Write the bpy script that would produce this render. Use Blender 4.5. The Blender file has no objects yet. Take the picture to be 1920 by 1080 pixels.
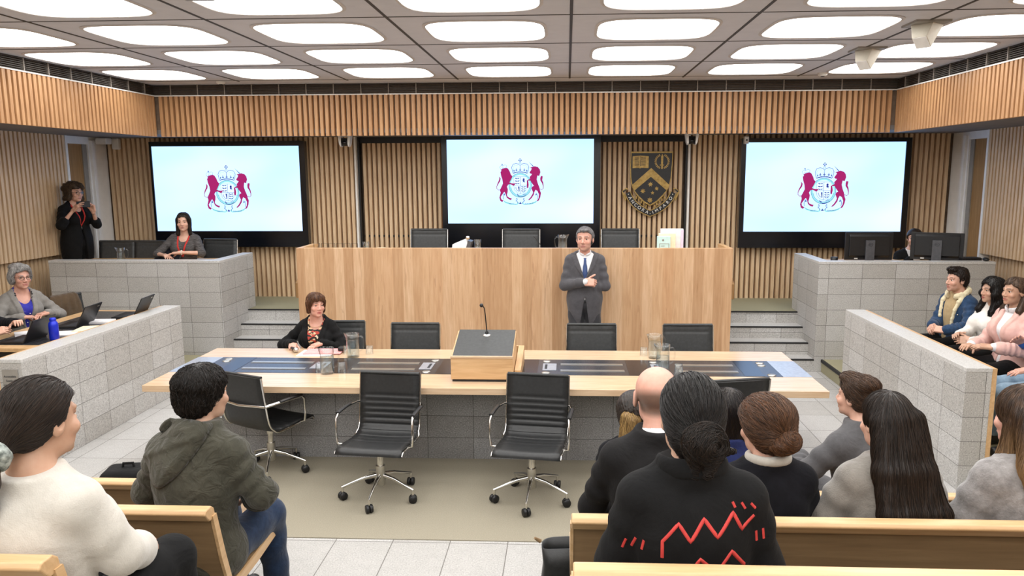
import bpy, bmesh, math, random
import numpy as np
from mathutils import Vector, Matrix
from mathutils.bvhtree import BVHTree
random.seed(7)
PI = math.pi
SC = bpy.context.scene
COL = SC.collection

# ---------------------------------------------------------------- tagging
def tag(o, label=None, cat=None, group=None, kind=None):
    if label: o['label'] = label
    if cat: o['category'] = cat
    if group: o['group'] = group
    if kind: o['kind'] = kind
    return o

def empty(name, loc=(0, 0, 0), rz=0.0, label=None, cat=None, group=None):
    o = bpy.data.objects.new(name, None)
    o.empty_display_size = 0.1
    COL.objects.link(o)
    o.location = loc
    o.rotation_euler = (0, 0, rz)
    return tag(o, label, cat, group)

def dup(root, loc, rz, label=None, group=None):
    r = root.copy(); COL.objects.link(r)
    r.location = loc; r.rotation_euler = (0, 0, rz)
    if label: r['label'] = label
    if group: r['group'] = group
    for ch in list(root.children):
        c = ch.copy(); COL.objects.link(c); c.parent = r
        for g in ch.children:
            d = g.copy(); COL.objects.link(d); d.parent = c
    return r

# ---------------------------------------------------------------- materials
def lin(c):
    if isinstance(c, str):
        c = c.lstrip('#'); c = [int(c[i:i+2], 16) / 255 for i in (0, 2, 4)]
    return tuple((v / 12.92 if v <= 0.04045 else ((v + 0.055) / 1.055) ** 2.4) for v in c[:3]) + (1.0,)

class NT:
    def __init__(s, name):
        s.m = bpy.data.materials.new(name); s.m.use_nodes = True
        s.t = s.m.node_tree; s.b = s.t.nodes['Principled BSDF']
    def n(s, typ, **kw):
        nd = s.t.nodes.new(typ)
        for k, v in kw.items():
            if k.startswith('i_'):
                key = k[2:]
                key = int(key) if key.isdigit() else key.replace('_', ' ')
                nd.inputs[key].default_value = v
            else: setattr(nd, k, v)
        return nd
    def l(s, a, b): s.t.links.new(a, b)
    def coord(s, kind='Object', scale=(1, 1, 1)):
        tc = s.n('ShaderNodeTexCoord'); mp = s.n('ShaderNodeMapping')
        mp.inputs['Scale'].default_value = scale
        s.l(tc.outputs[kind], mp.inputs['Vector'])
        return mp.outputs['Vector']
    def ramp(s, fac, stops):
        r = s.n('ShaderNodeValToRGB')
        e = r.color_ramp.elements
        while len(e) > len(stops): e.remove(e[-1])
        while len(e) < len(stops): e.new(0.5)
        for el, (p, c) in zip(e, stops): el.position = p; el.color = lin(c)
        s.l(fac, r.inputs['Fac']); return r.outputs['Color']
    def bump(s, h, strength=0.3, dist=0.01):
        b = s.n('ShaderNodeBump', i_Strength=strength, i_Distance=dist)
        s.l(h, b.inputs['Height']); s.l(b.outputs['Normal'], s.b.inputs['Normal'])
    def mix(s, f, a, b, mode='MIX'):
        m = s.n('ShaderNodeMix', data_type='RGBA', blend_type=mode)
        for sock, v in ((m.inputs[0], f), (m.inputs[6], a), (m.inputs[7], b)):
            if hasattr(v, 'is_linked') or hasattr(v, 'links'): s.l(v, sock)
            else: sock.default_value = v
        return m.outputs[2]
    def math(s, op, a, b=None):
        m = s.n('ShaderNodeMath', operation=op)
        for i, v in enumerate((a, b)):
            if v is None: continue
            if hasattr(v, 'links'): s.l(v, m.inputs[i])
            else: m.inputs[i].default_value = v
        return m.outputs[0]

def M_noise(name, c1, c2, scale=30, rough=0.7, bump=0.0, bscale=None, stretch=(1, 1, 1), metal=0.0, spec=None, detail=4, sheen=0.0, bdist=0.01):
    k = NT(name); v = k.coord('Object', stretch)
    nz = k.n('ShaderNodeTexNoise', i_Scale=scale, i_Detail=detail); k.l(v, nz.inputs['Vector'])
    k.l(k.ramp(nz.outputs['Fac'], [(0.3, c1), (0.7, c2)]), k.b.inputs['Base Color'])
    k.b.inputs['Roughness'].default_value = rough; k.b.inputs['Metallic'].default_value = metal
    if spec is not None: k.b.inputs['Specular IOR Level'].default_value = spec
    if sheen: k.b.inputs['Sheen Weight'].default_value = sheen
    if bump:
        n2 = k.n('ShaderNodeTexNoise', i_Scale=bscale or scale, i_Detail=3); k.l(v, n2.inputs['Vector'])
        k.bump(n2.outputs['Fac'], bump, bdist)
    return k.m

def M_wood(name, dark, mid, light, axis='z', rough=0.45, plank=0.0, plank_axis=0):
    k = NT(name)
    st = {'z': (9, 9, 0.7), 'x': (0.7, 9, 9), 'y': (9, 0.7, 9)}[axis]
    v = k.coord('Object', st)
    nz = k.n('ShaderNodeTexNoise', i_Scale=4.0, i_Detail=6, i_Roughness=0.6, i_Distortion=0.4)
    k.l(v, nz.inputs['Vector'])
    col = k.ramp(nz.outputs['Fac'], [(0.25, dark), (0.5, mid), (0.75, light)])
    if plank:
        tc = k.n('ShaderNodeTexCoord'); sep = k.n('ShaderNodeSeparateXYZ'); k.l(tc.outputs['Object'], sep.inputs[0])
        q = k.math('FLOOR', k.math('DIVIDE', sep.outputs[plank_axis], plank))
        wn = k.n('ShaderNodeTexWhiteNoise', noise_dimensions='1D'); k.l(q, wn.inputs['W'])
        tone = k.ramp(wn.outputs['Value'], [(0.0, '#e0d4c6'), (0.45, '#f6efe6'), (0.75, '#ffffff'), (1.0, '#ecdcca')])
        col = k.mix(1.0, col, tone, 'MULTIPLY')
        # darker grain streaks
        n2 = k.n('ShaderNodeTexNoise', i_Scale=2.2, i_Detail=8, i_Distortion=1.6); k.l(v, n2.inputs['Vector'])
        col = k.mix(k.math('MULTIPLY', k.math('GREATER_THAN', n2.outputs['Fac'], 0.64), 0.25), col, lin('#8a5f3d'))
    k.l(col, k.b.inputs['Base Color'])
    k.b.inputs['Roughness'].default_value = rough
    k.bump(nz.outputs['Fac'], 0.08, 0.004)
    return k.m

def M_stone(name, base, speck_d, speck_l, w=0.385, h=0.188, joint='#77746f', rough=0.6, jw=0.002, offset=0.0, big=0.10):
    k = NT(name)
    tc = k.n('ShaderNodeTexCoord')
    br = k.n('ShaderNodeTexBrick', offset=offset, squash=1.0)
    k.l(tc.outputs['UV'], br.inputs['Vector'])
    br.inputs['Scale'].default_value = 1.0
    br.inputs['Mortar Size'].default_value = jw
    br.inputs['Brick Width'].default_value = w
    br.inputs['Row Height'].default_value = h
    br.inputs['Mortar Smooth'].default_value = 0.1
    br.inputs['Color1'].default_value = lin('#ffffff'); br.inputs['Color2'].default_value = lin('#e9e7e4')
    br.inputs['Mortar'].default_value = lin(joint)
    n1 = k.n('ShaderNodeTexNoise', i_Scale=110, i_Detail=3); k.l(tc.outputs['Object'], n1.inputs['Vector'])
    n2 = k.n('ShaderNodeTexNoise', i_Scale=14, i_Detail=4); k.l(tc.outputs['Object'], n2.inputs['Vector'])
    c = k.ramp(n1.outputs['Fac'], [(0.34, speck_d), (0.47, base), (0.56, base), (0.68, speck_l)])
    c = k.mix(big, c, k.ramp(n2.outputs['Fac'], [(0.3, speck_d), (0.7, speck_l)]))
    c = k.mix(1.0, c, br.outputs['Color'], 'MULTIPLY')
    k.l(c, k.b.inputs['Base Color'])
    k.b.inputs['Roughness'].default_value = rough
    hgt = k.math('SUBTRACT', 1.0, br.outputs['Fac'])
    k.bump(hgt, 0.3, 0.004)
    return k.m

def M_emit(name, c, strength):
    k = NT(name)
    k.b.inputs['Base Color'].default_value = lin('#000000')
    k.b.inputs['Roughness'].default_value = 0.4
    k.b.inputs['Specular IOR Level'].default_value = 0.0
    k.b.inputs['Emission Color'].default_value = lin(c); k.b.inputs['Emission Strength'].default_value = strength
    return k.m

def M_glass(name, tint='#ffffff', gloss=1.0):
    """thin clear glass: see-through, with fresnel reflections"""
    k = NT(name); t = k.t
    tr = k.n('ShaderNodeBsdfTransparent'); tr.inputs[0].default_value = lin(tint)
    gl = k.n('ShaderNodeBsdfGlossy'); gl.inputs['Roughness'].default_value = 0.03
    fr = k.n('ShaderNodeLayerWeight', i_Blend=0.5)
    f = k.math('ADD', k.math('MULTIPLY', k.math('POWER', fr.outputs['Facing'], 3.0), 0.55 * gloss), 0.04 * gloss)
    mx = k.n('ShaderNodeMixShader'); k.l(f, mx.inputs[0]); k.l(tr.outputs[0], mx.inputs[1]); k.l(gl.outputs[0], mx.inputs[2])
    k.l(mx.outputs[0], t.nodes['Material Output'].inputs['Surface'])
    return k.m

def M_skin(name, rough=0.5):
    k = NT(name)
    at = k.n('ShaderNodeAttribute', attribute_name='Col')
    v = k.coord('Object')
    nz = k.n('ShaderNodeTexNoise', i_Scale=40, i_Detail=3); k.l(v, nz.inputs['Vector'])
    tone = k.ramp(nz.outputs['Fac'], [(0.3, '#f2e2dc'), (0.7, '#ffffff')])
    k.l(k.mix(0.5, at.outputs['Color'], k.mix(1.0, at.outputs['Color'], tone, 'MULTIPLY')), k.b.inputs['Base Color'])
    k.b.inputs['Roughness'].default_value = rough
    k.b.inputs['Subsurface Weight'].default_value = 0.08
    k.b.inputs['Subsurface Radius'].default_value = (0.02, 0.008, 0.004)
    return k.m

def M_hair(name, c1, c2, scale=60, stretch=(1, 1, 0.12), rough=0.42, bump=0.5):
    k = NT(name); v = k.coord('Object', stretch)
    nz = k.n('ShaderNodeTexNoise', i_Scale=scale, i_Detail=5, i_Roughness=0.65); k.l(v, nz.inputs['Vector'])
    k.l(k.ramp(nz.outputs['Fac'], [(0.35, c1), (0.68, c2)]), k.b.inputs['Base Color'])
    k.b.inputs['Roughness'].default_value = rough
    k.b.inputs['Specular IOR Level'].default_value = 0.35
    k.bump(nz.outputs['Fac'], bump, 0.006)
    return k.m

def M_fabric(name, c1, c2, rough=0.85, scale=14, weave=500, bump=0.25, fold=0.35, fscale=9, sheen=0.15):
    """cloth: faint colour mottle, weave and soft wrinkle bump"""
    k = NT(name); v = k.coord('Object')
    nz = k.n('ShaderNodeTexNoise', i_Scale=scale, i_Detail=6, i_Roughness=0.7); k.l(v, nz.inputs['Vector'])
    k.l(k.ramp(nz.outputs['Fac'], [(0.3, c1), (0.7, c2)]), k.b.inputs['Base Color'])
    k.b.inputs['Roughness'].default_value = rough
    k.b.inputs['Specular IOR Level'].default_value = 0.2
    k.b.inputs['Sheen Weight'].default_value = sheen
    w = k.n('ShaderNodeTexNoise', i_Scale=weave, i_Detail=2); k.l(v, w.inputs['Vector'])
    f = k.n('ShaderNodeTexNoise', i_Scale=fscale, i_Detail=3, i_Distortion=1.2); k.l(v, f.inputs['Vector'])
    b1 = k.n('ShaderNodeBump', i_Strength=bump, i_Distance=0.002); k.l(w.outputs['Fac'], b1.inputs['Height'])
    b2 = k.n('ShaderNodeBump', i_Strength=fold, i_Distance=0.02); k.l(f.outputs['Fac'], b2.inputs['Height'])
    k.l(b1.outputs['Normal'], b2.inputs['Normal']); k.l(b2.outputs['Normal'], k.b.inputs['Normal'])
    return k.m

def M_stripe(name, c1, c2, axis=2, scale=60, distort=3.0, rough=0.85):
    k = NT(name); v = k.coord('Object')
    wv = k.n('ShaderNodeTexWave', wave_type='BANDS', bands_direction='XYZ'[axis])
    wv.inputs['Scale'].default_value = scale; wv.inputs['Distortion'].default_value = distort
    wv.inputs['Detail'].default_value = 2; wv.inputs['Detail Scale'].default_value = 1.5
    k.l(v, wv.inputs['Vector'])
    k.l(k.ramp(wv.outputs['Fac'], [(0.25, c1), (0.75, c2)]), k.b.inputs['Base Color'])
    k.b.inputs['Roughness'].default_value = rough
    return k.m

def M_print(name):
    """blouse with a busy black, red and cream woven pattern"""
    k = NT(name); v = k.coord('Object', (1, 1, 1.6))
    vo = k.n('ShaderNodeTexVoronoi', i_Scale=42); k.l(v, vo.inputs['Vector'])
    sep = k.n('ShaderNodeSeparateColor'); k.l(vo.outputs['Color'], sep.inputs[0])
    c = k.ramp(sep.outputs[0], [(0.0, '#14100e'), (0.42, '#14100e'), (0.45, '#a8392a'), (0.7, '#c2563a'), (0.73, '#d8b58e'), (0.95, '#e9d3b4')])
    k.l(c, k.b.inputs['Base Color']); k.b.inputs['Roughness'].default_value = 0.7
    for e in c.node.color_ramp.elements: pass
    c.node.color_ramp.interpolation = 'CONSTANT'
    return k.m

M = {}
M['slat'] = M_wood('slat_oak', '#bf9f7c', '#d6b893', '#e2c8a8', 'z', 0.5)
M['slat_fascia'] = M_wood('slat_oak_warm', '#9a714c', '#b3875d', '#c2986c', 'z', 0.5)
M['slat_back'] = M_noise('slat_backing_dark', '#6a5747', '#7a6654', 20, 0.9)
M['bench_oak'] = M_wood('bench_oak_boards', '#bf9a76', '#d0ad8a', '#dbbc9c', 'z', 0.38, plank=0.115, plank_axis=0)
M['table_oak'] = M_wood('table_beech', '#bf9f80', '#cbaf90', '#d6bda0', 'x', 0.22)
M['oak_x'] = M_wood('oak_long_grain', '#bb9468', '#cba67a', '#d9b78c', 'x', 0.4)
M['oak_y'] = M_wood('oak_depth_grain', '#bb9468', '#cba67a', '#d9b78c', 'y', 0.4)
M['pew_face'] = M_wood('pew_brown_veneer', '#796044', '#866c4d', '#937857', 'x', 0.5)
M['door_oak'] = M_wood('door_oak', '#8f6c42', '#9d784c', '#ab8658', 'z', 0.45)
M['granite'] = M_stone('granite_block', '#bfbebc', '#9b9a98', '#dad9d7')
M['granite_dark'] = M_stone('granite_block_dark', '#939394', '#6d6d6f', '#bababb')
M['granite_cap'] = M_noise('granite_cap', '#b3b2b0', '#d2d1cf', 110, 0.35, 0.05)
M['floor_tile'] = M_stone('floor_granite_tile', '#bab9b8', '#a09f9d', '#d0cfcd', w=0.375, h=0.45, joint='#8f8b85', rough=0.45, jw=0.003, big=0.15)
M['carpet'] = M_noise('carpet_grey_olive', '#8d8676', '#9f9886', 160, 0.95, 0.5, 420, bdist=0.004)
M['carpet_olive'] = M_noise('carpet_olive', '#8f8b70', '#a09b80', 160, 0.95, 0.5, 420, bdist=0.004)
M['carpet_dark'] = M_noise('carpet_tier', '#6f6a5e', '#807a6c', 160, 0.95, 0.5, 420, bdist=0.004)
M['nosing'] = M_noise('stair_nosing_black', '#161616', '#1f1f1f', 60, 0.6)
M['ceiling'] = M_noise('ceiling_panel_white', '#cecfd6', '#d4d5dc', 8, 0.8)
M['joint'] = M_noise('ceiling_joint_dark', '#3a352f', '#453f38', 12, 0.7)
M['lightpanel'] = M_emit('ceiling_light_diffuser', '#fffdfa', 3.2)
M['lightrim'] = M_noise('ceiling_light_reveal', '#c9c3bf', '#d3cdc9', 8, 0.7)
M['grille'] = M_noise('vent_grille_dark', '#38332f', '#48423c', 30, 0.6)
M['grille_post'] = M_noise('vent_grille_post', '#857d74', '#948b82', 30, 0.5)
M['soffit'] = M_noise('soffit_grey', '#6f6a68', '#7a7573', 10, 0.8)
M['white_wall'] = M_noise('white_plaster', '#e6e5e3', '#eeedeb', 8, 0.7)
M['frame_grey'] = M_noise('door_frame_grey', '#8b8780', '#98938c', 10, 0.5)
M['black_gloss'] = M_noise('screen_bezel_black', '#05070c', '#090c14', 10, 0.25)
M['leather'] = M_noise('black_leather', '#1b1c1d', '#252627', 45, 0.42, 0.12, 220, bdist=0.003)
M['leather_grey'] = M_noise('charcoal_leather', '#2d2f30', '#383a3b', 45, 0.45, 0.12, 220, bdist=0.003)
M['chrome'] = M_noise('polished_aluminium', '#d6d4d0', '#e6e4e0', 10, 0.12, metal=1.0)
M['steel'] = M_noise('brushed_steel', '#b6b3ac', '#cfccc4', 60, 0.32, metal=0.9, stretch=(0.2, 6, 6))
M['black_plastic'] = M_noise('black_plastic', '#101012', '#18181a', 30, 0.45)
M['grey_plastic'] = M_noise('grey_plastic', '#45464a', '#515257', 30, 0.45)
M['inlay'] = M_noise('table_inlay_charcoal', '#2f3034', '#3a3b3f', 40, 0.25)
M['inlay_dark'] = M_noise('table_inlay_dark_lid', '#17181e', '#1f2027', 40, 0.2)
M['inlay_pale'] = M_noise('table_inlay_pale_end', '#8f959f', '#9aa0aa', 40, 0.2)
M['white_plastic'] = M_noise('white_plastic', '#dcdad6', '#e8e6e2', 12, 0.4)
M['beige_plastic'] = M_noise('beige_plastic', '#c9c3b4', '#d3cdbe', 12, 0.5)
M['paper'] = M_noise('white_paper', '#e6e4e6', '#f1eff0', 20, 0.8)
M['paper_pink'] = M_noise('pink_paper', '#e79a9a', '#f0acab', 20, 0.8)
M['paper_cream'] = M_noise('cream_paper', '#ece0bf', '#f2e8cc', 20, 0.8)
M['paper_cyan'] = M_noise('pale_green_book_cover', '#b9dcdc', '#c8e6e5', 20, 0.6)
M['paper_lilac'] = M_noise('lilac_book_spine', '#cfc4dd', '#dad0e6', 20, 0.6)
M['ink'] = M_noise('dark_ink', '#222428', '#2c2e33', 20, 0.6)
M['glass'] = M_glass('clear_glass', '#fafcfc', 1.3)
M['water'] = M_glass('still_water', '#f4f8fa', 0.7)
M['bottle_blue'] = M_noise('blue_metal_bottle', '#1428b4', '#1c34cc', 12, 0.3, metal=0.2)
M['gold'] = M_noise('crest_gold', '#8d7340', '#b3965a', 25, 0.38, 0.1, 60, metal=0.6)
M['crest_black'] = M_noise('crest_black', '#0c0d10', '#131418', 25, 0.4)
M['screen'] = None
k = NT('screen_white_cyan')
v = k.coord('Generated')
gr = k.n('ShaderNodeTexNoise', i_Scale=1.6, i_Detail=1); k.l(v, gr.inputs['Vector'])
k.b.inputs['Base Color'].default_value = (0, 0, 0, 1); k.b.inputs['Roughness'].default_value = 0.3
k.l(k.ramp(gr.outputs['Fac'], [(0.25, '#9ac8fb'), (0.75, '#b8d2ff')]), k.b.inputs['Emission Color'])
k.b.inputs['Emission Strength'].default_value = 1.0
M['screen'] = k.m; SCREEN_B = k.b
M['em_mag'] = M_emit('screen_magenta', '#a52668', 0.6)
M['em_navy'] = M_emit('screen_navy', '#33338c', 0.6)
M['em_teal'] = M_emit('screen_pale_teal', '#93dfe6', 0.62)
M['em_white'] = M_emit('screen_pale_white', '#c0dcff', 0.9)
M['skin'] = M_skin('skin')
M['eye_white'] = M_noise('eye_white', '#d8d0cb', '#e6dfda', 10, 0.25)
M['iris'] = M_noise('iris_dark', '#20150f', '#2b1d15', 10, 0.2)

# ---------------------------------------------------------------- mesh builder
class MB:
    def __init__(s): s.v = []; s.f = []; s.mi = []; s.uv = []; s.sm = []
    def add(s, vs, fs, mi=0, smooth=False):
        o = len(s.v); s.v.extend([tuple(v) for v in vs])
        for f in fs: s.f.append([o + i for i in f]); s.mi.append(mi); s.sm.append(smooth)
    def box(s, x0, y0, z0, x1, y1, z1, mi=0, R=None, c=None):
        vs = [(x, y, z) for z in (z0, z1) for y in (y0, y1) for x in (x0, x1)]
        if R is not None:
            c = Vector(c or ((x0+x1)/2, (y0+y1)/2, (z0+z1)/2))
            vs = [tuple(c + R @ (Vector(p) - c)) for p in vs]
        s.add(vs, [(0, 2, 3, 1), (4, 5, 7, 6), (0, 1, 5, 4), (2, 6, 7, 3), (0, 4, 6, 2), (1, 3, 7, 5)], mi)
    def hexa(s, a, b, mi=0):
        """a, b: four corners each (bottom ring, top ring), same order"""
        s.add(list(a) + list(b), [(3, 2, 1, 0), (4, 5, 6, 7), (0, 1, 5, 4), (1, 2, 6, 5), (2, 3, 7, 6), (3, 0, 4, 7)], mi)
    def tube(s, pts, r, n=10, mi=0, caps=True, closed=False, sx=1.0):
        pts = [Vector(p) for p in pts]; rs = r if isinstance(r, (list, tuple)) else [r] * len(pts)
        vs = []; fs = []; N = len(pts)
        t0 = None; side = None
        for i, p in enumerate(pts):
            if closed: t = (pts[(i+1) % N] - pts[i-1]).normalized()
            else: t = (pts[min(i+1, N-1)] - pts[max(i-1, 0)]).normalized()
            if side is None:
                a = Vector((0, 0, 1)) if abs(t.z) < 0.9 else Vector((1, 0, 0))
                side = t.cross(a).normalized()
            else:
                side = (side - t * side.dot(t)).normalized()
            up = side.cross(t)
            for k in range(n):
                an = 2 * PI * k / n
                vs.append(p + side * math.cos(an) * rs[i] * sx + up * math.sin(an) * rs[i])
        for i in range(N if closed else N - 1):
            for k in range(n):
                a = i * n + k; b = i * n + (k + 1) % n; j = (i + 1) % N
                fs.append((a, b, j * n + (k + 1) % n, j * n + k))
        s.add(vs, fs, mi, True)
        if caps and not closed:
            o = len(s.v)
            s.add([vs[k] for k in range(n)], [tuple(range(n - 1, -1, -1))], mi)
            s.add([vs[(N-1)*n + k] for k in range(n)], [tuple(range(n))], mi)
    def lathe(s, prof, n=24, c=(0, 0, 0), mi=0, smooth=True, axis='z'):
        vs = []; fs = []
        for (r, z) in prof:
            for k in range(n):
                a = 2 * PI * k / n
                p = (r * math.cos(a), r * math.sin(a), z)
                if axis == 'y': p = (p[0], p[2], p[1])
                if axis == 'x': p = (p[2], p[0], p[1])
                vs.append((c[0] + p[0], c[1] + p[1], c[2] + p[2]))
        for i in range(len(prof) - 1):
            for k in range(n):
                fs.append((i*n+k, i*n+(k+1) % n, (i+1)*n+(k+1) % n, (i+1)*n+k))
        s.add(vs, fs, mi, smooth)
        for i, rev in ((0, True), (len(prof) - 1, False)):
            if prof[i][0] > 1e-6:
                ring = list(range(i*n, i*n+n)); o = [vs[q] for q in ring]
                s.add(o, [tuple(range(n))[::-1] if rev else tuple(range(n))], mi)
    def prism(s, poly, y0, y1, mi=0, plane='xz'):
        """polygon extruded; plane xz -> along y, xy -> along z, yz -> along x"""
        def P(a, b, d): return {'xz': (a, d, b), 'xy': (a, b, d), 'yz': (d, a, b)}[plane]
        n = len(poly)
        vs = [P(a, b, y0) for a, b in poly] + [P(a, b, y1) for a, b in poly]
        fs = [tuple(range(n)), tuple(range(2*n-1, n-1, -1))] + [(i, i+n, (i+1) % n+n, (i+1) % n) for i in range(n)]
        s.add(vs, fs, mi)
    def sphere(s, c, r, n=16, m=10, mi=0):
        rx, ry, rz = r if isinstance(r, (tuple, list)) else (r, r, r)
        vs = []; fs = []
        for i in range(m + 1):
            th = PI * i / m
            for k in range(n):
                a = 2 * PI * k / n
                vs.append((c[0]+rx*math.sin(th)*math.cos(a), c[1]+ry*math.sin(th)*math.sin(a), c[2]+rz*math.cos(th)))
        for i in range(m):
            for k in range(n): fs.append((i*n+k, (i+1)*n+k, (i+1)*n+(k+1) % n, i*n+(k+1) % n))
        s.add(vs, fs, mi, True)
    def build(s, name, mats, parent=None, bevel=0.0, origin=None, seg=2, fixn=True):
        me = bpy.data.meshes.new(name)
        vs = s.v
        if origin: vs = [(a-origin[0], b-origin[1], c-origin[2]) for a, b, c in s.v]
        me.from_pydata(vs, [], s.f)
        if not isinstance(mats, (list, tuple)): mats = [mats]
        for m in mats: me.materials.append(m)
        me.polygons.foreach_set('material_index', s.mi)
        me.polygons.foreach_set('use_smooth', s.sm)
        me.update()
        if fixn:
            bm = bmesh.new(); bm.from_mesh(me)
            bmesh.ops.recalc_face_normals(bm, faces=bm.faces); bm.to_mesh(me); bm.free()
        # uv in metres by dominant normal
        uv = me.uv_layers.new(name='UVMap')
        o = origin or (0, 0, 0)
        for p in me.polygons:
            nx, ny, nz = abs(p.normal.x), abs(p.normal.y), abs(p.normal.z)
            for li in p.loop_indices:
                co = me.vertices[me.loops[li].vertex_index].co
                x, y, z = co.x + o[0], co.y + o[1], co.z + o[2]
                uv.data[li].uv = (x, y) if nz >= nx and nz >= ny else ((x, z) if ny >= nx else (y, z))
        ob = bpy.data.objects.new(name, me); COL.objects.link(ob)
        if origin: ob.location = origin
        if parent: ob.parent = parent
        if bevel:
            b = ob.modifiers.new('bevel', 'BEVEL'); b.width = bevel; b.segments = seg; b.limit_method = 'ANGLE'; b.angle_limit = math.radians(40)
            b.harden_normals = False
        return ob

def struct(o): o['kind'] = 'structure'; return o

def text_mesh(txt, size, mat, name, parent=None, loc=(0, 0, 0), rot=(0, 0, 0), extrude=0.001, align='CENTER', xs=1.0):
    cu = bpy.data.curves.new(name, 'FONT'); cu.body = txt; cu.size = size; cu.extrude = extrude
    cu.align_x = align; cu.align_y = 'CENTER'
    ob = bpy.data.objects.new(name + '_tmp', cu); COL.objects.link(ob)
    dg = bpy.context.evaluated_depsgraph_get(); dg.update()
    me = bpy.data.meshes.new_from_object(ob.evaluated_get(dg))
    bpy.data.objects.remove(ob); bpy.data.curves.remove(cu)
    me.name = name; me.materials.clear(); me.materials.append(mat)
    o = bpy.data.objects.new(name, me); COL.objects.link(o)
    o.location = loc; o.rotation_euler = rot; o.scale = (xs, 1, 1)
    if parent: o.parent = parent
    return o
# ---------------------------------------------------------------- implicit surfaces (bodies, clothes, hair)
def V(*a): return np.array(a, dtype=float)
def unit(v): return v / (np.linalg.norm(v) + 1e-12)
def basis(f, up=(0, 0, 1)):
    """rows: right, forward, up"""
    f = unit(np.asarray(f, float)); r = unit(np.cross(f, np.asarray(up, float))); u = np.cross(r, f)
    return np.array([r, f, u])

class Prim:
    """one primitive: kind cap/ell/box/tor; k blend radius; op +/-"""
    def __init__(s, kind, k=0.02, op='+', **d):
        s.kind, s.k, s.op = kind, k, op; s.__dict__.update(d)
    def bbox(s):
        if s.kind == 'cap':
            m = max(s.ra, s.rb)
            lo, hi = np.minimum(s.a, s.b) - m, np.maximum(s.a, s.b) + m
        elif s.kind == 'tor':
            lo, hi = s.c - s.R0 - s.r0 * 2, s.c + s.R0 + s.r0 * 2
        else:
            m = float(np.max(s.r)) if s.kind == 'ell' else float(np.linalg.norm(s.r)) + s.rd
            lo, hi = s.c - m, s.c + m
        return lo, hi
    def grow(s, t):
        q = Prim.__new__(Prim); q.__dict__.update(s.__dict__)
        if s.kind == 'cap': q.ra = s.ra + t; q.rb = s.rb + t
        elif s.kind == 'tor': q.r0 = s.r0 + t
        else: q.r = s.r + t
        return q
    def ev(s, X, Y, Z):
        if s.kind == 'cap':
            ba = s.b - s.a; L = float(ba @ ba) + 1e-12
            px, py, pz = X - s.a[0], Y - s.a[1], Z - s.a[2]
            h = np.clip((px * ba[0] + py * ba[1] + pz * ba[2]) / L, 0, 1)
            d = np.sqrt((px - h * ba[0]) ** 2 + (py - h * ba[1]) ** 2 + (pz - h * ba[2]) ** 2)
            r = s.ra + (s.rb - s.ra) * h
            fo = getattr(s, 'fold', None)
            if fo:
                amp, n, ph = fo
                r = r + amp * np.sin(2 * PI * n * h + ph + 2.2 * np.sin(11 * (X - s.a[0]) + 3 * ph) + 2.0 * np.sin(13 * (Y - s.a[1]) + 7 * (Z - s.a[2]) + ph)) * np.sin(PI * np.clip(h * 0.9 + 0.08, 0, 1))
            return d - r
        x, y, z = X - s.c[0], Y - s.c[1], Z - s.c[2]
        if s.R is not None:
            R = s.R
            x, y, z = (R[0, 0] * x + R[0, 1] * y + R[0, 2] * z, R[1, 0] * x + R[1, 1] * y + R[1, 2] * z, R[2, 0] * x + R[2, 1] * y + R[2, 2] * z)
        if s.kind == 'ell':
            r = s.r
            k0 = np.sqrt((x / r[0]) ** 2 + (y / r[1]) ** 2 + (z / r[2]) ** 2)
            k1 = np.sqrt((x / r[0] ** 2) ** 2 + (y / r[1] ** 2) ** 2 + (z / r[2] ** 2) ** 2) + 1e-9
            return k0 * (k0 - 1) / k1
        if s.kind == 'tor':
            q = np.sqrt(x * x + (y * s.ey) ** 2) - s.R0
            return np.sqrt(q * q + (z / s.h) ** 2) - s.r0
        qx, qy, qz = np.abs(x) - s.r[0], np.abs(y) - s.r[1], np.abs(z) - s.r[2]
        return np.sqrt(np.maximum(qx, 0) ** 2 + np.maximum(qy, 0) ** 2 + np.maximum(qz, 0) ** 2) + np.minimum(np.maximum(qx, np.maximum(qy, qz)), 0) - s.rd

def cap(a, b, ra, rb=None, k=0.02, op='+', fold=None):
    return Prim('cap', k, op, a=np.asarray(a, float), b=np.asarray(b, float), ra=ra, rb=ra if rb is None else rb, fold=fold)
def ell(c, r, R=None, k=0.02, op='+'):
    return Prim('ell', k, op, c=np.asarray(c, float), r=np.asarray(r, float) if not np.isscalar(r) else np.array([r] * 3, float), R=R)
def rbox(c, r, rd=0.01, R=None, k=0.02, op='+'):
    return Prim('box', k, op, c=np.asarray(c, float), r=np.asarray(r, float), R=R, rd=rd)
def tor(c, R0, r0, R=None, k=0.02, h=1.0, ey=1.0, op='+'):
    return Prim('tor', k, op, c=np.asarray(c, float), R0=R0, r0=r0, R=R, h=h, ey=ey)

def axis_samples(lo, hi, coarse, fines):
    """coordinates from lo to hi, dense inside the (a, b, step) intervals"""
    out = [lo]; x = lo
    while x < hi:
        st = coarse
        for a, b, q in fines:
            if a - st <= x <= b: st = min(st, q)
        x += st; out.append(x)
    return np.array(out, dtype=np.float32)

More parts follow.
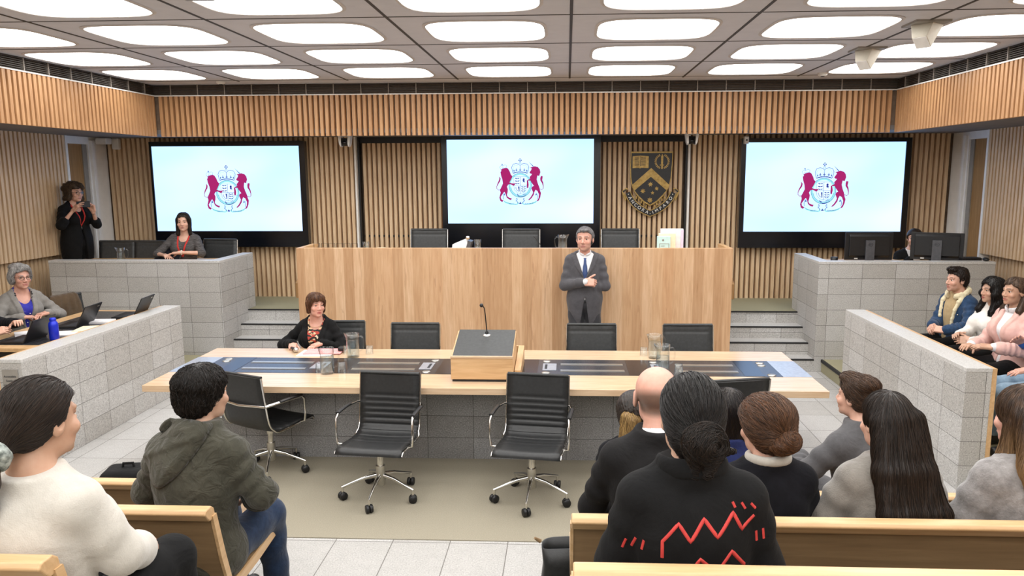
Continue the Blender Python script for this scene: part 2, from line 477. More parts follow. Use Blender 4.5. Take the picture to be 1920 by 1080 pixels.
def apply_prim(F, ax, p):
    l, h = p.bbox(); m = p.k * 2 + 0.03
    sl = []
    for i in range(3):
        a = np.searchsorted(ax[i], l[i] - m); b = np.searchsorted(ax[i], h[i] + m)
        sl.append(slice(a, b))
    if any(q.stop - q.start < 1 for q in sl): return
    X = ax[0][sl[0]][:, None, None]; Y = ax[1][sl[1]][None, :, None]; Z = ax[2][sl[2]][None, None, :]
    d = p.ev(X, Y, Z).astype(np.float32)
    cur = F[tuple(sl)]; k = max(p.k, 1e-4)
    if p.op == '+':
        hh = np.clip(0.5 + 0.5 * (cur - d) / k, 0, 1)
        F[tuple(sl)] = cur + (d - cur) * hh - k * hh * (1 - hh)
    else:
        d = -d
        hh = np.clip(0.5 - 0.5 * (cur - d) / k, 0, 1)
        F[tuple(sl)] = cur + (d - cur) * hh + k * hh * (1 - hh)
def field(prims, coarse=0.01, fines=(), pad=0.03, also=()):
    los, his = zip(*[p.bbox() for p in list(prims) + list(also) if p.op == '+'])
    lo = np.min(los, 0) - pad; hi = np.max(his, 0) + pad
    ax = [axis_samples(lo[i], hi[i], coarse, [(f[0][i], f[1][i], f[2]) for f in fines]) for i in range(3)]
    F = np.full([len(a) for a in ax], 0.5, dtype=np.float32)
    for p in prims: apply_prim(F, ax, p)
    return F, ax

def nets(F, ax):
    S = F < 0
    c = S[:-1, :-1, :-1].astype(np.int8)
    tot = np.zeros_like(c)
    for i in (0, 1):
        for j in (0, 1):
            for k in (0, 1):
                tot += S[i:S.shape[0]-1+i, j:S.shape[1]-1+j, k:S.shape[2]-1+k]
    act = (tot > 0) & (tot < 8)
    I, J, K = np.nonzero(act); n = len(I)
    idx = np.full(act.shape, -1, dtype=np.int32); idx[I, J, K] = np.arange(n)
    acc = np.zeros((n, 3), dtype=np.float64); cnt = np.zeros(n)
    corners = [(i, j, k) for i in (0, 1) for j in (0, 1) for k in (0, 1)]
    for a in corners:
        for d in range(3):
            if a[d] == 1: continue
            b = list(a); b[d] = 1
            fa = F[I+a[0], J+a[1], K+a[2]]; fb = F[I+b[0], J+b[1], K+b[2]]
            m = (fa < 0) != (fb < 0)
            t = np.where(m, fa / np.where(m, fa - fb, 1), 0)
            A = np.stack([ax[0][I+a[0]], ax[1][J+a[1]], ax[2][K+a[2]]], 1); B = np.stack([ax[0][I+b[0]], ax[1][J+b[1]], ax[2][K+b[2]]], 1)
            acc += np.where(m[:, None], A + (B - A) * t[:, None], 0); cnt += m
    verts = acc / cnt[:, None]
    quads = []
    # x edges
    m = S[:-1, 1:-1, 1:-1] != S[1:, 1:-1, 1:-1]; i, j, k = np.nonzero(m); j += 1; k += 1
    q = np.stack([idx[i, j-1, k-1], idx[i, j, k-1], idx[i, j, k], idx[i, j-1, k]], 1); fl = ~S[i, j, k]; q[fl] = q[fl][:, ::-1]; quads.append(q)
    m = S[1:-1, :-1, 1:-1] != S[1:-1, 1:, 1:-1]; i, j, k = np.nonzero(m); i += 1; k += 1
    q = np.stack([idx[i-1, j, k-1], idx[i-1, j, k], idx[i, j, k], idx[i, j, k-1]], 1); fl = ~S[i, j, k]; q[fl] = q[fl][:, ::-1]; quads.append(q)
    m = S[1:-1, 1:-1, :-1] != S[1:-1, 1:-1, 1:]; i, j, k = np.nonzero(m); i += 1; j += 1
    q = np.stack([idx[i-1, j-1, k], idx[i, j-1, k], idx[i, j, k], idx[i-1, j, k]], 1); fl = ~S[i, j, k]; q[fl] = q[fl][:, ::-1]; quads.append(q)
    return verts, np.concatenate(quads)

def np_mesh(name, verts, quads, mat, parent=None, col=None):
    me = bpy.data.meshes.new(name)
    me.vertices.add(len(verts)); me.vertices.foreach_set('co', verts.astype(np.float32).ravel())
    nq = len(quads)
    me.loops.add(nq * 4); me.loops.foreach_set('vertex_index', quads.astype(np.int32).ravel())
    me.polygons.add(nq); me.polygons.foreach_set('loop_start', np.arange(0, nq * 4, 4, dtype=np.int32))
    me.polygons.foreach_set('loop_total', np.full(nq, 4, dtype=np.int32))
    me.polygons.foreach_set('use_smooth', np.ones(nq, dtype=bool))
    me.update(calc_edges=True); me.validate()
    for m in (mat if isinstance(mat, (list, tuple)) else [mat]): me.materials.append(m)
    if col is not None:
        at = me.color_attributes.new('Col', 'FLOAT_COLOR', 'POINT')
        at.data.foreach_set('color', col.astype(np.float32).ravel())
    ob = bpy.data.objects.new(name, me); COL.objects.link(ob)
    if parent: ob.parent = parent
    return ob

def wav(X, Y, Z, sc, seed=0):
    """cheap smooth warped noise in about -1..1"""
    r = np.random.RandomState(seed); o = 0
    wx = 0.5 * np.sin(sc * (0.7 * Y + 0.4 * Z) + seed); wy = 0.5 * np.sin(sc * (0.6 * Z - 0.5 * X) + 2 + seed)
    for i in range(4):
        d = r.normal(size=3); d /= np.linalg.norm(d); f = sc * (0.7 + 0.35 * i)
        o = o + np.sin(f * (d[0] * X + d[1] * Y + d[2] * Z) + 2.0 * wx + 1.7 * wy + r.rand() * 6) / (1 + 0.5 * i)
    return o / 2.4

def cloth(name, prims, mat, parent, coarse=0.011, fines=(), cuts=(), noise=None, groove=None, mods=None, post=()):
    F, ax = field(prims, coarse, fines, 0.03, post)
    X = ax[0][:, None, None]; Y = ax[1][None, :, None]; Z = ax[2][None, None, :]
    if mods is not None: F = F - np.where(np.abs(F) < 0.06, mods(X, Y, Z), 0).astype(np.float32)
    for c in cuts: F = np.maximum(F, c(X, Y, Z).astype(np.float32))
    for p in post: apply_prim(F, ax, p)
    near = np.abs(F) < 0.06
    if noise:
        for amp, sc, seed in noise: F = F + np.where(near, amp * wav(X, Y, Z, sc, seed), 0).astype(np.float32)
    if groove is not None: F = F + np.where(near, groove(X, Y, Z), 0).astype(np.float32)
    for sl in ((0, slice(None), slice(None)), (-1, slice(None), slice(None)), (slice(None), 0, slice(None)), (slice(None), -1, slice(None)), (slice(None), slice(None), 0), (slice(None), slice(None), -1)):
        F[sl] = np.maximum(F[sl], 0.01)
    v, q = nets(F, ax)
    return np_mesh(name, v, q, mat, parent)

# ---------------------------------------------------------------- people
def rodr(v, axis, a):
    axis = unit(axis); return v * math.cos(a) + np.cross(axis, v) * math.sin(a) + axis * (axis @ v) * (1 - math.cos(a))

class Skel:
    """local frame: +y is where the person faces, +x the person's right, z up from the floor they stand on"""
    def __init__(s, sit=True, h=1.0, lean=0.03, side=0.0, seat=0.46, w=1.0, hy=0, hp=0, hr=0, wr=None, el=None, knees=None, ankles=None, twist=0.0, neck=0.0, drop=0.0, hs=1.0, elx=None):
        s.h = h; s.w = w; s.sit = sit; s.hs = hs
        s.hip = V(0, 0, (seat + 0.085 * h) if sit else 0.935 * h)
        d = unit(V(math.sin(side), math.sin(lean), math.cos(lean) * math.cos(side))); s.d = d
        s.c7 = s.hip + d * 0.515 * h
        s.shc = s.hip + d * 0.425 * h
        r = rodr(V(1, 0, 0), V(0, 0, 1), twist); s.r = unit(r - d * (r @ d)); s.f = np.cross(d, s.r) * -1.0
        s.f = np.cross(s.d, s.r)
        sw = 0.162 * h * w
        s.sh = {'R': s.shc + s.r * sw - d * drop, 'L': s.shc - s.r * sw - d * drop}
        # head: yaw (positive = to the person's left), pitch (positive = up), roll
        hf = V(0, math.cos(hp), math.sin(hp)); hu = V(0, -math.sin(hp), math.cos(hp))
        hf, hu = [rodr(q, V(0, 0, 1), hy) for q in (hf, hu)]
        hu = rodr(hu, hf, hr)
        s.hf, s.hu, s.hrt = hf, hu, np.cross(hf, hu)
        s.HB = np.array([s.hrt, s.hf, s.hu])           # world->head rows
        up = unit(d + V(0, 0, 1))
        s.hc = s.c7 + up * 0.145 * h + V(0, 0.032 + neck, 0) * h + hf * 0.012 - up * 0.02 * (1 - hs)
        s.el, s.wr, s.hd = {}, {}, {}
        for k, sg in (('R', 1), ('L', -1)):
            sh = s.sh[k]
            w_ = np.asarray((wr or {}).get(k, sh + V(sg * 0.04, 0.22 if sit else 0.06, -0.40 if sit else -0.52)), float)
            pole = np.asarray((el or {}).get(k, V(sg * 0.5, -0.6, -0.8)), float)
            a, b = 0.29 * h, 0.255 * h
            dv = w_ - sh; D = np.linalg.norm(dv)
            if D > (a + b) * 0.995: w_ = sh + dv / D * (a + b) * 0.995; dv = w_ - sh; D = np.linalg.norm(dv)
            if D < abs(a - b) + 0.05: D = abs(a - b) + 0.05
            x = (a * a - b * b + D * D) / (2 * D); y = math.sqrt(max(a * a - x * x, 1e-6))
            n = unit(dv); pp = unit(pole - n * (pole @ n))
            s.el[k] = sh + n * x + pp * y; s.wr[k] = w_
            if elx and k in elx: s.el[k] = np.asarray(elx[k], float)
        s.hj = {'R': s.hip + V(0.09 * h * w, 0, -0.01), 'L': s.hip - V(0.09 * h * w, 0, 0.01)}
        s.kn, s.an = {}, {}
        for k, sg in (('R', 1), ('L', -1)):
            if sit:
                s.kn[k] = np.asarray((knees or {}).get(k, V(sg * 0.12, 0.43 * h, seat + 0.075)), float)
                s.an[k] = np.asarray((ankles or {}).get(k, V(sg * 0.12, 0.45 * h, 0.085)), float)
            else:
                s.kn[k] = np.asarray((knees or {}).get(k, V(sg * 0.10, 0.02, 0.50 * h)), float)
                s.an[k] = np.asarray((ankles or {}).get(k, V(sg * 0.11, -0.02, 0.085)), float)
    def H(s, x, y, z): return s.hc + s.HB.T @ V(x, y, z) * s.hs
    # -- primitive groups
    def torso(s, t=0.0, k=0.04, bust=0.0, belly=0.0, shoulders=True):
        h, w, d, f, r = s.h, s.w, s.d, s.f, s.r
        B = np.array([r, f, d]); g = []
        g.append(ell(s.hip + d * 0.03, V(0.17 * w, 0.125, 0.13) * h + t, B, k))
        g.append(ell(s.hip + d * 0.20 * h + f * belly * 0.5, V(0.145 * w, 0.105 + belly, 0.19) * h + t, B, k))
        g.append(ell(s.hip + d * 0.325 * h, V(0.165 * w, 0.112, 0.165) * h + t, B, k))
        if bust:
            for sg in (1, -1): g.append(ell(s.hip + d * 0.31 * h + f * 0.085 + r * sg * 0.075, V(0.07, 0.05 + bust, 0.075) + t, B, k))
        if shoulders:
            g.append(cap(s.sh['R'] - r * 0.02, s.sh['L'] + r * 0.02, 0.046 * h + t, k=k))
            for q in 'RL': g.append(cap(s.sh[q] * 0.75 + s.shc * 0.25 + d * 0.012, s.c7 + d * 0.015 - f * 0.004, 0.030 + t, 0.040 + t, k=k))
        return g
    def arm(s, q, t=0.0, k=0.03, up=1.0, lo=1.0, fold=None, a=0.043, b=0.038, c=0.028):
        e = s.sh[q] + (s.el[q] - s.sh[q]) * up
        g = [cap(s.sh[q], e, a + t, b + t, k, fold=fold)]
        if lo > 0:
            wv = s.el[q] + (s.wr[q] - s.el[q]) * lo
            fo = (fold[0], fold[1], fold[2] + 2) if fold else None
            g.append(cap(s.el[q], wv, b + t, c + t, k, fold=fo))
        return g
    def legs(s, t=0.0, k=0.03, fold=None, to=1.0):
        g = [ell(s.hip - V(0, 0, 0.01), V(0.165 * s.w, 0.12, 0.11) * s.h + t, None, k)]
        for q in 'RL':
            g.append(cap(s.hj[q], s.kn[q], 0.078 + t, 0.055 + t, k, fold=fold))
            g.append(cap(s.kn[q], s.kn[q] + (s.an[q] - s.kn[q]) * to, 0.055 + t, 0.038 + t, k, fold=fold))
        return g
    def feet(s, t=0.0, k=0.015):
        g = []
        for q in 'RL':
            a = s.an[q]; g.append(cap(a + V(0, -0.03, -0.045), a + V(0, 0.13, -0.052), 0.037 + t, 0.030 + t, k))
            g.append(cap(a, a + V(0, 0.04, -0.04), 0.04 + t, 0.036 + t, k))
        return g
    def neckp(s, t=0.0):
        return [cap(s.H(0, -0.025, -0.05), s.c7 - s.d * 0.03, 0.050 + t, 0.058 + t, 0.02)]
    def head(s, jaw=1.0, nose=1.0, fat=1.0):
        H, B = s.H, s.HB; k = 0.016; g = []
        g.append(ell(H(0, -0.012, 0.034), V(0.075 * fat, 0.096, 0.084), B, k))
        g.append(ell(H(0, 0.030, -0.032), V(0.061 * fat, 0.064, 0.086), B, 0.02))
        g.append(ell(H(0, 0.030, -0.078), V(0.053 * jaw * fat, 0.055, 0.038), B, 0.02))
        g.append(ell(H(0, 0.074, -0.103), V(0.024 * jaw, 0.018, 0.017), B, 0.018))
        for q in (1, -1):
            g.append(ell(H(q * 0.042, 0.062, -0.034), V(0.024, 0.022, 0.022), B, 0.016))
            g.append(cap(H(q * 0.014, 0.088, 0.021), H(q * 0.046, 0.072, 0.022), 0.010, 0.008, 0.010))
            g.append(ell(H(q * 0.032, 0.101, 0.001), V(0.017, 0.014, 0.010), B, 0.010, '-'))
            g.append(cap(H(q * 0.020, 0.084, 0.0085), H(q * 0.043, 0.076, 0.007), 0.0055, 0.005, 0.005))
            g.append(cap(H(q * 0.021, 0.083, -0.0085), H(q * 0.043, 0.077, -0.0075), 0.005, 0.0045, 0.005))
        g.append(cap(H(0, 0.088, 0.008), H(0, 0.056 + 0.0485 * nose, -0.034), 0.0085, 0.0115 * nose, 0.010))
        for q in (1, -1): g.append(ell(H(q * 0.013, 0.099, -0.040), V(0.009, 0.010, 0.008), B, 0.006))
        g.append(cap(H(-0.017, 0.089, -0.066), H(0.017, 0.089, -0.066), 0.0068, 0.0068, 0.006))
        g.append(cap(H(-0.014, 0.090, -0.0775), H(0.014, 0.090, -0.0775), 0.0072, 0.0072, 0.006))
        g.append(cap(H(-0.024, 0.0955, -0.0715), H(0.024, 0.0955, -0.0715), 0.0028, 0.0028, 0.004, '-'))
        for q in (1, -1):
            g.append(ell(H(q * 0.076 * fat, -0.012, -0.008), V(0.011, 0.022, 0.033), B, 0.008))
            g.append(ell(H(q * (0.086 * fat), -0.008, -0.004), V(0.007, 0.011, 0.017), B, 0.005, '-'))
        for p in g:
            if p.kind == 'cap': p.ra *= s.hs; p.rb *= s.hs
            else: p.r = p.r * s.hs
            p.k *= s.hs
        return g
    def hand(s, q, fwd, nrm, curl=0.5, spread=0.06, thumb=0.6, sc=1.0, curls=None):
        """palm from the wrist along fwd; nrm = direction the palm faces (fingers curl that way)"""
        f = unit(np.asarray(fwd, float)); n = np.asarray(nrm, float); n = unit(n - f * (n @ f))
        sd = np.cross(f, n) * (1 if q == 'R' else -1)      # towards the thumb
        w = s.wr[q]; sc = sc * s.h; g = []
        B = np.array([sd, f, n])
        g.append(cap(w - f * 0.01, w + f * 0.02, 0.026 * sc, 0.026 * sc, 0.012))
        g.append(rbox(w + f * 0.052 * sc, V(0.031, 0.040, 0.006) * sc, 0.009 * sc, B, 0.012))
        g.append(ell(w + f * 0.035 * sc + sd * 0.026 * sc + n * 0.006, V(0.017, 0.030, 0.015) * sc, B, 0.012))
        for i, (off, L) in enumerate(((0.030, 0.074), (0.010, 0.084), (-0.010, 0.078), (-0.029, 0.061))):
            p = w + f * (0.092 - 0.004 * abs(i - 1)) * sc + sd * off * sc
            c = (curls[i] if curls else curl) * (1 + 0.06 * i)
            dr = unit(f + sd * spread * off / 0.03)
            ax_ = np.cross(dr, n)
            rr = (0.0088, 0.0090, 0.0088, 0.0078)[i] * sc
            for jn, (fr, bend) in enumerate(((0.45, 0.75), (0.30, 1.0), (0.25, 0.7))):
                dr = rodr(dr, ax_, c * bend)
                p2 = p + dr * L * fr * sc
                g.append(cap(p, p2, rr, rr * 0.92, 0.004)); p = p2; rr *= 0.92
        p = w + f * 0.030 * sc + sd * 0.034 * sc + n * 0.006
        dr = unit(f * 0.75 + sd * 0.75 * (1 - thumb * 0.6) + n * 0.55 * thumb)
        for fr in (0.040, 0.030, 0.024):
            p2 = p + dr * fr * sc; g.append(cap(p, p2, 0.0105 * sc, 0.0092 * sc, 0.006)); p = p2
            dr = unit(dr + n * 0.25 * thumb - sd * 0.25 * thumb)
        return g

SKIN = {'fair': '#cfa48f', 'pink': '#d0a08e', 'tan': '#bf987f', 'olive': '#c09b84', 'pale': '#d8b4a2', 'light': '#d2a994'}

def make_body(S, parent, skin='fair', hands=None, legs=True, lip='#b5625a', brow='#3a2a20', stub=None, bald=None, res=0.0046, face=True, arms='RL', jaw=1.0, nose=1.0, fat=1.0, feet=True, head=True, smile=0.0):
    g = S.torso(0, 0.035)
    for q in arms: g += S.arm(q, -0.006, a=0.042, b=0.036, c=0.024)
    if legs:
        g += S.legs(-0.008)
        if feet: g += S.feet(-0.004)
    fines = []
    if head:
        g += S.neckp() + S.head(jaw, nose, fat)
        hb = 0.15
        r = res if face else 0.007
        fines.append((S.hc - V(0.105, 0.125, 0.135), S.hc + V(0.105, 0.13, 0.13), r))
    for q, hd in (hands or {}).items():
        g += S.hand(q, **hd)
        fines.append((S.wr[q] - 0.11, S.wr[q] + 0.11, 0.0055))
    F, ax = field(g, 0.014, fines)
    v, qd = nets(F, ax)
    base = np.array(lin(SKIN.get(skin, skin)))
    col = np.tile(base, (len(v), 1))
    p = (v - S.hc) @ S.HB.T / S.hs
    x, y, z = p[:, 0], p[:, 1], p[:, 2]
    def blend(mask, c, a):
        m = (np.clip(mask, 0, 1) * a)[:, None]; col[:] = col * (1 - m) + np.array(lin(c)) * m
    if head:
        nearh = (np.abs(x) < 0.1) & (y > -0.13) & (np.abs(z) < 0.14)
        if stub:
            m = np.clip((-0.042 - z) / 0.02, 0, 1) * np.clip((y + 0.005) / 0.03, 0, 1) * nearh * np.clip((z + 0.128) / 0.01, 0, 1)
            blend(m, stub[0], stub[1])
        # rosy cheeks and nose
        ck = np.exp(-(((np.abs(x) - 0.038) / 0.02) ** 2 + ((z + 0.035) / 0.02) ** 2)) * (y > 0.04) * nearh
        blend(ck, '#c9705c', 0.25)
        lm = np.exp(-((x / 0.021) ** 4 + ((z + 0.072 - smile * 9 * x * x) / 0.0105) ** 4)) * (y > 0.07) * nearh
        blend(lm, lip, 0.85)
        ml = np.exp(-((x / 0.024) ** 6 + ((z + 0.0715 - smile * 9 * x * x) / 0.0028) ** 2)) * (y > 0.07) * nearh
        blend(ml, '#5c2a26', 0.75)
        bx = np.abs(x)
        bm_ = np.exp(-(((bx - 0.032) / 0.018) ** 6 + ((z - 0.0235 - 0.10 * (0.03 - np.abs(bx - 0.034))) / 0.0052) ** 4)) * (y > 0.055) * nearh
        blend(bm_, brow, 0.85)
        ey = np.exp(-(((bx - 0.032) / 0.014) ** 4 + ((z - 0.0045) / 0.004) ** 2)) * (y > 0.06) * nearh
        blend(ey, '#2a1c18', 0.6)
        if bald:
            # cropped hair round the back and sides of a bald head
            m = np.clip((0.045 - z + 0.25 * (-y - 0.06)) / 0.03, 0, 1) * np.clip((-y + 0.012) / 0.02, 0, 1) * np.clip((z + 0.070) / 0.02, 0, 1) * nearh * np.clip((0.074 * fat + 0.0065 - np.abs(x)) / 0.004, 0, 1)
            blend(m, bald, 0.8)
    ob = np_mesh('body', v, qd, M['skin'], parent, col)
    if face and head:
        for sg in (1, -1):
            mb = MB()
            c = S.H(sg * 0.032, 0.0745, 0.0)
            n, m_ = 14, 10; vs = []; fs = []; mi = []
            look = unit(S.hf)
            R = S.HB
            for i in range(m_ + 1):
                th = PI * i / m_
                for kk in range(n):
                    a = 2 * PI * kk / n
                    lo = V(math.sin(th) * math.cos(a), math.cos(th), math.sin(th) * math.sin(a)) * 0.0118 * S.hs
                    vs.append(tuple(c + R.T @ lo))
            for i in range(m_):
                for kk in range(n):
                    fs.append((i*n+kk, (i+1)*n+kk, (i+1)*n+(kk+1) % n, i*n+(kk+1) % n)); mi.append(1 if i < 3 else 0)
            mb.v = vs; mb.f = fs; mb.mi = mi; mb.sm = [True] * len(fs)
            mb.build('eye', [M['eye_white'], M['iris']], parent)
    return ob

def hair_cap(S, t=0.014, k=0.02, fat=1.0):
    return [ell(S.H(0, -0.012, 0.034), (V(0.075 * fat, 0.096, 0.084) + t) * S.hs, S.HB, k),
            ell(S.H(0, -0.045, -0.01), (V(0.066 * fat, 0.058, 0.075) + t * 0.8) * S.hs, S.HB, k)]

def hl(S, X, Y, Z):
    """head-local coordinates of grid points"""
    B = S.HB / S.hs; x, y, z = X - S.hc[0], Y - S.hc[1], Z - S.hc[2]
    return (B[0, 0]*x + B[0, 1]*y + B[0, 2]*z, B[1, 0]*x + B[1, 1]*y + B[1, 2]*z, B[2, 0]*x + B[2, 1]*y + B[2, 2]*z)

def hairline(S, front=0.068, side=0.02, nape=-0.085, temple=0.045, burn=-0.035):
    """remove hair from the face: keep above a line that drops from the forehead to the nape"""
    def f(X, Y, Z):
        x, y, z = hl(S, X, Y, Z)
        line = np.interp(np.clip(y, -0.14, 0.12), [-0.14, -0.05, -0.015, 0.008, 0.03, 0.06, 0.10], [nape, nape, burn - 0.01, burn, side + 0.005, temple, front])
        return line + 0.006 * np.sin(95 * x + 20 * y) * np.sin(41 * x - 30 * y + 1) - z
    return f

def hair(S, name, prims, mat, parent, cuts=(), groove=None, noise=((0.003, 60, 3),), res=0.0055):
    return cloth(name, prims, mat, parent, res, (), cuts, noise, groove)

def lock_grooves(S, n=46, amp=0.0022, pole=(0, 0, 1), centre=(0, -0.01, 0.03), wob=1.2):
    """strand ridges that run from the pole of the head downwards"""
    P = unit(V(*pole)); A = unit(np.cross(P, V(1, 0, 0)) if abs(P[0]) < 0.9 else np.cross(P, V(0, 1, 0))); B_ = np.cross(P, A)
    def f(X, Y, Z):
        x, y, z = hl(S, X, Y, Z); x = x - centre[0]; y = y - centre[1]; z = z - centre[2]
        a = np.arctan2(x*A[0]+y*A[1]+z*A[2], x*B_[0]+y*B_[1]+z*B_[2])
        h = x*P[0]+y*P[1]+z*P[2]
        return amp * (np.sin(n * a + wob * np.sin(22 * h + 3 * a)) + 0.6 * np.sin(round(1.7 * n) * a + 1.3 * np.sin(31 * h)))
    return f

def person(label, loc, rz, cat='person'):
    return empty('person', loc, rz, label, cat)
# ---------------------------------------------------------------- hair strands laid over a hair surface
k = NT('hair_strand'); at = k.n('ShaderNodeAttribute', attribute_name='Col'); k.l(at.outputs['Color'], k.b.inputs['Base Color'])
k.b.inputs['Roughness'].default_value = 0.45; k.b.inputs['Specular IOR Level'].default_value = 0.35
M['strand'] = k.m
def strands(hob, n, L, flow, c1, c2, r=0.0009, lift=0.003, step=0.010, jit=0.18, seed=1, curl=0.0):
    me = hob.data; nv = len(me.vertices); npoly = len(me.polygons)
    co = np.empty(nv * 3, np.float32); me.vertices.foreach_get('co', co); co = co.reshape(-1, 3)
    ar = np.empty(npoly, np.float32); me.polygons.foreach_get('area', ar)
    ce = np.empty(npoly * 3, np.float32); me.polygons.foreach_get('center', ce); ce = ce.reshape(-1, 3)
    bv = BVHTree.FromPolygons([tuple(v) for v in co.tolist()], [tuple(p.vertices) for p in me.polygons])
    rs = np.random.RandomState(seed)
    pick = rs.choice(npoly, n, p=ar / ar.sum())
    V_, F_, C_ = [], [], []
    a1, a2 = np.array(lin(c1)), np.array(lin(c2))
    K = max(4, int(L / step))
    cs = [(math.cos(2*PI*q/3), math.sin(2*PI*q/3)) for q in range(3)]
    for s in pick:
        p = Vector(ce[s]); kk = int(K * rs.uniform(0.55, 1.0)); jv = Vector(rs.normal(size=3)) * jit
        lf = lift * rs.uniform(0.1, 1.0); pts = []; ph = rs.uniform(0, 6.28)
        for i in range(kk + 1):
            q, nn, _, _ = bv.find_nearest(p)
            if q is None: break
            t = i / kk
            pts.append((q + nn * (lf * math.sin(PI * min(1, t * 1.1 + 0.05)) + 0.0004 + (lf * 1.5 * max(0, t - 0.75))), nn))
            d = Vector(flow(q)); d = d.normalized() + jv
            if curl: d += Vector((math.sin(ph + i * 0.9), math.cos(ph + i * 0.9), 0.3)) * curl
            d -= nn * d.dot(nn)
            if d.length < 1e-4: break
            p = q + d.normalized() * step
        if len(pts) < 4: continue
        col = a1 + (a2 - a1) * rs.rand(); base = len(V_); m_ = len(pts)
        for i, (q, nn) in enumerate(pts):
            t = (pts[min(i+1, m_-1)][0] - pts[max(i-1, 0)][0]).normalized(); sd = t.cross(nn)
            rr = r * (1 - 0.75 * max(0, (i / (m_-1) - 0.5) * 2)) * (0.5 if i == 0 else 1)
            for c, s_ in cs: V_.append((q + sd * (c * rr) + nn * (s_ * rr))[:]); C_.append(col)
        for i in range(m_ - 1):
            for q in range(3):
                F_.append((base+i*3+q, base+i*3+(q+1) % 3, base+(i+1)*3+(q+1) % 3, base+(i+1)*3+q))
    o = np_mesh('hair_strands', np.array(V_), np.array(F_), M['strand'], hob.parent, np.array(C_))
    o['kind'] = 'stuff'
    return o
def f_to(P):
    P = Vector(P); return lambda q: P - q
def f_from(S, crown=(0, -0.03, 0.12), down=0.35):
    C_ = Vector(S.H(*crown)); return lambda q: (q - C_).normalized() + Vector((0, 0, -down))
def f_down(S, crown=(0, -0.02, 0.12)):
    C_ = Vector(S.H(*crown))
    def f(q):
        d = q - C_; w = min(1.0, max(0.0, (C_.z - q.z) / 0.10)); d.z *= 0.5
        return d.normalized() * (1 - w) + Vector((0, 0, -1)) * (0.15 + w)
    return f
# ================================================================= the room
WX0, WX1 = -6.60, 5.25       # side walls
FX0, FX1 = -5.28, 4.03       # bulkhead faces
ZC = 3.50
YB = 10.60

mb = MB(); mb.box(-7.4, -3.2, -0.1, 6.1, 11.0, 0.0); struct(mb.build('floor', M['floor_tile']))
mb = MB(); mb.box(-3.3, 4.53, 0.0, 1.99, 6.2, 0.006)
tag(mb.build('carpet', M['carpet'], origin=(-0.65, 5.3, 0)), 'grey olive carpet laid in the floor in front of the long table', 'carpet')
# raised floors
mb = MB(); mb.box(-6.9, 8.9, 0, -4.3, 11.0, 0.60); mb.box(-4.3, 9.59, 0, -3.09, 11.0, 0.60)
mb.box(2.98, 8.9, 0, 5.6, 11.0, 0.60); mb.box(1.83, 9.59, 0, 2.98, 11.0, 0.60); mb.box(-3.09, 8.56, 0, 1.83, 11.0, 0.75)
struct(mb.build('floor_dais', M['carpet_olive']))
mb = MB(); mb.box(-6.9, 4.6, 0, -4.49, 8.86, 0.15); mb.box(3.05, 4.6, 0, 5.6, 8.86, 0.15)
struct(mb.build('floor_side_platform', M['carpet_olive']))
mb = MB(); mb.box(-4.505, 7.94, 0.118, -4.48, 8.86, 0.152); mb.box(3.04, 7.86, 0.118, 3.065, 8.86, 0.152)
struct(mb.build('trim_1', M['nosing']))
mb = MB(); mb.box(-7.0, -3.2, 0, 6.0, 3.36, 0.29); mb.box(-7.0, -3.2, 0.29, 6.0, 2.45, 0.57); mb.box(-7.0, -3.2, 0.57, 6.0, 1.5, 0.84)
struct(mb.build('floor_tier', M['carpet_dark']))

# stairs
def stairs(x0, x1):
    ys = [8.85, 9.09, 9.33, 9.57]
    a = MB(); b = MB(); c = MB()
    for i, y in enumerate(ys):
        z = 0.15 * (i + 1)
        a.box(x0, y, z - 0.15, x1, 9.60, z - 0.012)
        if i < 3: c.box(x0, y + 0.03, z - 0.012, x1, ys[i+1] + 0.01, z)
        b.box(x0, y - 0.006, z - 0.014, x1, y + 0.03, z + 0.001)
    s = struct(a.build('stairs', M['granite']))
    struct(c.build('stair_treads', M['granite_cap'])); struct(b.build('stair_nosing', M['nosing']))
stairs(-4.22, -3.14); stairs(1.88, 2.96)

# slatted walls
def slats_x(mb, x0, x1, y, z0, z1, pitch=0.0715, w=0.042, d=0.06, toward=-1):
    n = int((x1 - x0) / pitch); off = ((x1 - x0) - n * pitch) / 2
    for i in range(n):
        c = x0 + off + pitch * (i + 0.5)
        ya, yb = (y, y + d) if toward < 0 else (y - d, y)
        t = 0.006
        mb.hexa([(c - w/2 - t, y + d, z0), (c - w/2, y, z0), (c + w/2, y, z0), (c + w/2 + t, y + d, z0)],
                [(c - w/2 - t, y + d, z1), (c - w/2, y, z1), (c + w/2, y, z1), (c + w/2 + t, y + d, z1)])
def slats_y(mb, y0, y1, x, z0, z1, sgn, pitch=0.0715, w=0.042, d=0.06):
    n = int((y1 - y0) / pitch)
    for i in range(n):
        c = y1 - pitch * (i + 0.5); t = 0.006; xb = x - sgn * d
        mb.hexa([(xb, c - w/2 - t, z0), (x, c - w/2, z0), (x, c + w/2, z0), (xb, c + w/2 + t, z0)],
                [(xb, c - w/2 - t, z1), (x, c - w/2, z1), (x, c + w/2, z1), (xb, c + w/2 + t, z1)])
CX0, CX1 = -2.97, 1.67
mb = MB()
slats_x(mb, WX0, CX0 - 0.04, YB, 0.60, 2.90); slats_x(mb, CX1 + 0.04, WX1, YB, 0.60, 2.90)
slats_x(mb, CX0 + 0.03, CX1 - 0.03, YB + 0.13, 0.75, 2.90)
struct(mb.build('wall_back', M['slat']))
mb = MB(); mb.box(WX0 - 0.3, YB + 0.06, 0, CX0, YB + 0.3, ZC); mb.box(CX1, YB + 0.06, 0, WX1 + 0.3, YB + 0.3, ZC)
mb.box(CX0, YB + 0.19, 0, CX1, YB + 0.3, ZC)
struct(mb.build('wall_back_backing', M['slat_back']))
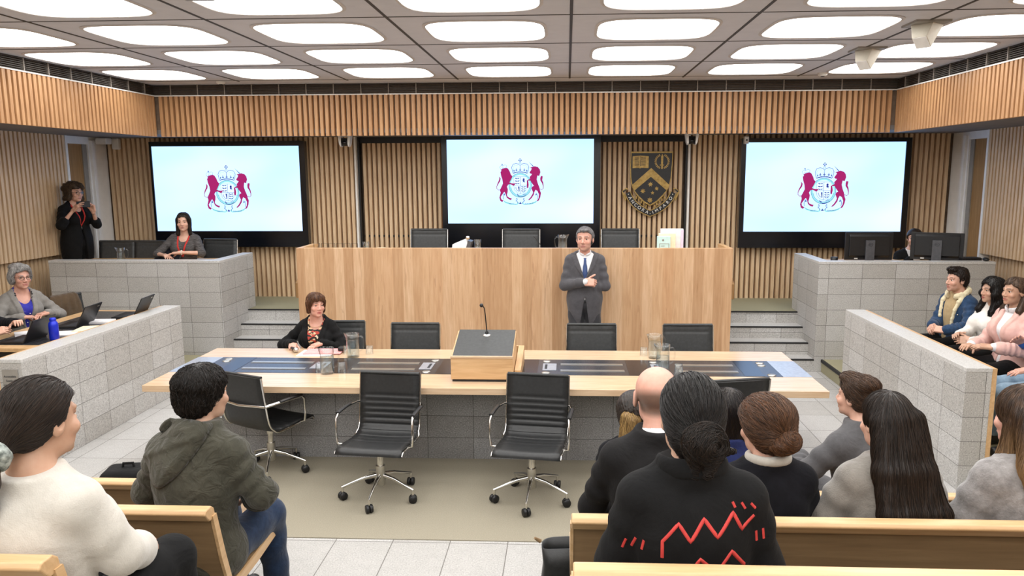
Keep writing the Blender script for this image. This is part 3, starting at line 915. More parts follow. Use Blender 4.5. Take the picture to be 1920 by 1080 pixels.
mb = MB(); mb.box(CX0 + 0.03, YB + 0.145, 1.46, CX1 - 0.03, YB + 0.17, 1.49)
mb.box(CX0 + 0.0, YB + 0.10, 2.80, CX1, YB + 0.16, 2.90)
mb.box(CX0 - 0.005, YB + 0.05, 0.75, CX0 + 0.018, YB + 0.16, 2.90); mb.box(CX1 - 0.018, YB + 0.05, 0.75, CX1 + 0.005, YB + 0.16, 2.90)
struct(mb.build('trim_2', M['black_plastic']))
mb = MB(); mb.box(CX0 - 0.035, YB - 0.02, 0.6, CX0 - 0.008, YB + 0.1, 2.90); mb.box(CX1 + 0.008, YB - 0.02, 0.6, CX1 + 0.035, YB + 0.1, 2.90)
struct(mb.build('trim_3', M['white_plastic']))

def side_wall(side):
    x = WX0 if side == 'left' else WX1; s = 1 if side == 'left' else -1
    y1 = 9.72
    a = MB(); slats_y(a, -3.0, y1, x, 1.34, 2.90, s); slats_y(a, -3.0, y1, x - s * 0.12, 0.0, 1.36, s)
    struct(a.build('wall_' + side, M['slat']))
    b = MB(); b.box(min(x - s*0.06, x - s*0.16), -3.0, 1.34, max(x - s*0.06, x - s*0.16), y1, ZC)
    b.box(min(x - s*0.18, x - s*0.4), -3.0, 0.0, max(x - s*0.18, x - s*0.4), 10.9, ZC)
    struct(b.build('wall_%s_backing' % side, M['slat_back']))
    c = MB()
    def bx(m, d0, d1, ya, yb, z0, z1): m.box(min(x - s*d0, x - s*d1), ya, z0, max(x - s*d0, x - s*d1), yb, z1)
    bx(c, 0.0, 0.18, y1, 9.765, 0.6, 2.90); bx(c, 0.02, 0.18, 10.22, 10.64, 0.6, 2.90); bx(c, 0.02, 0.18, 9.765, 10.22, 2.785, 2.90)
    bx(c, -0.015, 0.05, 10.25, 10.31, 0.6, 2.84)
    struct(c.build('wall_%s_return' % side, M['white_wall'], bevel=0.004))
    d = MB(); bx(d, 0.06, 0.11, 9.765, 10.13, 0.6, 2.785)
    n = '1' if side == 'left' else '2'
    dr = struct(d.build('door_' + n, M['door_oak']))
    e = MB(); bx(e, 0.045, 0.13, 10.13, 10.22, 0.6, 2.785); e.build('door_stile', M['frame_grey'], dr)
side_wall('left'); side_wall('right')
mb = MB(); mb.box(-7.2, -3.2, 0, 6.1, -3.0, ZC); struct(mb.build('wall_front', M['white_wall']))

# bulkhead with slats, soffit, vent grille
mb = MB()
slats_x(mb, FX0, FX1, 9.60, 2.85, 3.36, 0.0695, 0.040, 0.05)
slats_y(mb, -3.0, 9.60, FX0, 2.85, 3.36, 1, 0.0695, 0.040, 0.05); slats_y(mb, -3.0, 9.60, FX1, 2.85, 3.36, -1, 0.0695, 0.040, 0.05)
struct(mb.build('trim_4', M['slat_fascia']))
mb = MB(); mb.box(FX0 - 0.1, 9.65, 2.90, FX1 + 0.1, 9.75, ZC); mb.box(FX0 - 0.15, -3, 2.90, FX0 - 0.05, 9.75, ZC); mb.box(FX1 + 0.05, -3, 2.90, FX1 + 0.15, 9.75, ZC)
struct(mb.build('trim_5', M['slat_back']))
mb = MB(); mb.box(WX0 - 0.3, 9.64, 2.885, WX1 + 0.3, 10.95, 2.94); mb.box(WX0 - 0.3, -3, 2.885, FX0 - 0.045, 9.64, 2.94); mb.box(FX1 + 0.045, -3, 2.885, WX1 + 0.3, 9.64, 2.94)
struct(mb.build('ceiling_soffit', M['soffit']))
mb = MB(); pm = MB(); lm_ = MB()
g = 0.03
for k in range(7):
    z = 3.372 + 0.0185 * k
    mb.box(FX0 - g, 9.60 + g - 0.012, z, FX1 + g, 9.60 + g + 0.012, z + 0.008)
    mb.box(FX0 - g - 0.012, -3, z, FX0 - g + 0.012, 9.6 + g, z + 0.008); mb.box(FX1 + g - 0.012, -3, z, FX1 + g + 0.012, 9.6 + g, z + 0.008)
x = FX0 + 0.2
while x < FX1: pm.box(x, 9.60 + g - 0.02, 3.36, x + 0.012, 9.66, 3.5); x += 0.352
y = 9.4
while y > -3: pm.box(FX0 - 0.05, y, 3.36, FX0 - g + 0.02, y + 0.012, 3.5); pm.box(FX1 + g - 0.02, y, 3.36, FX1 + 0.05, y + 0.012, 3.5); y -= 0.352
lm_.box(FX0 - 0.03, 9.595, 3.357, FX1 + 0.03, 9.66, 3.369); lm_.box(FX0 - 0.06, -3, 3.357, FX0 + 0.005, 9.6, 3.369); lm_.box(FX1 - 0.005, -3, 3.357, FX1 + 0.06, 9.6, 3.369)
struct(mb.build('trim_6', M['grille'])); struct(pm.build('trim_7', M['grille_post'])); struct(lm_.build('trim_8', M['white_plastic']))

# ceiling with shadow joints
mb = MB(); mb.box(FX0 - 0.15, -3.1, ZC, FX1 + 0.15, 9.78, ZC + 0.08); struct(mb.build('ceiling', M['ceiling']))
mb = MB()
xs = [-0.65 + 1.355 * (k + 0.5) for k in range(-4, 4)]; ys = [9.22 - 1.19 * k for k in range(11)]
for x in xs:
    if FX0 < x < FX1: mb.box(x - 0.011, -3, ZC - 0.004, x + 0.011, 9.3, ZC + 0.01)
for y in ys: mb.box(FX0, y - 0.007, ZC - 0.003, FX1, y + 0.007, ZC + 0.01)
struct(mb.build('trim_9', M['joint']))

def squircle(ax, ay, n=4.2, N=56):
    o = []
    for i in range(N):
        t = 2 * PI * i / N; c, s = math.cos(t), math.sin(t)
        o.append((math.copysign(abs(c) ** (2 / n), c) * ax, math.copysign(abs(s) ** (2 / n), s) * ay))
    return o
def light_parts(root):
    sq = squircle(0.465, 0.435); so = squircle(0.49, 0.46); N = len(sq)
    m = MB(); m.add([(a, b, -0.004) for a, b in sq], [tuple(range(N - 1, -1, -1))]); m.build('diffuser', M['lightpanel'], root, fixn=False)
    r = MB()
    r.add([(a, b, -0.003) for a, b in so] + [(a, b, -0.010) for a, b in sq] + [(a, b, -0.002) for a, b in sq], [(i, (i+1) % N, N + (i+1) % N, N + i) for i in range(N)] + [(N + i, N + (i+1) % N, 2*N + (i+1) % N, 2*N + i) for i in range(N)], 0, True)
    r.build('rim', M['lightrim'], root)
colw = ['first', 'second', 'third', 'centre', 'fifth', 'sixth', 'seventh']
roww = ['the back row', 'the second row from the back', 'the third row from the back', 'the nearest visible row']
L0 = None
for r in range(10):
    for c in range(7):
        loc = (-0.65 + 1.355 * (c - 3), 8.63 - 1.19 * r, ZC)
        lab = ('glowing ceiling panel, %s from the left in %s' % (colw[c], roww[r]) if c != 3 else 'glowing ceiling panel, middle one of %s' % roww[r]) if r < 4 else 'glowing white rounded ceiling panel behind the viewer'
        if L0 is None:
            L0 = empty('ceiling_light', loc, 0, lab, 'ceiling light', 'luminous ceiling panels'); light_parts(L0)
        else: dup(L0, loc, 0, lab, 'luminous ceiling panels')

# ================================================================= stone boxes, bench, barriers
def stone_box(x0, x1, flank, label):
    e = empty('stone_desk_enclosure', ((x0 + x1) / 2, 8.85, 0), 0, label, 'desk enclosure')
    o = Vector(e.location)
    a = MB(); b = MB()
    th = 0.14
    a.box(x0, 8.85, 0, x1, 8.85 + th, 1.30)
    fx = (x1 - th, x1) if flank == 'R' else (x0, x0 + th)
    a.box(fx[0], 8.85 + th, 0, fx[1], 9.82, 1.30)
    b.box(x0, 8.845, 1.30, x1, 8.85 + th, 1.33); b.box(fx[0], 8.85 + th, 1.30, fx[1], 9.82, 1.33)
    for m, n, mt in ((a, 'stone_wall', M['granite']), (b, 'stone_cap', M['granite_cap'])):
        ob = m.build(n, mt, e, origin=tuple(o), bevel=0.003); ob.location = (0, 0, 0)
    d = MB(); ix0, ix1 = (x0 + 0.02, x1 - th) if flank == 'R' else (x0 + th, x1 - 0.02)
    d.box(ix0, 8.85 + th, 1.245, ix1, 9.62, 1.275)
    
    ob = d.build('desk_top', M['oak_x'], e, origin=tuple(o)); ob.location = (0, 0, 0)
stone_box(-6.37, -4.22, 'R', 'grey granite block enclosure on the left with three black chairs behind it')
stone_box(2.96, 4.98, 'L', 'grey granite block enclosure on the right with two monitors on it')

e = empty('judges_bench', (-0.63, 8.5, 0), 0, 'long high oak panelled bench under the middle screen', 'bench')
def part(m, n, mt, e, **k):
    ob = m.build(n, mt, e, origin=tuple(e.location), **k); ob.location = (0, 0, 0); return ob
m = MB(); m.box(-3.14, 8.5, 0, 1.88, 8.56, 1.52); part(m, 'front_panel', M['bench_oak'], e, bevel=0.004)
for x0 in (-3.14, 1.82):
    m = MB(); m.box(x0, 8.56, 0, x0 + 0.06, 9.10, 1.38); m.box(x0, 8.56, 1.42, x0 + 0.06 , 9.10, 1.52); m.box(x0, 8.56, 1.38, x0 + 0.06, 8.8, 1.42)
    part(m, 'side_panel', M['oak_y'], e, bevel=0.004)
m = MB(); m.box(-3.08, 8.56, 1.40, 1.82, 9.08, 1.44); part(m, 'worktop', M['oak_x'], e)
for x0, lab in ((-3.22, 'sloping wooden handrail on the left side of the high bench'), (1.93, 'sloping wooden handrail on the right side of the high bench')):
    m = MB(); q = [(8.70, 0.90), (8.70, 1.08), (9.20, 1.38), (9.20, 1.24), (8.80, 0.97)]
    m.prism(q, x0 - 0.022, x0 + 0.022, plane='yz')
    h = m.build('handrail', M['door_oak'], origin=(x0, 8.75, 0.9), bevel=0.004); tag(h, lab, 'handrail')
    m = MB(); sgn = 1 if x0 < 0 else -1
    for yy, zz in ((8.85, 1.06), (9.05, 1.19)): m.tube([(x0, yy, zz), (x0 + sgn * 0.095, yy, zz)], 0.009, 8)
    o = m.build('bracket', M['chrome'], h, origin=(x0, 8.75, 0.9)); o.location = (0, 0, 0)

def barrier(x0, x1, y0, y1, wood, label):
    e = empty('stone_barrier', ((x0 + x1) / 2, y0, 0), 0, label, 'barrier')
    m = MB(); m.box(x0, y0, 0, x1, y1, 0.91); part(m, 'stone_wall', M['granite'], e, bevel=0.003)
    m = MB(); m.box(x0, y0 - 0.003, 0.91, x1, y1, 0.94); part(m, 'stone_cap', M['granite_cap'], e, bevel=0.003)
    m = MB(); m.box(wood[0], y0 + 0.002, 0.0, wood[1], y1, 0.935); part(m, 'wood_backing', M['oak_y'], e)
    return e
BL = barrier(-4.45, -4.26, 5.50, 7.94, (-4.485, -4.45), 'low grey granite barrier in front of the left side desk')
BR = barrier(2.93, 3.12, 5.46, 7.86, (3.12, 3.155), 'low grey granite barrier in front of the people seated on the right')
s = empty('wall_sign', (-4.355, 5.492, 0.72), 0, 'small grey sign with a wheelchair symbol on the end of the left barrier', 'sign')
m = MB(); m.box(-0.062, -0.003, -0.13, 0.062, 0.003, 0.14); m.build('plate', M['frame_grey'], s)
for i, t in enumerate(('Accessible', 'Seating', 'companions')):
    text_mesh(t, 0.024, M['ink'], 'lettering', s, (0, -0.0045, 0.085 - 0.034 * i), (PI/2, 0, 0), 0.0005)
m = MB()
pts = [(-0.012, -0.005, -0.02), (-0.010, -0.005, -0.055), (0.012, -0.005, -0.055), (0.024, -0.005, -0.085)]
m.tube(pts, 0.004, 6)
m.tube([(-0.006 + 0.026 * math.cos(a), -0.005, -0.075 + 0.026 * math.sin(a)) for a in [PI*0.75 + i * PI * 1.35 / 14 for i in range(15)]], 0.0035, 6)
m.sphere((-0.012, -0.005, -0.006), 0.007, 10, 6)
m.build('wheelchair_symbol', M['ink'], s)

# ================================================================= screens and crest
def poly(m, pts, y, mi):
    """flat polygon facing -Y, filled by ear clipping"""
    from mathutils.geometry import tessellate_polygon
    v = [Vector((a, b, 0)) for a, b in pts]
    tris = tessellate_polygon([v])
    m.add([(a, y, b) for a, b in pts], [tuple(t) for t in tris], mi)
def stroke(m, pts, w, y, mi, closed=False):
    n = len(pts); L = []; Rr = []
    for i in range(n):
        a = pts[(i-1) % n] if (closed or i > 0) else pts[i]; b = pts[(i+1) % n] if (closed or i < n-1) else pts[i]
        dx, dy = b[0]-a[0], b[1]-a[1]; l = math.hypot(dx, dy) or 1
        ww = w[i] if isinstance(w, (list, tuple)) else w
        L.append((pts[i][0] - dy/l*ww/2, y, pts[i][1] + dx/l*ww/2)); Rr.append((pts[i][0] + dy/l*ww/2, y, pts[i][1] - dx/l*ww/2))
    fs = [(i, (i+1) % n, n + (i+1) % n, n + i) for i in range(n if closed else n - 1)]
    m.add(L + Rr, fs, mi)
def arc(cx, cy, rx, ry, a0, a1, n=24): return [(cx + rx*math.cos(a0 + (a1-a0)*i/n), cy + ry*math.sin(a0 + (a1-a0)*i/n)) for i in range(n + 1)]

def emblem(k):
    """royal arms traced in its own u,v frame (v down), k metres per unit"""
    m = MB()
    T = lambda P: [((u - 800) * k, (595 - v) * k) for u, v in P]
    W = lambda w: w * k
    MG, NV, TL, WH = 0, 1, 2, 3
    # scroll ribbons and garter, pale teal under the rest
    poly(m, T([(530, 885), (570, 905), (640, 930), (745, 940), (758, 905), (775, 930), (752, 955), (640, 950), (560, 925)]), -0.0010, TL)
    poly(m, T([(1070, 885), (1030, 905), (960, 930), (855, 940), (842, 905), (825, 930), (848, 955), (960, 950), (1040, 925)]), -0.0010, TL)
    stroke(m, T(arc(800, 650, 165, 175, 0, 2*PI, 60)[:-1]), W(26), -0.0010, TL, True)
    stroke(m, T([(660, 690), (650, 720), (690, 780), (740, 825)]), W(10), -0.0012, TL); stroke(m, T([(940, 690), (960, 720), (920, 780), (860, 825)]), W(10), -0.0012, TL)
    stroke(m, T(arc(800, 650, 178, 187, 0, 2*PI, 60)[:-1]), W(5), -0.0014, NV, True)
    stroke(m, T(arc(800, 650, 150, 158, 0.2, PI - 0.2, 30)), W(4), -0.0014, NV)
    # shield
    poly(m, T([(700, 520), (905, 520), (905, 650), (890, 720), (850, 760), (800, 780), (750, 760), (712, 720), (700, 650)]), -0.0013, WH)
    stroke(m, T([(700, 520), (905, 520), (905, 650), (890, 720), (850, 760), (800, 780), (750, 760), (712, 720), (700, 650)]), W(4), -0.0016, NV, True)
    stroke(m, T([(802, 520), (802, 780)]), W(5), -0.0016, NV); stroke(m, T([(702, 648), (905, 648)]), W(5), -0.0016, NV)
    for (cx, cy) in ((755, 545), (755, 585), (755, 625), (852, 675), (852, 708), (850, 740)):
        poly(m, T([(cx-36, cy-8), (cx-20, cy-10), (cx-8, cy-2), (cx+12, cy-6), (cx+30, cy-12), (cx+34, cy-4), (cx+22, cy+2), (cx+24, cy+11), (cx+12, cy+4), (cx-6, cy+5), (cx-14, cy+12), (cx-20, cy+4), (cx-34, cy+2)]), -0.0018, NV)
    poly(m, T([(845, 545), (862, 540), (872, 560), (862, 575), (880, 580), (866, 590), (880, 612), (866, 606), (856, 596), (842, 612), (846, 592), (834, 578), (848, 570), (836, 560)]), -0.0018, NV)
    stroke(m, T([(728, 675), (735, 705), (752, 732), (785, 745)]), W(7), -0.0018, NV); poly(m, T([(765, 668), (788, 668), (788, 750), (778, 742)]), -0.0018, NV)
    # buckle under the shield
    stroke(m, T([(752, 780), (765, 815), (800, 832), (845, 825), (900, 800), (835, 790), (880, 770)]), W(9), -0.0018, NV)
    stroke(m, T([(750, 800), (785, 800)]), W(6), -0.0018, NV)
    for s in (1, -1):
        stroke(m, T([(800 + s*60, 845), (800 + s*45, 870), (800 + s*62, 890), (800 + s*40, 915), (800 + s*35, 935)]), W(8), -0.0018, NV)
        stroke(m, T([(800 + s*62, 850), (800 + s*68, 905)]), W(4), -0.0018, NV)
        stroke(m, T([(800 + s*260, 780), (800 + s*272, 830), (800 + s*265, 870)]), W(7), -0.0016, NV)
        poly(m, T([(800 + s*250, 765), (800 + s*235, 810), (800 + s*258, 805)]), -0.0016, NV)
        stroke(m, T([(800 + s*270, 885), (800 + s*230, 915), (800 + s*150, 938), (800 + s*60, 952)]), W(3), -0.0016, NV)
    poly(m, T([(780, 930), (795, 918), (800, 900), (805, 918), (820, 930), (818, 940), (782, 940)]), -0.0018, NV)
    # crown
    stroke(m, T([(690, 465), (676, 420), (668, 370), (690, 325), (735, 312), (775, 322), (800, 345), (825, 322), (865, 312), (915, 325), (938, 370), (928, 420), (912, 465)]), W(7), -0.0016, NV)
    stroke(m, T([(705, 440), (690, 380), (715, 340), (760, 345)]), W(4), -0.0016, TL); stroke(m, T([(897, 440), (912, 380), (887, 340), (842, 345)]), W(4), -0.0016, TL)
    stroke(m, T([(690, 465), (745, 448), (800, 445), (860, 448), (912, 465)]), W(10), -0.0018, NV); stroke(m, T([(700, 452), (800, 432), (903, 452)]), W(4), -0.0018, NV)
    for cx, cy, r in ((742, 412, 22), (800, 410, 24), (865, 412, 22), (705, 425, 14), (905, 425, 14)):
        stroke(m, T([(cx, cy - r), (cx, cy + r)]), W(9), -0.0018, NV); stroke(m, T([(cx - r*0.8, cy + 4), (cx + r*0.8, cy + 4)]), W(9), -0.0018, NV)
    stroke(m, T([(800, 340), (800, 400)]), W(6), -0.0018, NV)
    for q in range(4):
        a = q * PI / 2; c, s_ = math.cos(a), math.sin(a)
        R2 = lambda x, y: (800 + c*x - s_*y, 263 + s_*x + c*y)
        poly(m, T([R2(0, 0), R2(26, -11), R2(26, 11)]), -0.0018, NV)
    stroke(m, T(arc(800, 306, 14, 12, 0, 2*PI, 16)[:-1]), W(4), -0.0018, NV, True)
    # lion
    lion = [(505, 430), (500, 405), (530, 390), (560, 382), (590, 380), (612, 392), (640, 440), (655, 485), (680, 512), (665, 545), (642, 590), (630, 605), (665, 618), (700, 622), (740, 612), (718, 635), (700, 662), (670, 645), (640, 632), (612, 640), (592, 672), (606, 712), (602, 755), (590, 800), (602, 828), (640, 848), (668, 852), (655, 882), (618, 868), (585, 840), (572, 795), (550, 750), (522, 788), (492, 832), (502, 868), (536, 888), (515, 912), (483, 892), (470, 842), (490, 765), (480, 722), (505, 672), (528, 622), (520, 560), (500, 500), (490, 440)]
    poly(m, T(lion), -0.0020, MG)
    stroke(m, T([(488, 720), (455, 722), (432, 700), (432, 668), (452, 620), (476, 580), (484, 545), (470, 515)]), [W(q) for q in (9, 8, 8, 9, 18, 24, 22, 4)], -0.0020, MG)
    stroke(m, T([(500, 408), (478, 370), (500, 345), (530, 352), (560, 332), (590, 345), (580, 385)]), W(4), -0.0018, NV)
    stroke(m, T([(518, 315), (522, 350)]), W(7), -0.0018, NV); stroke(m, T([(506, 326), (532, 330)]), W(6), -0.0018, NV)
    for q in (520, 545, 570): stroke(m, T([(q, 372), (q + 4, 396)]), W(5), -0.0018, NV)
    # unicorn
    uni = [(955, 378), (985, 368), (1030, 356), (1080, 370), (1108, 405), (1118, 450), (1108, 480), (1098, 508), (1070, 500), (1060, 560), (1076, 620), (1100, 680), (1112, 735), (1126, 772), (1116, 832), (1092, 888), (1062, 906), (1064, 888), (1086, 850), (1094, 795), (1070, 740), (1040, 722), (1020, 762), (1012, 800), (978, 850), (946, 880), (920, 880), (960, 838), (990, 790), (1000, 758), (976, 702), (986, 672), (1014, 660), (985, 622), (958, 578), (925, 580), (934, 640), (926, 696), (904, 692), (906, 578), (926, 562), (955, 552), (948, 522), (975, 492), (985, 476), (960, 470), (944, 452), (968, 420), (982, 392)]
    poly(m, T(uni), -0.0020, MG)
    poly(m, T([(1000, 362), (930, 280), (1012, 356)]), -0.0020, NV)
    stroke(m, T([(1105, 705), (1140, 718), (1162, 700), (1162, 660), (1150, 610), (1130, 575), (1132, 540), (1140, 508)]), [W(q) for q in (9, 8, 9, 12, 22, 30, 36, 30)], -0.0020, MG)
    return m
def screen(cx, cz, w, h, yo, frame, label, tilt=0.0):
    e = empty('wall_screen', (cx, yo, cz), 0, label, 'screen')
    m = MB(); fx0, fx1, fz0, fz1 = frame
    m.box(fx0, 0.0, fz0, fx1, 0.08, fz1)
    for a, b, c, d in ((fx0, -w/2, fz0, fz1), (w/2, fx1, fz0, fz1), (-w/2, w/2, fz0, -h/2), (-w/2, w/2, h/2, fz1)): m.box(a, -0.02, c, b, 0.0, d)
    m.build('bezel', M['black_gloss'], e)
    m = MB(); m.box(-w/2, -0.006, -h/2, w/2, -0.001, h/2); m.build('display', M['screen'], e)
    o = emblem(w / 276 / 8.31).build('coat_of_arms', [M['em_mag'], M['em_navy'], M['em_teal'], M['em_white']], e, fixn=False)
    o.location = (0, -0.0075, 0)
    t = 0.012 * w / 2.05
    for s, txt in ((-1, 'DIEU ET'), (1, 'MON DROIT')):
        text_mesh(txt, 0.022 * w / 2.05, M['em_navy'], 'motto', e, (s * 0.125, -0.0102, -0.305 * w / 2.05), (PI/2, 0, 0), 0.0002)
    return e
screen(-0.655, 2.252, 2.05, 1.165, 10.55, (-1.10, 1.12, -1.0, 0.64), 'middle wall screen with the red lion and unicorn arms, behind the high bench')
screen(-4.80, 2.165, 2.11, 1.19, 10.46, (-1.085, 1.135, -0.82, 0.66), 'left wall screen with red lion and unicorn arms, behind the red lanyard woman')
screen(3.50, 2.165, 2.13, 1.21, 10.46, (-1.13, 1.14, -0.83, 0.66), 'right wall screen with the red lion and unicorn arms, above the two monitors')

def crest():
    e = empty('wall_crest', (1.175, 10.66, 2.22), 0, 'black and gold shield crest with a scroll on the slatted wall', 'crest')
    k = 0.00105   # metres per unit of the traced frame (u 0..1008, v 0..1080)
    T = lambda P: [((u - 522) * k, (540 - v) * k) for u, v in P]
    def ext(name, polys, y0, y1, mat, parent=e, bevel=0.0):
        m = MB()
        for P in polys: m.prism(T(P), y0, y1)
        return m.build(name, mat, parent, bevel=bevel)
    sh = [(255, 118), (812, 118), (806, 300), (796, 470), (770, 580), (735, 650), (680, 720), (610, 790), (520, 840), (430, 790), (360, 720), (305, 650), (272, 580), (250, 470), (246, 300)]
    si = [(262, 138), (800, 138), (796, 300), (785, 460), (760, 570), (725, 640), (670, 705), (600, 772), (520, 820), (440, 772), (370, 705), (315, 640), (282, 570), (262, 460), (256, 300)]
    ext('shield_rim', [sh], 0, 0.035, M['gold']); sh_o = ext('shield', [si], -0.004, 0.0, M['crest_black'])
    ext('chevron', [[(525, 335), (770, 560), (735, 632), (522, 450), (308, 632), (272, 560)]], -0.014, -0.004, M['gold'])
    # book
    m = MB()
    m.prism(T([(276, 180), (376, 172), (488, 180), (488, 336), (390, 332), (376, 342), (362, 332), (276, 336)]), -0.010, -0.004)
    b = m.build('book', M['gold'], e)
    m = MB()
    for sx in (0, 1):
        for q in range(8):
            u0 = 305 + sx * 82; v0 = 192 + q * 15
            m.prism(T([(u0, v0), (u0 + 62, v0 - 4), (u0 + 62, v0 + 2), (u0, v0 + 6)]), -0.012, -0.0098)
    m.prism(T([(377, 180), (383, 180), (383, 310), (377, 310)]), -0.012, -0.0098)
    m.build('page_lines', M['crest_black'], b)
    # sword and wreath
    m = MB()
    m.prism(T([(668, 150), (682, 185), (678, 290), (695, 292), (693, 302), (678, 304), (676, 350), (656, 350), (654, 304), (638, 302), (636, 292), (654, 290), (652, 185)]), -0.012, -0.004)
    m.build('sword', M['gold'], e)
    m = MB()
    for s in (1, -1):
        for q in range(11):
            a = -PI/2 + 0.25 + q * 0.235
            cx, cy = 667 + s * 86 * math.cos(a), 250 - 88 * math.sin(a)
            for w_ in (-1, 1):
                d = a + PI/2 + w_ * 0.55
                tx, ty = s * math.cos(d), -math.sin(d)
                L, Wd = 26, 6
                m.prism(T([(cx, cy), (cx + tx*L*0.5 - ty*Wd, cy + ty*L*0.5 + tx*Wd), (cx + tx*L, cy + ty*L), (cx + tx*L*0.5 + ty*Wd, cy + ty*L*0.5 - tx*Wd)]), -0.010, -0.004)
    m.build('laurel_wreath', M['gold'], e)
    for (cx, cy, r, n) in ((518, 550, 36, 7), (602, 608, 30, 7), (420, 640, 36, 7), (548, 664, 26, 5), (514, 762, 42, 8)):
        P = []
        for q in range(2 * n):
            a = -PI/2 + PI * q / n; rr = r if q % 2 == 0 else r * 0.5
            P.append((cx + rr * math.cos(a), cy + rr * math.sin(a)))
        ext('star', [P], -0.012, -0.004, M['gold'])
    # scroll: outer band through control points
    ctr = [(215, 660), (255, 742), (310, 812), (380, 868), (450, 908), (522, 940), (594, 908), (664, 868), (735, 812), (790, 742), (826, 660)]
    import bisect
    def off(P, d):
        o = []
        for i in range(len(P)):
            a = P[max(i-1, 0)]; b_ = P[min(i+1, len(P)-1)]
            dx, dy = b_[0]-a[0], b_[1]-a[1]; l = math.hypot(dx, dy); o.append((P[i][0] - dy/l*d, P[i][1] + dx/l*d))
        return o
    for nm, d, y0, y1, mt in (('scroll_rim', 44, -0.008, 0.02, M['gold']), ('scroll', 32, -0.011, -0.008, M['crest_black'])):
        A, B_ = off(ctr, d), off(ctr, -d); m = MB()
        for i in range(len(ctr) - 1): m.prism(T([A[i], A[i+1], B_[i+1], B_[i]]), y0, y1)
        m.build(nm, mt, e)
    for s in (1, -1):
        f = lambda u: 522 + s * (u - 522)
        ext('scroll_fold', [[(f(200), 595), (f(225), 612), (f(165), 655), (f(200), 745), (f(188), 775), (f(150), 690), (f(136), 640)]], 0.0, 0.02, M['gold'])
        ext('scroll_fold', [[(f(196), 612), (f(206), 620), (f(160), 660), (f(148), 640)]], -0.003, 0.0, M['crest_black'])
        m = MB()
        for q in range(5):
            t = q / 5; u = 330 + 165 * t; v = 700 + 150 * t - 40 * t * (1 - t) * 0
            m.prism(T([(f(u), v), (f(u + 16), v + 10), (f(u + 10), v + 46), (f(u - 8), v + 34)]), -0.004, 0.02)
        m.build('scroll_strut', M['gold'], e)
    # motto letters along the scroll
    cum = [0]
    for i in range(len(ctr) - 1): cum.append(cum[-1] + math.dist(ctr[i], ctr[i+1]))
    def at(t):
        d = t * cum[-1]; i = min(max(bisect.bisect(cum, d) - 1, 0), len(ctr) - 2)
        q = (d - cum[i]) / (cum[i+1] - cum[i]); a, b_ = ctr[i], ctr[i+1]
        return (a[0] + (b_[0]-a[0])*q, a[1] + (b_[1]-a[1])*q), math.atan2(-(b_[1]-a[1]), b_[0]-a[0])
    word = [('•', 0.03), ('A', 0.095), ('N', 0.165), ('C', 0.235), ('O', 0.305), ('R', 0.375), ('A', 0.445), ('•', 0.5), ('I', 0.545), ('M', 0.61), ('P', 0.68), ('A', 0.75), ('R', 0.825), ('O', 0.90), ('•', 0.97)]
    for ch, t in word:
        (u, v), a = at(t); (x, z), = T([(u, v)])
        if ch == '•':
            m = MB(); m.lathe([(0.006, -0.0125), (0.006, -0.011)], 10, (x, 0, z), axis='y'); 
            m2 = MB(); m2.sphere((x, -0.011, z), (0.0065, 0.003, 0.0065), 10, 6); m2.build('scroll_dot', M['white_plastic'], e)
        else: text_mesh(ch, 0.062, M['white_plastic'], 'scroll_letter', e, (x, -0.0125, z), (PI/2, -a, 0), 0.0015)
crest()
# ================================================================= long table
e = empty('long_table', (-0.67, 6.13, 0), 0, 'long pale beech table on a grey granite base in the middle of the room', 'table')
TZ = 0.74
m = MB(); m.box(-3.31, 5.50, TZ - 0.052, 1.97, 6.77, TZ); part(m, 'table_top', M['table_oak'], e, bevel=0.003)
m = MB(); m.box(-2.9, 5.93, 0, 1.6, 6.40, TZ - 0.052); part(m, 'stone_base', M['granite_dark'], e)
m = MB(); m.box(-2.95, 5.72, TZ - 0.11, 1.62, 6.5, TZ - 0.052); part(m, 'apron_frame', M['black_plastic'], e)
IY0, IY1 = 5.90, 6.41
m = MB(); m.box(-3.08, IY0, TZ, 1.74, IY1, TZ + 0.002); part(m, 'inlay', M['inlay'], e)
for q0, q1 in ((-3.31, -3.08), (1.74, 1.97)):
    m = MB(); m.box(q0, IY0, TZ, q1, IY1, TZ + 0.002); part(m, 'inlay_end', M['inlay_pale'], e)
def inl(name, x0, x1, y0, y1, mat, h=0.004): 
    m = MB(); m.box(x0, y0, TZ + 0.002, x1, y1, TZ + 0.002 + h); part(m, name, M[mat], e)
for x0, x1 in ((-2.92, -2.77), (-2.02, -1.84), (-1.08, -0.93), (-0.40, -0.24), (0.51, 0.68), (1.44, 1.60)): inl('lid', x0, x1, IY0 + 0.004, IY1 - 0.004, 'inlay_dark', 0.0015)
for x0, x1 in ((-2.745, -2.20), (-1.805, -1.27), (-0.05, 0.48), (0.925, 1.41)):
    for y in (6.035, 6.24): inl('steel_strip', x0, x1, y - 0.025, y + 0.025, 'steel')
for x0, x1 in ((-2.17, -2.05), (-1.24, -1.135), (-0.20, -0.085), (0.715, 0.78)):
    inl('socket_plate', x0, x1, 6.04, 6.26, 'inlay_pale', 0.003); inl('socket_slot', x0 + 0.018 if x1 < 0.3 and x0 > -0.3 else x1 - 0.04, x0 + 0.038 if x1 < 0.3 and x0 > -0.3 else x1 - 0.02, 6.08, 6.22, 'ink', 0.005)
for x, y in ((-1.15, 6.345), (-1.16, 5.965), (-3.0, 6.345), (-2.99, 6.275), (-0.17, 6.345), (-0.17, 5.965), (0.75, 6.335), (1.66, 6.335), (1.655, 6.255), (1.66, 5.945)):
    m = MB(); m.lathe([(0.0, 0.006), (0.030, 0.006), (0.035, 0.002), (0.035, 0.0)], 20, (x, y, TZ + 0.002)); part(m, 'cover_disc', M['steel'], e)

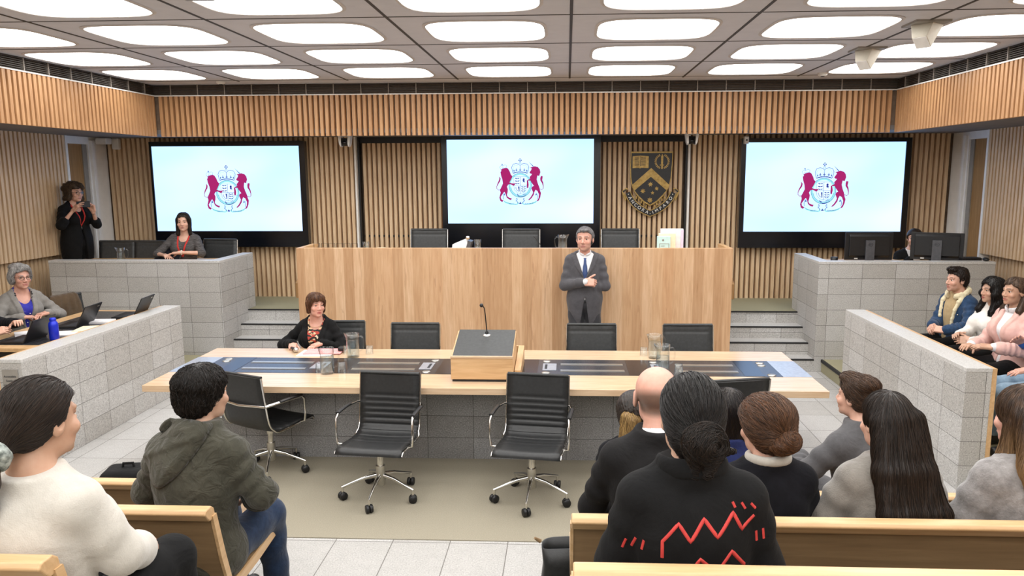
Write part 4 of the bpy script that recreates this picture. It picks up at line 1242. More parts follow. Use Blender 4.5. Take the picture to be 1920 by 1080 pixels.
# lectern on the table
e = empty('table_lectern', (-0.665, 5.9, TZ), 0, 'wooden lectern with a sloping charcoal top standing on the long table', 'lectern')
m = MB(); m.hexa([(-0.245, -0.22, 0.02), (-0.245, 0.22, 0.02), (0.245, 0.22, 0.02), (0.245, -0.22, 0.02)], [(-0.245, -0.22, 0.195), (-0.245, 0.22, 0.320), (0.245, 0.22, 0.320), (0.245, -0.22, 0.195)])
m.build('body', M['oak_x'], e, bevel=0.004)
m = MB(); m.box(-0.235, -0.21, 0, 0.235, 0.21, 0.02); m.build('plinth', M['black_plastic'], e)
sl = math.atan2(0.14, 0.44)
m = MB(); m.hexa([(-0.232, -0.207, 0.2), (-0.232, 0.222, 0.321), (0.238, 0.222, 0.321), (0.238, -0.207, 0.2)], [(-0.232, -0.207, 0.208), (-0.232, 0.222, 0.329), (0.238, 0.222, 0.329), (0.238, -0.207, 0.208)])
m.build('sloping_top', M['leather_grey'], e, bevel=0.002)
m = MB(); m.box(-0.247, -0.226, 0.19, 0.247, -0.208, 0.21); m.build('front_lip', M['table_oak'], e, bevel=0.003)
m = MB(); m.hexa([(0.25, -0.12, 0), (0.25, 0.42, 0), (0.30, 0.42, 0), (0.30, -0.12, 0)], [(0.25, -0.12, 0.07), (0.25, 0.42, 0.15), (0.30, 0.42, 0.15), (0.30, -0.12, 0.07)])
m.box(0.22, 0.40, 0, 0.25, 0.42, 0.15)
m.build('side_tray', M['oak_y'], e, bevel=0.003)
zc = 0.208 + 0.136 * (0.30 + 0.207 - 0.207) / 0.429
e = empty('gooseneck_microphone', (-0.66, 6.04, TZ + 0.305), 0, 'black gooseneck microphone rising from the lectern top', 'microphone')
m = MB(); m.lathe([(0.036, -0.012), (0.036, -0.004), (0.026, 0.004), (0.018, 0.006)], 24, (0, 0, 0)); m.build('base_ring', M['chrome'], e)
m = MB(); m.lathe([(0.015, 0.0), (0.014, 0.02), (0.008, 0.03)], 16); m.build('socket', M['black_plastic'], e)
m = MB(); m.tube([(0, 0, 0.02), (-0.006, -0.002, 0.10), (-0.012, -0.006, 0.18), (-0.018, -0.012, 0.225), (-0.03, -0.03, 0.248)], 0.0045, 8); m.build('gooseneck', M['black_plastic'], e)
m = MB(); m.sphere((-0.037, -0.042, 0.252), (0.016, 0.021, 0.016), 14, 10); m.build('windscreen', M['black_plastic'], e)

# ================================================================= swivel chairs
def chair_profile(ribs=True):
    """seat-and-back curve in (y, z); front of seat at +y"""
    P = [(0.245, 0.415), (0.235, 0.440), (0.20, 0.452), (0.10, 0.447), (0.0, 0.437), (-0.10, 0.432), (-0.165, 0.440), (-0.205, 0.470), (-0.228, 0.52), (-0.243, 0.60), (-0.257, 0.70), (-0.272, 0.80), (-0.285, 0.895)]
    o = []
    for i in range(len(P) - 1):
        p0 = P[max(i-1, 0)]; p1 = P[i]; p2 = P[i+1]; p3 = P[min(i+2, len(P)-1)]
        for q in range(9):
            t = q / 9
            o.append(tuple(0.5 * (2*p1[k] + (p2[k]-p0[k])*t + (2*p0[k]-5*p1[k]+4*p2[k]-p3[k])*t*t + (3*p1[k]-p0[k]-3*p2[k]+p3[k])*t**3) for k in (0, 1)))
    o.append(P[-1]); return o
def sling(P, w0, w1, ribz, th=0.013):
    m = MB(); n = len(P); NX = 9
    top = []; bot = []
    for i, (y, z) in enumerate(P):
        a = P[max(i-1, 0)]; b = P[min(i+1, n-1)]
        dy, dz = b[0]-a[0], b[1]-a[1]; l = math.hypot(dy, dz) or 1
        ny, nz = (dz / l, -dy / l)        # towards the sitter
        if nz < 0 and abs(nz) > abs(ny): ny, nz = -ny, -nz
        if ny < 0 and abs(ny) >= abs(nz): ny, nz = -ny, -nz
        t = i / (n - 1); w = w0 + (w1 - w0) * t
        th_ = th
        for rz in ribz:
            d = abs(z - rz) if y < -0.15 else abs(y - rz) if rz < 0.3 else 9
            th_ -= 0.008 * math.exp(-(d / 0.007) ** 2)
        for j in range(NX + 1):
            u = -1 + 2 * j / NX; e_ = 1 - 0.35 * max(0, abs(u) - 0.86) / 0.14
            dip = -0.010 * (1 - u * u)
            top.append((u * w/2, y + ny * (th_ * e_ + dip), z + nz * (th_ * e_ + dip))); bot.append((u * w/2, y - ny * (th * e_ - dip), z - nz * (th * e_ - dip)))
    W = NX + 1; o = n * W; fs = []
    for i in range(n - 1):
        for j in range(NX):
            a = i*W + j; fs.append((a, a+1, a+W+1, a+W)); fs.append((o+a, o+a+W, o+a+W+1, o+a+1))
        for j, s in ((0, 0), (NX, 1)):
            a = i*W + j; fs.append((a, a+W, o+a+W, o+a) if s == 0 else (a, o+a, o+a+W, a+W))
    for j in range(NX):
        fs.append((j, o+j, o+j+1, j+1)); a = (n-1)*W + j; fs.append((a, a+1, o+a+1, o+a))
    m.add(top + bot, fs, 0, True); return m
def make_chair(loc, rz, label, group, mat='leather', arms=True, full=True):
    e = empty('swivel_chair', loc, rz, label, 'chair', group)
    P = chair_profile(); cut = [i for i, p in enumerate(P) if p[0] < -0.19][0]
    sling(P[:cut + 1], 0.50, 0.47, [0.02, -0.05, -0.12] if arms else []).build('seat', M[mat], e)
    ribz = [0.50, 0.545, 0.59, 0.635, 0.68, 0.725] if arms else [0.83, 0.60]
    b = sling(P[cut:], 0.47, 0.475, ribz).build('backrest', M[mat], e)
    m = MB(); m.tube([(-0.237, -0.285, 0.895), (0.237, -0.285, 0.895)], 0.0145, 8); m.build('top_roll', M[mat], b)
    for s in (-1, 1):
        m = MB(); m.tube([(s*0.252, p[0] , p[1] - 0.012) for p in P[6:cut:3]] + [(s*0.243, p[0] - 0.008, p[1]) for p in P[cut::4]], 0.0075, 8)
        m.build('side_rail', M['chrome'], e)
        if arms:
            m = MB(); m.tube([(s*0.25, 0.09, 0.438), (s*0.288, 0.10, 0.45), (s*0.293, 0.105, 0.52), (s*0.293, 0.10, 0.640), (s*0.290, 0.07, 0.668), (s*0.288, -0.10, 0.672), (s*0.262, -0.235, 0.665), (s*0.245, -0.265, 0.66)], 0.0085, 8, sx=1.5)
            a = m.build('armrest', M['chrome'], e)
            m = MB(); m.tube([(s*0.290, 0.075, 0.674), (s*0.288, -0.02, 0.679), (s*0.284, -0.15, 0.676)], 0.010, 8, sx=1.8); m.build('arm_pad', M['black_plastic'], a)
    if full:
        m = MB(); m.tube([(-0.25, -0.27, 0.66), (0, -0.30, 0.652), (0.25, -0.27, 0.66)], 0.011, 8); m.build('back_stretcher', M['chrome'], e)
        m = MB(); m.tube([(-0.245, 0.0, 0.425), (-0.13, 0.0, 0.385), (0.0, 0.0, 0.372), (0.13, 0.0, 0.385), (0.245, 0.0, 0.425)], 0.012, 8, sx=2.0); m.build('seat_stretcher', M['chrome'], e)
    m = MB(); m.lathe([(0.030, 0.375), (0.030, 0.33), (0.024, 0.32), (0.024, 0.24)], 18); c = m.build('column', M['chrome'], e)
    m = MB(); m.lathe([(0.034, 0.25), (0.034, 0.10), (0.028, 0.095)], 18); m.build('column_sleeve', M['steel'], c)
    for q in range(5):
        a = 2 * PI * q / 5 + 0.35; c, s = math.cos(a), math.sin(a)
        m = MB(); m.tube([(0.02*c, 0.02*s, 0.175), (0.12*c, 0.12*s, 0.158), (0.29*c, 0.29*s, 0.098)], [0.020, 0.015, 0.010], 8, sx=0.8)
        m.tube([(0.285*c, 0.285*s, 0.10), (0.285*c, 0.285*s, 0.06)], 0.009, 8)
        lg = m.build('leg', M['chrome'], e)
        m = MB(); R = Matrix.Rotation(a + 0.6, 3, 'Z')
        for t in (-0.014, 0.014):
            vs0 = len(m.v); m.lathe([(0.0, t-0.011), (0.029, t-0.011), (0.031, t-0.006), (0.031, t+0.006), (0.029, t+0.011), (0.0, t+0.011)], 16, axis='y')
            for i in range(vs0, len(m.v)): v = R @ Vector(m.v[i]); m.v[i] = (v.x + 0.285*c, v.y + 0.285*s, v.z + 0.031)
        w = m.build('caster', M['black_plastic'], lg)
        # chrome hood over the wheels
    return e
CH = make_chair((-1.365, 5.175, 0.006), PI - 0.10, 'black ribbed swivel chair left of the lectern, turned to face the audience', 'armchairs in front of the table')
CH.scale = (0.97, 0.97, 0.965)
dup(CH, (-0.25, 5.16, 0.006), PI - 0.13, 'black ribbed swivel chair right in front of the lectern, turned to face the audience')
dup(CH, (-2.36, 5.62, 0.006), -0.42, 'black swivel chair behind the man in the olive jacket, seen from its back')
dup(CH, (1.20, 5.60, 0.006), 0.22, 'black swivel chair at the right end of the table, seen from its back')
CF = make_chair((-1.50, 6.93, 0), PI, 'plain black chair behind the table between the seated woman and the lectern', 'plain chairs on the far side of the table', 'leather_grey', False)
dup(CF, (0.245, 6.93, 0), PI, 'plain black chair at the far side of the table in front of the standing man')
dup(CF, (1.19, 6.93, 0), PI + 0.02, 'plain black chair at the far side of the table, rightmost there, behind the water jugs')
dup(CF, (-2.26, 7.02, 0), PI + 0.05, 'plain black chair the brown-haired woman sits on behind the table')
for x, lab in ((-1.80, 'charcoal chair behind the high bench, below the left edge of the middle screen'), (-0.595, 'charcoal chair behind the high bench, centred under the middle screen'), (0.69, 'charcoal chair behind the high bench, between the standing man and the crest')):
    dup(CF, (x, 9.42, 0.75 + 0.0), PI, lab, 'chairs behind the high bench')
for x, r, lab in ((-5.95, 0.05, 'black chair behind the left granite enclosure, nearest the photographer'), (-5.50, -0.02, 'black chair behind the left granite enclosure, just left of the seated woman'), (-4.72, -0.1, 'black chair in the left granite enclosure under the red lanyard woman')):
    dup(CF, (x, 9.62 if x > -5 else 9.36, 0.60), PI + r, lab, 'chairs in the left enclosure')
dup(CF, (-5.26, 7.80, 0.15), -PI/2 - 0.22, 'black chair at the left side desk with a brown jacket hung over its back')
dup(CF, (-5.62, 7.28, 0.15), -PI/2, 'black chair the grey-haired woman sits on at the left side desk')

# ================================================================= pews
def pew(x0, x1, yb, z, label, seats=True):
    e = empty('pew', ((x0 + x1)/2, yb, z), 0, label, 'bench', 'audience pews')
    w = (x1 - x0) / 2
    # back: reclined veneer shell with a rolled solid top edge
    k_ = 0.74; q_ = lambda L: [(0.19 + (y - 0.19) * k_ - 0.035, z) for y, z in L]
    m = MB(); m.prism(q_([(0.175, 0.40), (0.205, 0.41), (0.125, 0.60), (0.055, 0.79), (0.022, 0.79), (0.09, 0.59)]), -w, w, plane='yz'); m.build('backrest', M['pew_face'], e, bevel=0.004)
    m = MB(); m.prism([(0.060, 0.775), (0.052, 0.815), (0.030, 0.832), (-0.012, 0.830), (-0.022, 0.815), (0.012, 0.775)], -w - 0.002, w + 0.002, plane='yz'); m.build('top_rail', M['oak_x'], e, bevel=0.006, seg=3)
    for s in (-1, 1):
        m = MB(); m.prism(q_([(0.170, 0.40), (0.210, 0.41), (0.130, 0.60), (0.060, 0.79), (0.018, 0.79), (0.085, 0.59)]), s*w - 0.006, s*w + 0.006, plane='yz'); m.build('end_edge', M['oak_y'], e)
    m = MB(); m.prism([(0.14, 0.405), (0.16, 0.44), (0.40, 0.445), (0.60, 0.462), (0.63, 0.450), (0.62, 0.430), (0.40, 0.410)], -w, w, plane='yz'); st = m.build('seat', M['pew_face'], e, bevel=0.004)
    for s in (-1, 1):
        m = MB(); m.prism([(0.14, 0.400), (0.16, 0.443), (0.40, 0.448), (0.60, 0.466), (0.634, 0.452), (0.624, 0.426), (0.40, 0.406)], s*w - 0.005, s*w + 0.005, plane='yz'); m.build('seat_edge', M['oak_y'], st)
    for x in ([-w + 0.25, w - 0.25] + ([0.0] if w > 1.2 else [])):
        m = MB(); m.box(x - 0.02, 0.28, 0, x + 0.02, 0.50, 0.41); m.build('leg', M['black_plastic'], e, bevel=0.004)
    return e
pew(0.20, 3.6, 3.47, 0.0, 'front row oak pew on the right of the aisle')
pew(0.022, 3.6, 2.575, 0.29, 'second row oak pew right of the aisle, in front of the black jacket woman')
pew(0.02, 3.6, 1.715, 0.57, 'nearest oak pew on the right of the aisle, at the bottom edge of the frame')
pew(-3.4, -1.80, 3.50, 0.0, 'front row oak pew on the left, mostly hidden by the man in the olive jacket')
pew(-3.4, -1.345, 2.585, 0.29, 'second row oak pew on the left, behind the man in the olive jacket')
pew(-3.4, -1.315, 1.70, 0.57, 'nearest oak pew on the left, behind the woman in the white sweater')
pew_side = empty('side_bench', (4.3, 6.6, 0.15), 0, 'long low bench behind the right barrier that the row of young people sits on', 'bench')
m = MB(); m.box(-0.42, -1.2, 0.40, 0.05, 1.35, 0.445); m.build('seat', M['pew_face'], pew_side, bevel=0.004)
m = MB(); m.hexa([(0.05, -1.2, 0.45), (0.05, 1.35, 0.45), (0.09, 1.35, 0.45), (0.09, -1.2, 0.45)], [(0.13, -1.2, 0.80), (0.13, 1.35, 0.80), (0.16, 1.35, 0.80), (0.16, -1.2, 0.80)]); m.build('backrest', M['oak_y'], pew_side, bevel=0.004)
for y in (-1.0, 0.1, 1.2):
    for x in (-0.36, 0.0):
        m = MB(); m.box(x - 0.025, y - 0.025, 0, x + 0.025, y + 0.025, 0.40); m.build('leg', M['black_plastic'], pew_side)

# ================================================================= things on tables
def jug(loc, rz, label, fill=0.62, s=1.0):
    e = empty('water_jug', loc, rz, label, 'jug', 'glass water jugs'); e.scale = (s, s, s)
    m = MB()
    out = [(0.0, 0.0), (0.052, 0.0), (0.056, 0.008), (0.056, 0.16), (0.059, 0.215)]; inn = [(0.056, 0.215), (0.0525, 0.16), (0.0525, 0.014), (0.0, 0.012)]
    m.lathe(out + inn, 28)
    # pull a pouring lip
    for i, v in enumerate(m.v):
        a = math.atan2(v[1], v[0]); f = math.exp(-((abs(a) - PI) / 0.35) ** 2) * max(0, (v[2] - 0.17) / 0.045)
        m.v[i] = (v[0] - 0.022 * f, v[1], v[2] + 0.008 * f)
    m.build('jug_body', M['glass'], e)
    m = MB(); m.tube([(0.055, 0, 0.185), (0.080, 0, 0.190), (0.098, 0, 0.165), (0.098, 0, 0.11), (0.088, 0, 0.07), (0.056, 0, 0.05)], 0.0065, 10); m.build('handle', M['glass'], e)
    m = MB(); m.lathe([(0.0, 0.0135), (0.0518, 0.0155), (0.0518, 0.215 * fill), (0.0, 0.215 * fill)], 28); m.build('water', M['water'], e)
    return e
jug((-1.915, 6.46, TZ), 0.1, 'glass water jug on the long table in front of the brown-haired woman', 0.72)
jug((-1.965, 5.89, TZ + 0.003), 0.0, 'glass water jug on the long table inlay, nearer the audience on the left half', 0.66)
jug((0.78, 6.50, TZ), 0.3, 'glass water jug on the far edge of the long table, right half', 0.70)
jug((0.80, 6.09, TZ + 0.003), 0.0, 'glass water jug on the table inlay behind the bald man', 0.55)
jug((-0.05, 8.85, 1.44), PI, 'glass water jug on the high bench just left of the standing man', 0.6, 0.95)
jug((-5.63, 9.15, 1.275), 0.4, 'glass water jug on the left granite enclosure', 0.3, 0.85)
def tumbler(loc, label, group, h=0.095, r=0.036, upside=True, water=False):
    e = empty('tumbler', loc, 0, label, 'glass', group)
    m = MB(); P = [(0.0, 0.0), (r*0.86, 0.0), (r, h), (r - 0.003, h), (r*0.86 - 0.003, 0.008), (0.0, 0.008)]
    if upside: P = [(a, h - b) for a, b in P]
    m.lathe(P, 22); m.build('glass_wall', M['glass'], e)
    if water: 
        m = MB(); m.lathe([(0, 0.009), (r*0.84, 0.009), (r*0.9, h*0.5), (0, h*0.5)], 22); m.build('water', M['water'], e)
for x, y, lab in ((-2.05, 5.95, 'upturned tumbler left of the nearer jug on the left half of the table'), (-1.87, 5.97, 'upturned tumbler right of the nearer jug on the left half of the table'), (-2.005, 6.58, 'upturned tumbler left of the jug by the brown-haired woman'), (-1.80, 6.59, 'upturned tumbler right of the jug by the brown-haired woman'),
                  (0.695, 6.60, 'upturned tumbler left of the far jug on the right half of the table'), (0.92, 6.0, 'upturned tumbler right of the jug behind the bald man')):
    tumbler((x, y, TZ + (0.003 if y < 6.42 else 0)), lab, 'upturned tumblers beside the jugs', 0.075, 0.036)
tumbler((-2.45, 9.0, 1.44), 'glass tumbler at the left end of the high bench', 'glasses on the high bench', 0.11, 0.04, False, True)
tumbler((-1.07, 8.9, 1.44), 'glass tumbler on the high bench under the left part of the middle screen', 'glasses on the high bench', 0.145, 0.042, False, True)

e = empty('handheld_microphone', (-2.50, 6.62, TZ + 0.026), 2.2, 'black handheld microphone with a grey mesh head lying at the left of the table', 'microphone')
m = MB(); m.tube([(0.0, 0, 0), (0.14, 0, -0.008)], [0.017, 0.012], 14); m.build('grip', M['black_plastic'], e)
m = MB(); m.sphere((-0.022, 0, 0.0), (0.028, 0.025, 0.025), 16, 10); m.build('mesh_head', M['steel'], e)
m = MB(); m.box(-2.44, 6.47, TZ, -2.13, 6.69, TZ + 0.006); tag(m.build('paper_sheets', M['paper'], origin=(-2.3, 6.6, TZ)), 'white sheets under the pink folder on the long table', 'papers')
m = MB(); m.box(-2.40, 6.52, TZ + 0.007, -2.06, 6.72, TZ + 0.014, R=Matrix.Rotation(0.05, 3, 'Z')); tag(m.build('folder', M['paper_pink'], origin=(-2.2, 6.6, TZ + 0.007)), 'pink paper folder in front of the brown-haired woman', 'folder')
m = MB(); m.box(-2.10, 6.60, TZ + 0.015, -2.03, 6.67, TZ + 0.055); tag(m.build('eyeglass_case', M['black_plastic'], origin=(-2.06, 6.63, TZ + 0.015), bevel=0.012), 'small black case beside the pink folder', 'case')

# books and papers on the high bench
def book(x, y, z, w, h, d, mat, label, lean=0.0, extra=None):
    e = empty('book', (x, y, z), 0, label, 'book', 'books standing on the high bench')
    m = MB(); m.box(-w/2, 0, 0, w/2, d, h); m.build('cover', M[mat], e, bevel=0.003)
    m = MB(); m.box(-w/2 + 0.006, 0.004, h - 0.004, w/2 - 0.006, d - 0.004, h + 0.001); m.build('pages', M['paper'], e)
    return e
b = book(1.145, 8.86, 1.44, 0.155, 0.185, 0.045, 'paper_cyan', 'pale green book standing at the front of the books on the high bench')
m = MB()
for q in ((-0.05, -0.003, 0.0, 0.06, 0.0, 0.10),): 
    for r_ in ((-0.052, 0.094, 0.062, 0.1), (-0.052, 0.0, -0.046, 0.1), (0.056, 0.0, 0.062, 0.1)): m.box(r_[0], -0.003, r_[1], r_[2], 0.001, r_[3])
m.box(-0.035, -0.003, 0.068, 0.01, 0.001, 0.074); m.sphere((-0.01, 0.0, 0.14), (0.012, 0.003, 0.014), 10, 6)
m.build('cover_print', M['frame_grey'], b)
book(1.19, 8.92, 1.44, 0.20, 0.215, 0.03, 'paper_cream', 'cream book just behind the pale green book')
book(1.255, 8.98, 1.44, 0.27, 0.265, 0.05, 'paper', 'tall white book behind the cream book on the high bench')
book(1.375, 8.96, 1.44, 0.03, 0.255, 0.14, 'paper_lilac', 'narrow lilac book at the right of the books on the high bench')
e = empty('binder', (-1.27, 8.86, 1.44), 0, 'open white ring binder with a round steel clamp on the high bench', 'binder')
m = MB(); m.hexa([(-0.11, 0, 0), (-0.11, 0.2, 0), (0.10, 0.2, 0), (0.10, 0, 0)], [(-0.10, 0.02, 0.085), (-0.10, 0.18, 0.085), (0.07, 0.18, 0.155), (0.07, 0.02, 0.155)]); m.build('pages', M['paper'], e)
m = MB(); m.lathe([(0.0, -0.01), (0.024, -0.01), (0.024, 0.01), (0.0, 0.01)], 18, (0.085, 0.02, 0.165), axis='y'); m.build('clamp', M['chrome'], e)
m = MB(); m.box(0.07, 0.0, 0.0, 0.115, 0.2, 0.13, R=Matrix.Rotation(0.3, 3, 'Y')); m.build('cover', M['grey_plastic'], e)
m = MB(); m.box(-2.32, 8.9, 1.44, -2.22, 9.05, 1.475); tag(m.build('notepad', M['paper_cream'], origin=(-2.3, 8.95, 1.44)), 'small cream notepad at the left end of the high bench', 'notepad')
e = empty('wire_rack', (-2.98, 8.66, 1.44), 0, 'black wire letter rack at the left end of the high bench', 'rack')
m = MB()
for x in (0.0, 0.09, 0.18, 0.27, 0.36, 0.45):
    m.tube([(x, 0, 0), (x, 0, 0.12), (x + 0.07, 0, 0.12), (x + 0.07, 0, 0)], 0.003, 6)
m.tube([(0, 0.0, 0.004), (0.52, 0.0, 0.004)], 0.003, 6); m.build('wire_loops', M['black_plastic'], e)
e = empty('gooseneck_microphone', (-0.30, 8.95, 1.44), 0, 'thin black gooseneck microphone on the high bench', 'microphone')
m = MB(); m.tube([(0, 0, 0), (-0.02, 0, 0.08), (-0.08, 0, 0.16), (-0.10, 0, 0.18)], 0.004, 8); m.build('gooseneck', M['black_plastic'], e)
m = MB(); m.lathe([(0.03, 0), (0.03, 0.012), (0.01, 0.02)], 16); m.build('base', M['black_plastic'], e)

# left side desk
e = empty('side_desk', (-4.9, 7.3, 0.15), 0, 'oak topped desk with a dark writing surface behind the left barrier', 'desk')
m = MB(); m.box(-5.28, 6.08, 0.855, -4.49, 7.90, 0.89); part(m, 'desk_top', M['oak_y'], e, bevel=0.003)
m = MB(); m.box(-5.12, 6.20, 0.89, -4.60, 7.82, 0.8925); part(m, 'writing_surface', M['inlay'], e)
m = MB(); m.box(-4.60, 6.2, 0.15, -4.52, 7.8, 0.855); part(m, 'modesty_panel', M['black_plastic'], e)
for y in (6.12, 7.82):
    m = MB(); m.box(-5.2, y, 0.15, -4.6, y + 0.04, 0.855); part(m, 'end_panel', M['black_plastic'], e)
DZ = 0.8925
def laptop(loc, rz, label, ang=2.05, s=0.95):
    e = empty('laptop', loc, rz, label, 'laptop', 'black laptops'); e.scale = (s, s, s)
    m = MB(); m.box(-0.17, -0.115, 0.0, 0.17, 0.115, 0.018); m.build('base', M['black_plastic'], e, bevel=0.004)
    R = Matrix.Rotation(-(ang - PI/2), 3, 'X')
    m = MB(); m.box(-0.17, 0.112, 0.016, 0.17, 0.122, 0.245, R=R, c=(0, 0.115, 0.016)); l = m.build('lid', M['black_plastic'], e, bevel=0.003)
    m = MB(); m.box(-0.155, 0.1105, 0.03, 0.155, 0.113, 0.232, R=R, c=(0, 0.115, 0.016)); m.build('display', M['inlay_dark'], l)
    m = MB(); m.box(-0.13, 0.1215, 0.205, -0.09, 0.1235, 0.218, R=R, c=(0, 0.115, 0.016)); m.build('badge', M['steel'], l)
    m = MB(); m.box(-0.14, -0.02, 0.018, 0.14, 0.095, 0.0195); m.build('keyboard', M['ink'], e)
    return e
# local +y of a laptop points away from its user
laptop((-4.88, 7.05, DZ), -PI/2 + 0.10, 'open black laptop on the side desk in front of the chair with the brown jacket')
laptop((-4.62, 7.56, DZ), -PI/2 + 0.12, 'open black laptop at the far end of the side desk')
laptop((-4.90, 6.38, DZ), -PI/2 + 0.05, 'open black laptop on the side desk just left of the blue bottle')
laptop((-5.10, 9.14, 1.275), 0.0, 'low black laptop on the left granite enclosure before the red lanyard woman', 2.3, 1.0)
e = empty('water_bottle', (-4.635, 6.42, DZ), 0, 'shiny blue metal water bottle on the left side desk', 'bottle')
m = MB(); m.lathe([(0.0, 0.0), (0.036, 0.0), (0.040, 0.008), (0.040, 0.135), (0.036, 0.155), (0.026, 0.168), (0.024, 0.172)], 24); m.build('bottle_body', M['bottle_blue'], e)
m = MB(); m.lathe([(0.025, 0.170), (0.027, 0.174), (0.027, 0.192), (0.022, 0.200), (0.0, 0.202)], 20); m.build('cap', M['bottle_blue'], e)
for i, (x, y, w, d, rz, mt, lab) in enumerate(((-4.70, 6.66, 0.20, 0.20, 0.35, 'paper', 'white sheets on the side desk right behind the blue bottle'), (-4.60, 6.85, 0.20, 0.26, 0.2, 'paper_cream', 'cream document nearest the barrier on the side desk'), (-4.70, 7.22, 0.20, 0.16, 0.1, 'paper', 'white sheets on the side desk between the two open laptops'), (-5.05, 6.62, 0.18, 0.14, 0.7, 'paper', 'loose white sheet in front of the grey-haired woman'))):
    m = MB(); m.box(x - w/2, y - d/2, DZ, x + w/2, y + d/2, DZ + 0.010 + 0.004 * i, R=Matrix.Rotation(rz, 3, 'Z')); tag(m.build('papers', M[mt], origin=(x, y, DZ)), lab, 'papers', 'papers on the left side desk')
m = MB(); m.sphere((-4.98, 7.50, DZ + 0.022), (0.03, 0.045, 0.022), 14, 8); tag(m.build('computer_mouse', M['white_plastic'], origin=(-4.98, 7.50, DZ)), 'white computer mouse on the far part of the side desk', 'mouse')

# monitors on the right enclosure
def monitor(loc, rz, label):
    e = empty('monitor', loc, rz, label, 'monitor', 'black monitors seen from behind')
    m = MB(); m.hexa([(-0.285, -0.012, 0.035), (-0.285, 0.012, 0.035), (0.285, 0.012, 0.035), (0.285, -0.012, 0.035)], [(-0.285, -0.012, 0.365), (-0.285, 0.012, 0.365), (0.285, 0.012, 0.365), (0.285, -0.012, 0.365)]); m.build('display_shell', M['black_plastic'], e, bevel=0.004)
    m = MB(); m.hexa([(-0.24, -0.034, 0.09), (-0.24, -0.012, 0.06), (0.24, -0.012, 0.06), (0.24, -0.034, 0.09)], [(-0.24, -0.034, 0.32), (-0.24, -0.012, 0.35), (0.24, -0.012, 0.35), (0.24, -0.034, 0.32)]); m.build('rear_housing', M['black_plastic'], e, bevel=0.006)
    m = MB(); m.box(-0.052, -0.062, 0.0, 0.052, -0.034, 0.275); st = m.build('stand_neck', M['grey_plastic'], e, bevel=0.004)
    m = MB(); m.tube([(0.024 * math.cos(a), -0.0635, 0.225 + 0.020 * math.sin(a)) for a in [2*PI*i/20 for i in range(20)]], 0.0018, 6, closed=True); m.build('logo_ring', M['ink'], st)
    text_mesh('DELL', 0.015, M['ink'], 'logo_lettering', st, (0, -0.064, 0.225), (PI/2, 0, 0), 0.0004)
    m = MB(); m.box(-0.13, -0.13, 0.0, 0.13, 0.07, 0.012); m.build('foot', M['grey_plastic'], e, bevel=0.004)
    m = MB(); m.box(-0.17, -0.0125, 0.045, -0.13, -0.014, 0.058); m.build('sticker', M['white_plastic'], e)
    return e
monitor((3.665, 9.22, 1.275), 0.0, 'black monitor seen from behind, left of the two on the right enclosure')
monitor((4.475, 9.22, 1.275), -0.42, 'black monitor seen from behind, right of the two, half hiding a person')
e = empty('keyboard', (4.83, 9.12, 1.275), 0.1, 'black keyboard at the right end of the right enclosure', 'keyboard')
m = MB(); m.box(-0.14, -0.07, 0.0, 0.10, 0.07, 0.075); m.build('case', M['black_plastic'], e, bevel=0.005)
m = MB()
for i in range(8):
    for j in range(3): m.box(-0.13 + 0.028*i, -0.06 + 0.04*j, 0.075, -0.107 + 0.028*i, -0.028 + 0.04*j, 0.08)
m.build('keys', M['ink'], e)
m = MB(); m.sphere((4.90, 8.915, 1.352), (0.035, 0.05, 0.022), 14, 8); tag(m.build('computer_mouse', M['black_plastic'], origin=(4.90, 8.915, 1.33)), 'black mouse on the stone edge right of the keyboard', 'mouse')
m = MB(); m.lathe([(0.0, 0), (0.04, 0), (0.042, 0.08), (0.036, 0.082), (0.0, 0.082)], 20, (3.22, 9.10, 1.275)); tag(m.build('desk_puck', M['black_plastic'], origin=(3.22, 9.1, 1.275)), 'small dark round device left of the monitors', 'device')

# ceiling and wall fittings
def ptz(x, label):
    e = empty('dome_camera', (x, 9.93, 2.885), 0, label, 'camera', 'white cameras under the bulkhead')
    m = MB(); m.box(-0.085, -0.06, -0.03, 0.085, 0.06, 0.0); m.build('mount', M['white_plastic'], e, bevel=0.006)
    for s in (-1, 1):
        m = MB(); m.prism([(s*0.085, -0.02), (s*0.045, -0.02), (s*0.042, -0.13), (s*0.05, -0.165), (s*0.07, -0.13)], -0.055, 0.055); m.build('yoke', M['white_plastic'], e, bevel=0.004)
    m = MB(); m.lathe([(0.0, -0.045), (0.052, -0.045), (0.052, 0.045), (0.0, 0.045)], 22, (0, 0, -0.10), axis='x'); m.build('camera_head', M['black_plastic'], e)
    m = MB(); m.lathe([(0.0, -0.062), (0.026, -0.062), (0.03, -0.045), (0.03, 0.0)], 18, (0, 0, -0.11), axis='y'); m.build('lens', M['black_gloss'], e)
ptz(-2.93, 'white yoke camera under the bulkhead left of the middle screen'); ptz(1.61, 'white yoke camera under the bulkhead right of the crest')
e = empty('wall_sensor', (2.42, 10.40, 2.80), 0, 'small white sensor at the top left corner of the right screen', 'sensor')
m = MB(); m.box(-0.03, -0.03, -0.05, 0.03, 0.06, 0.05); m.build('housing', M['white_plastic'], e, bevel=0.008)
m = MB(); m.sphere((0.0, -0.032, 0.0), (0.012, 0.006, 0.012), 10, 6); m.build('lens', M['black_plastic'], e)
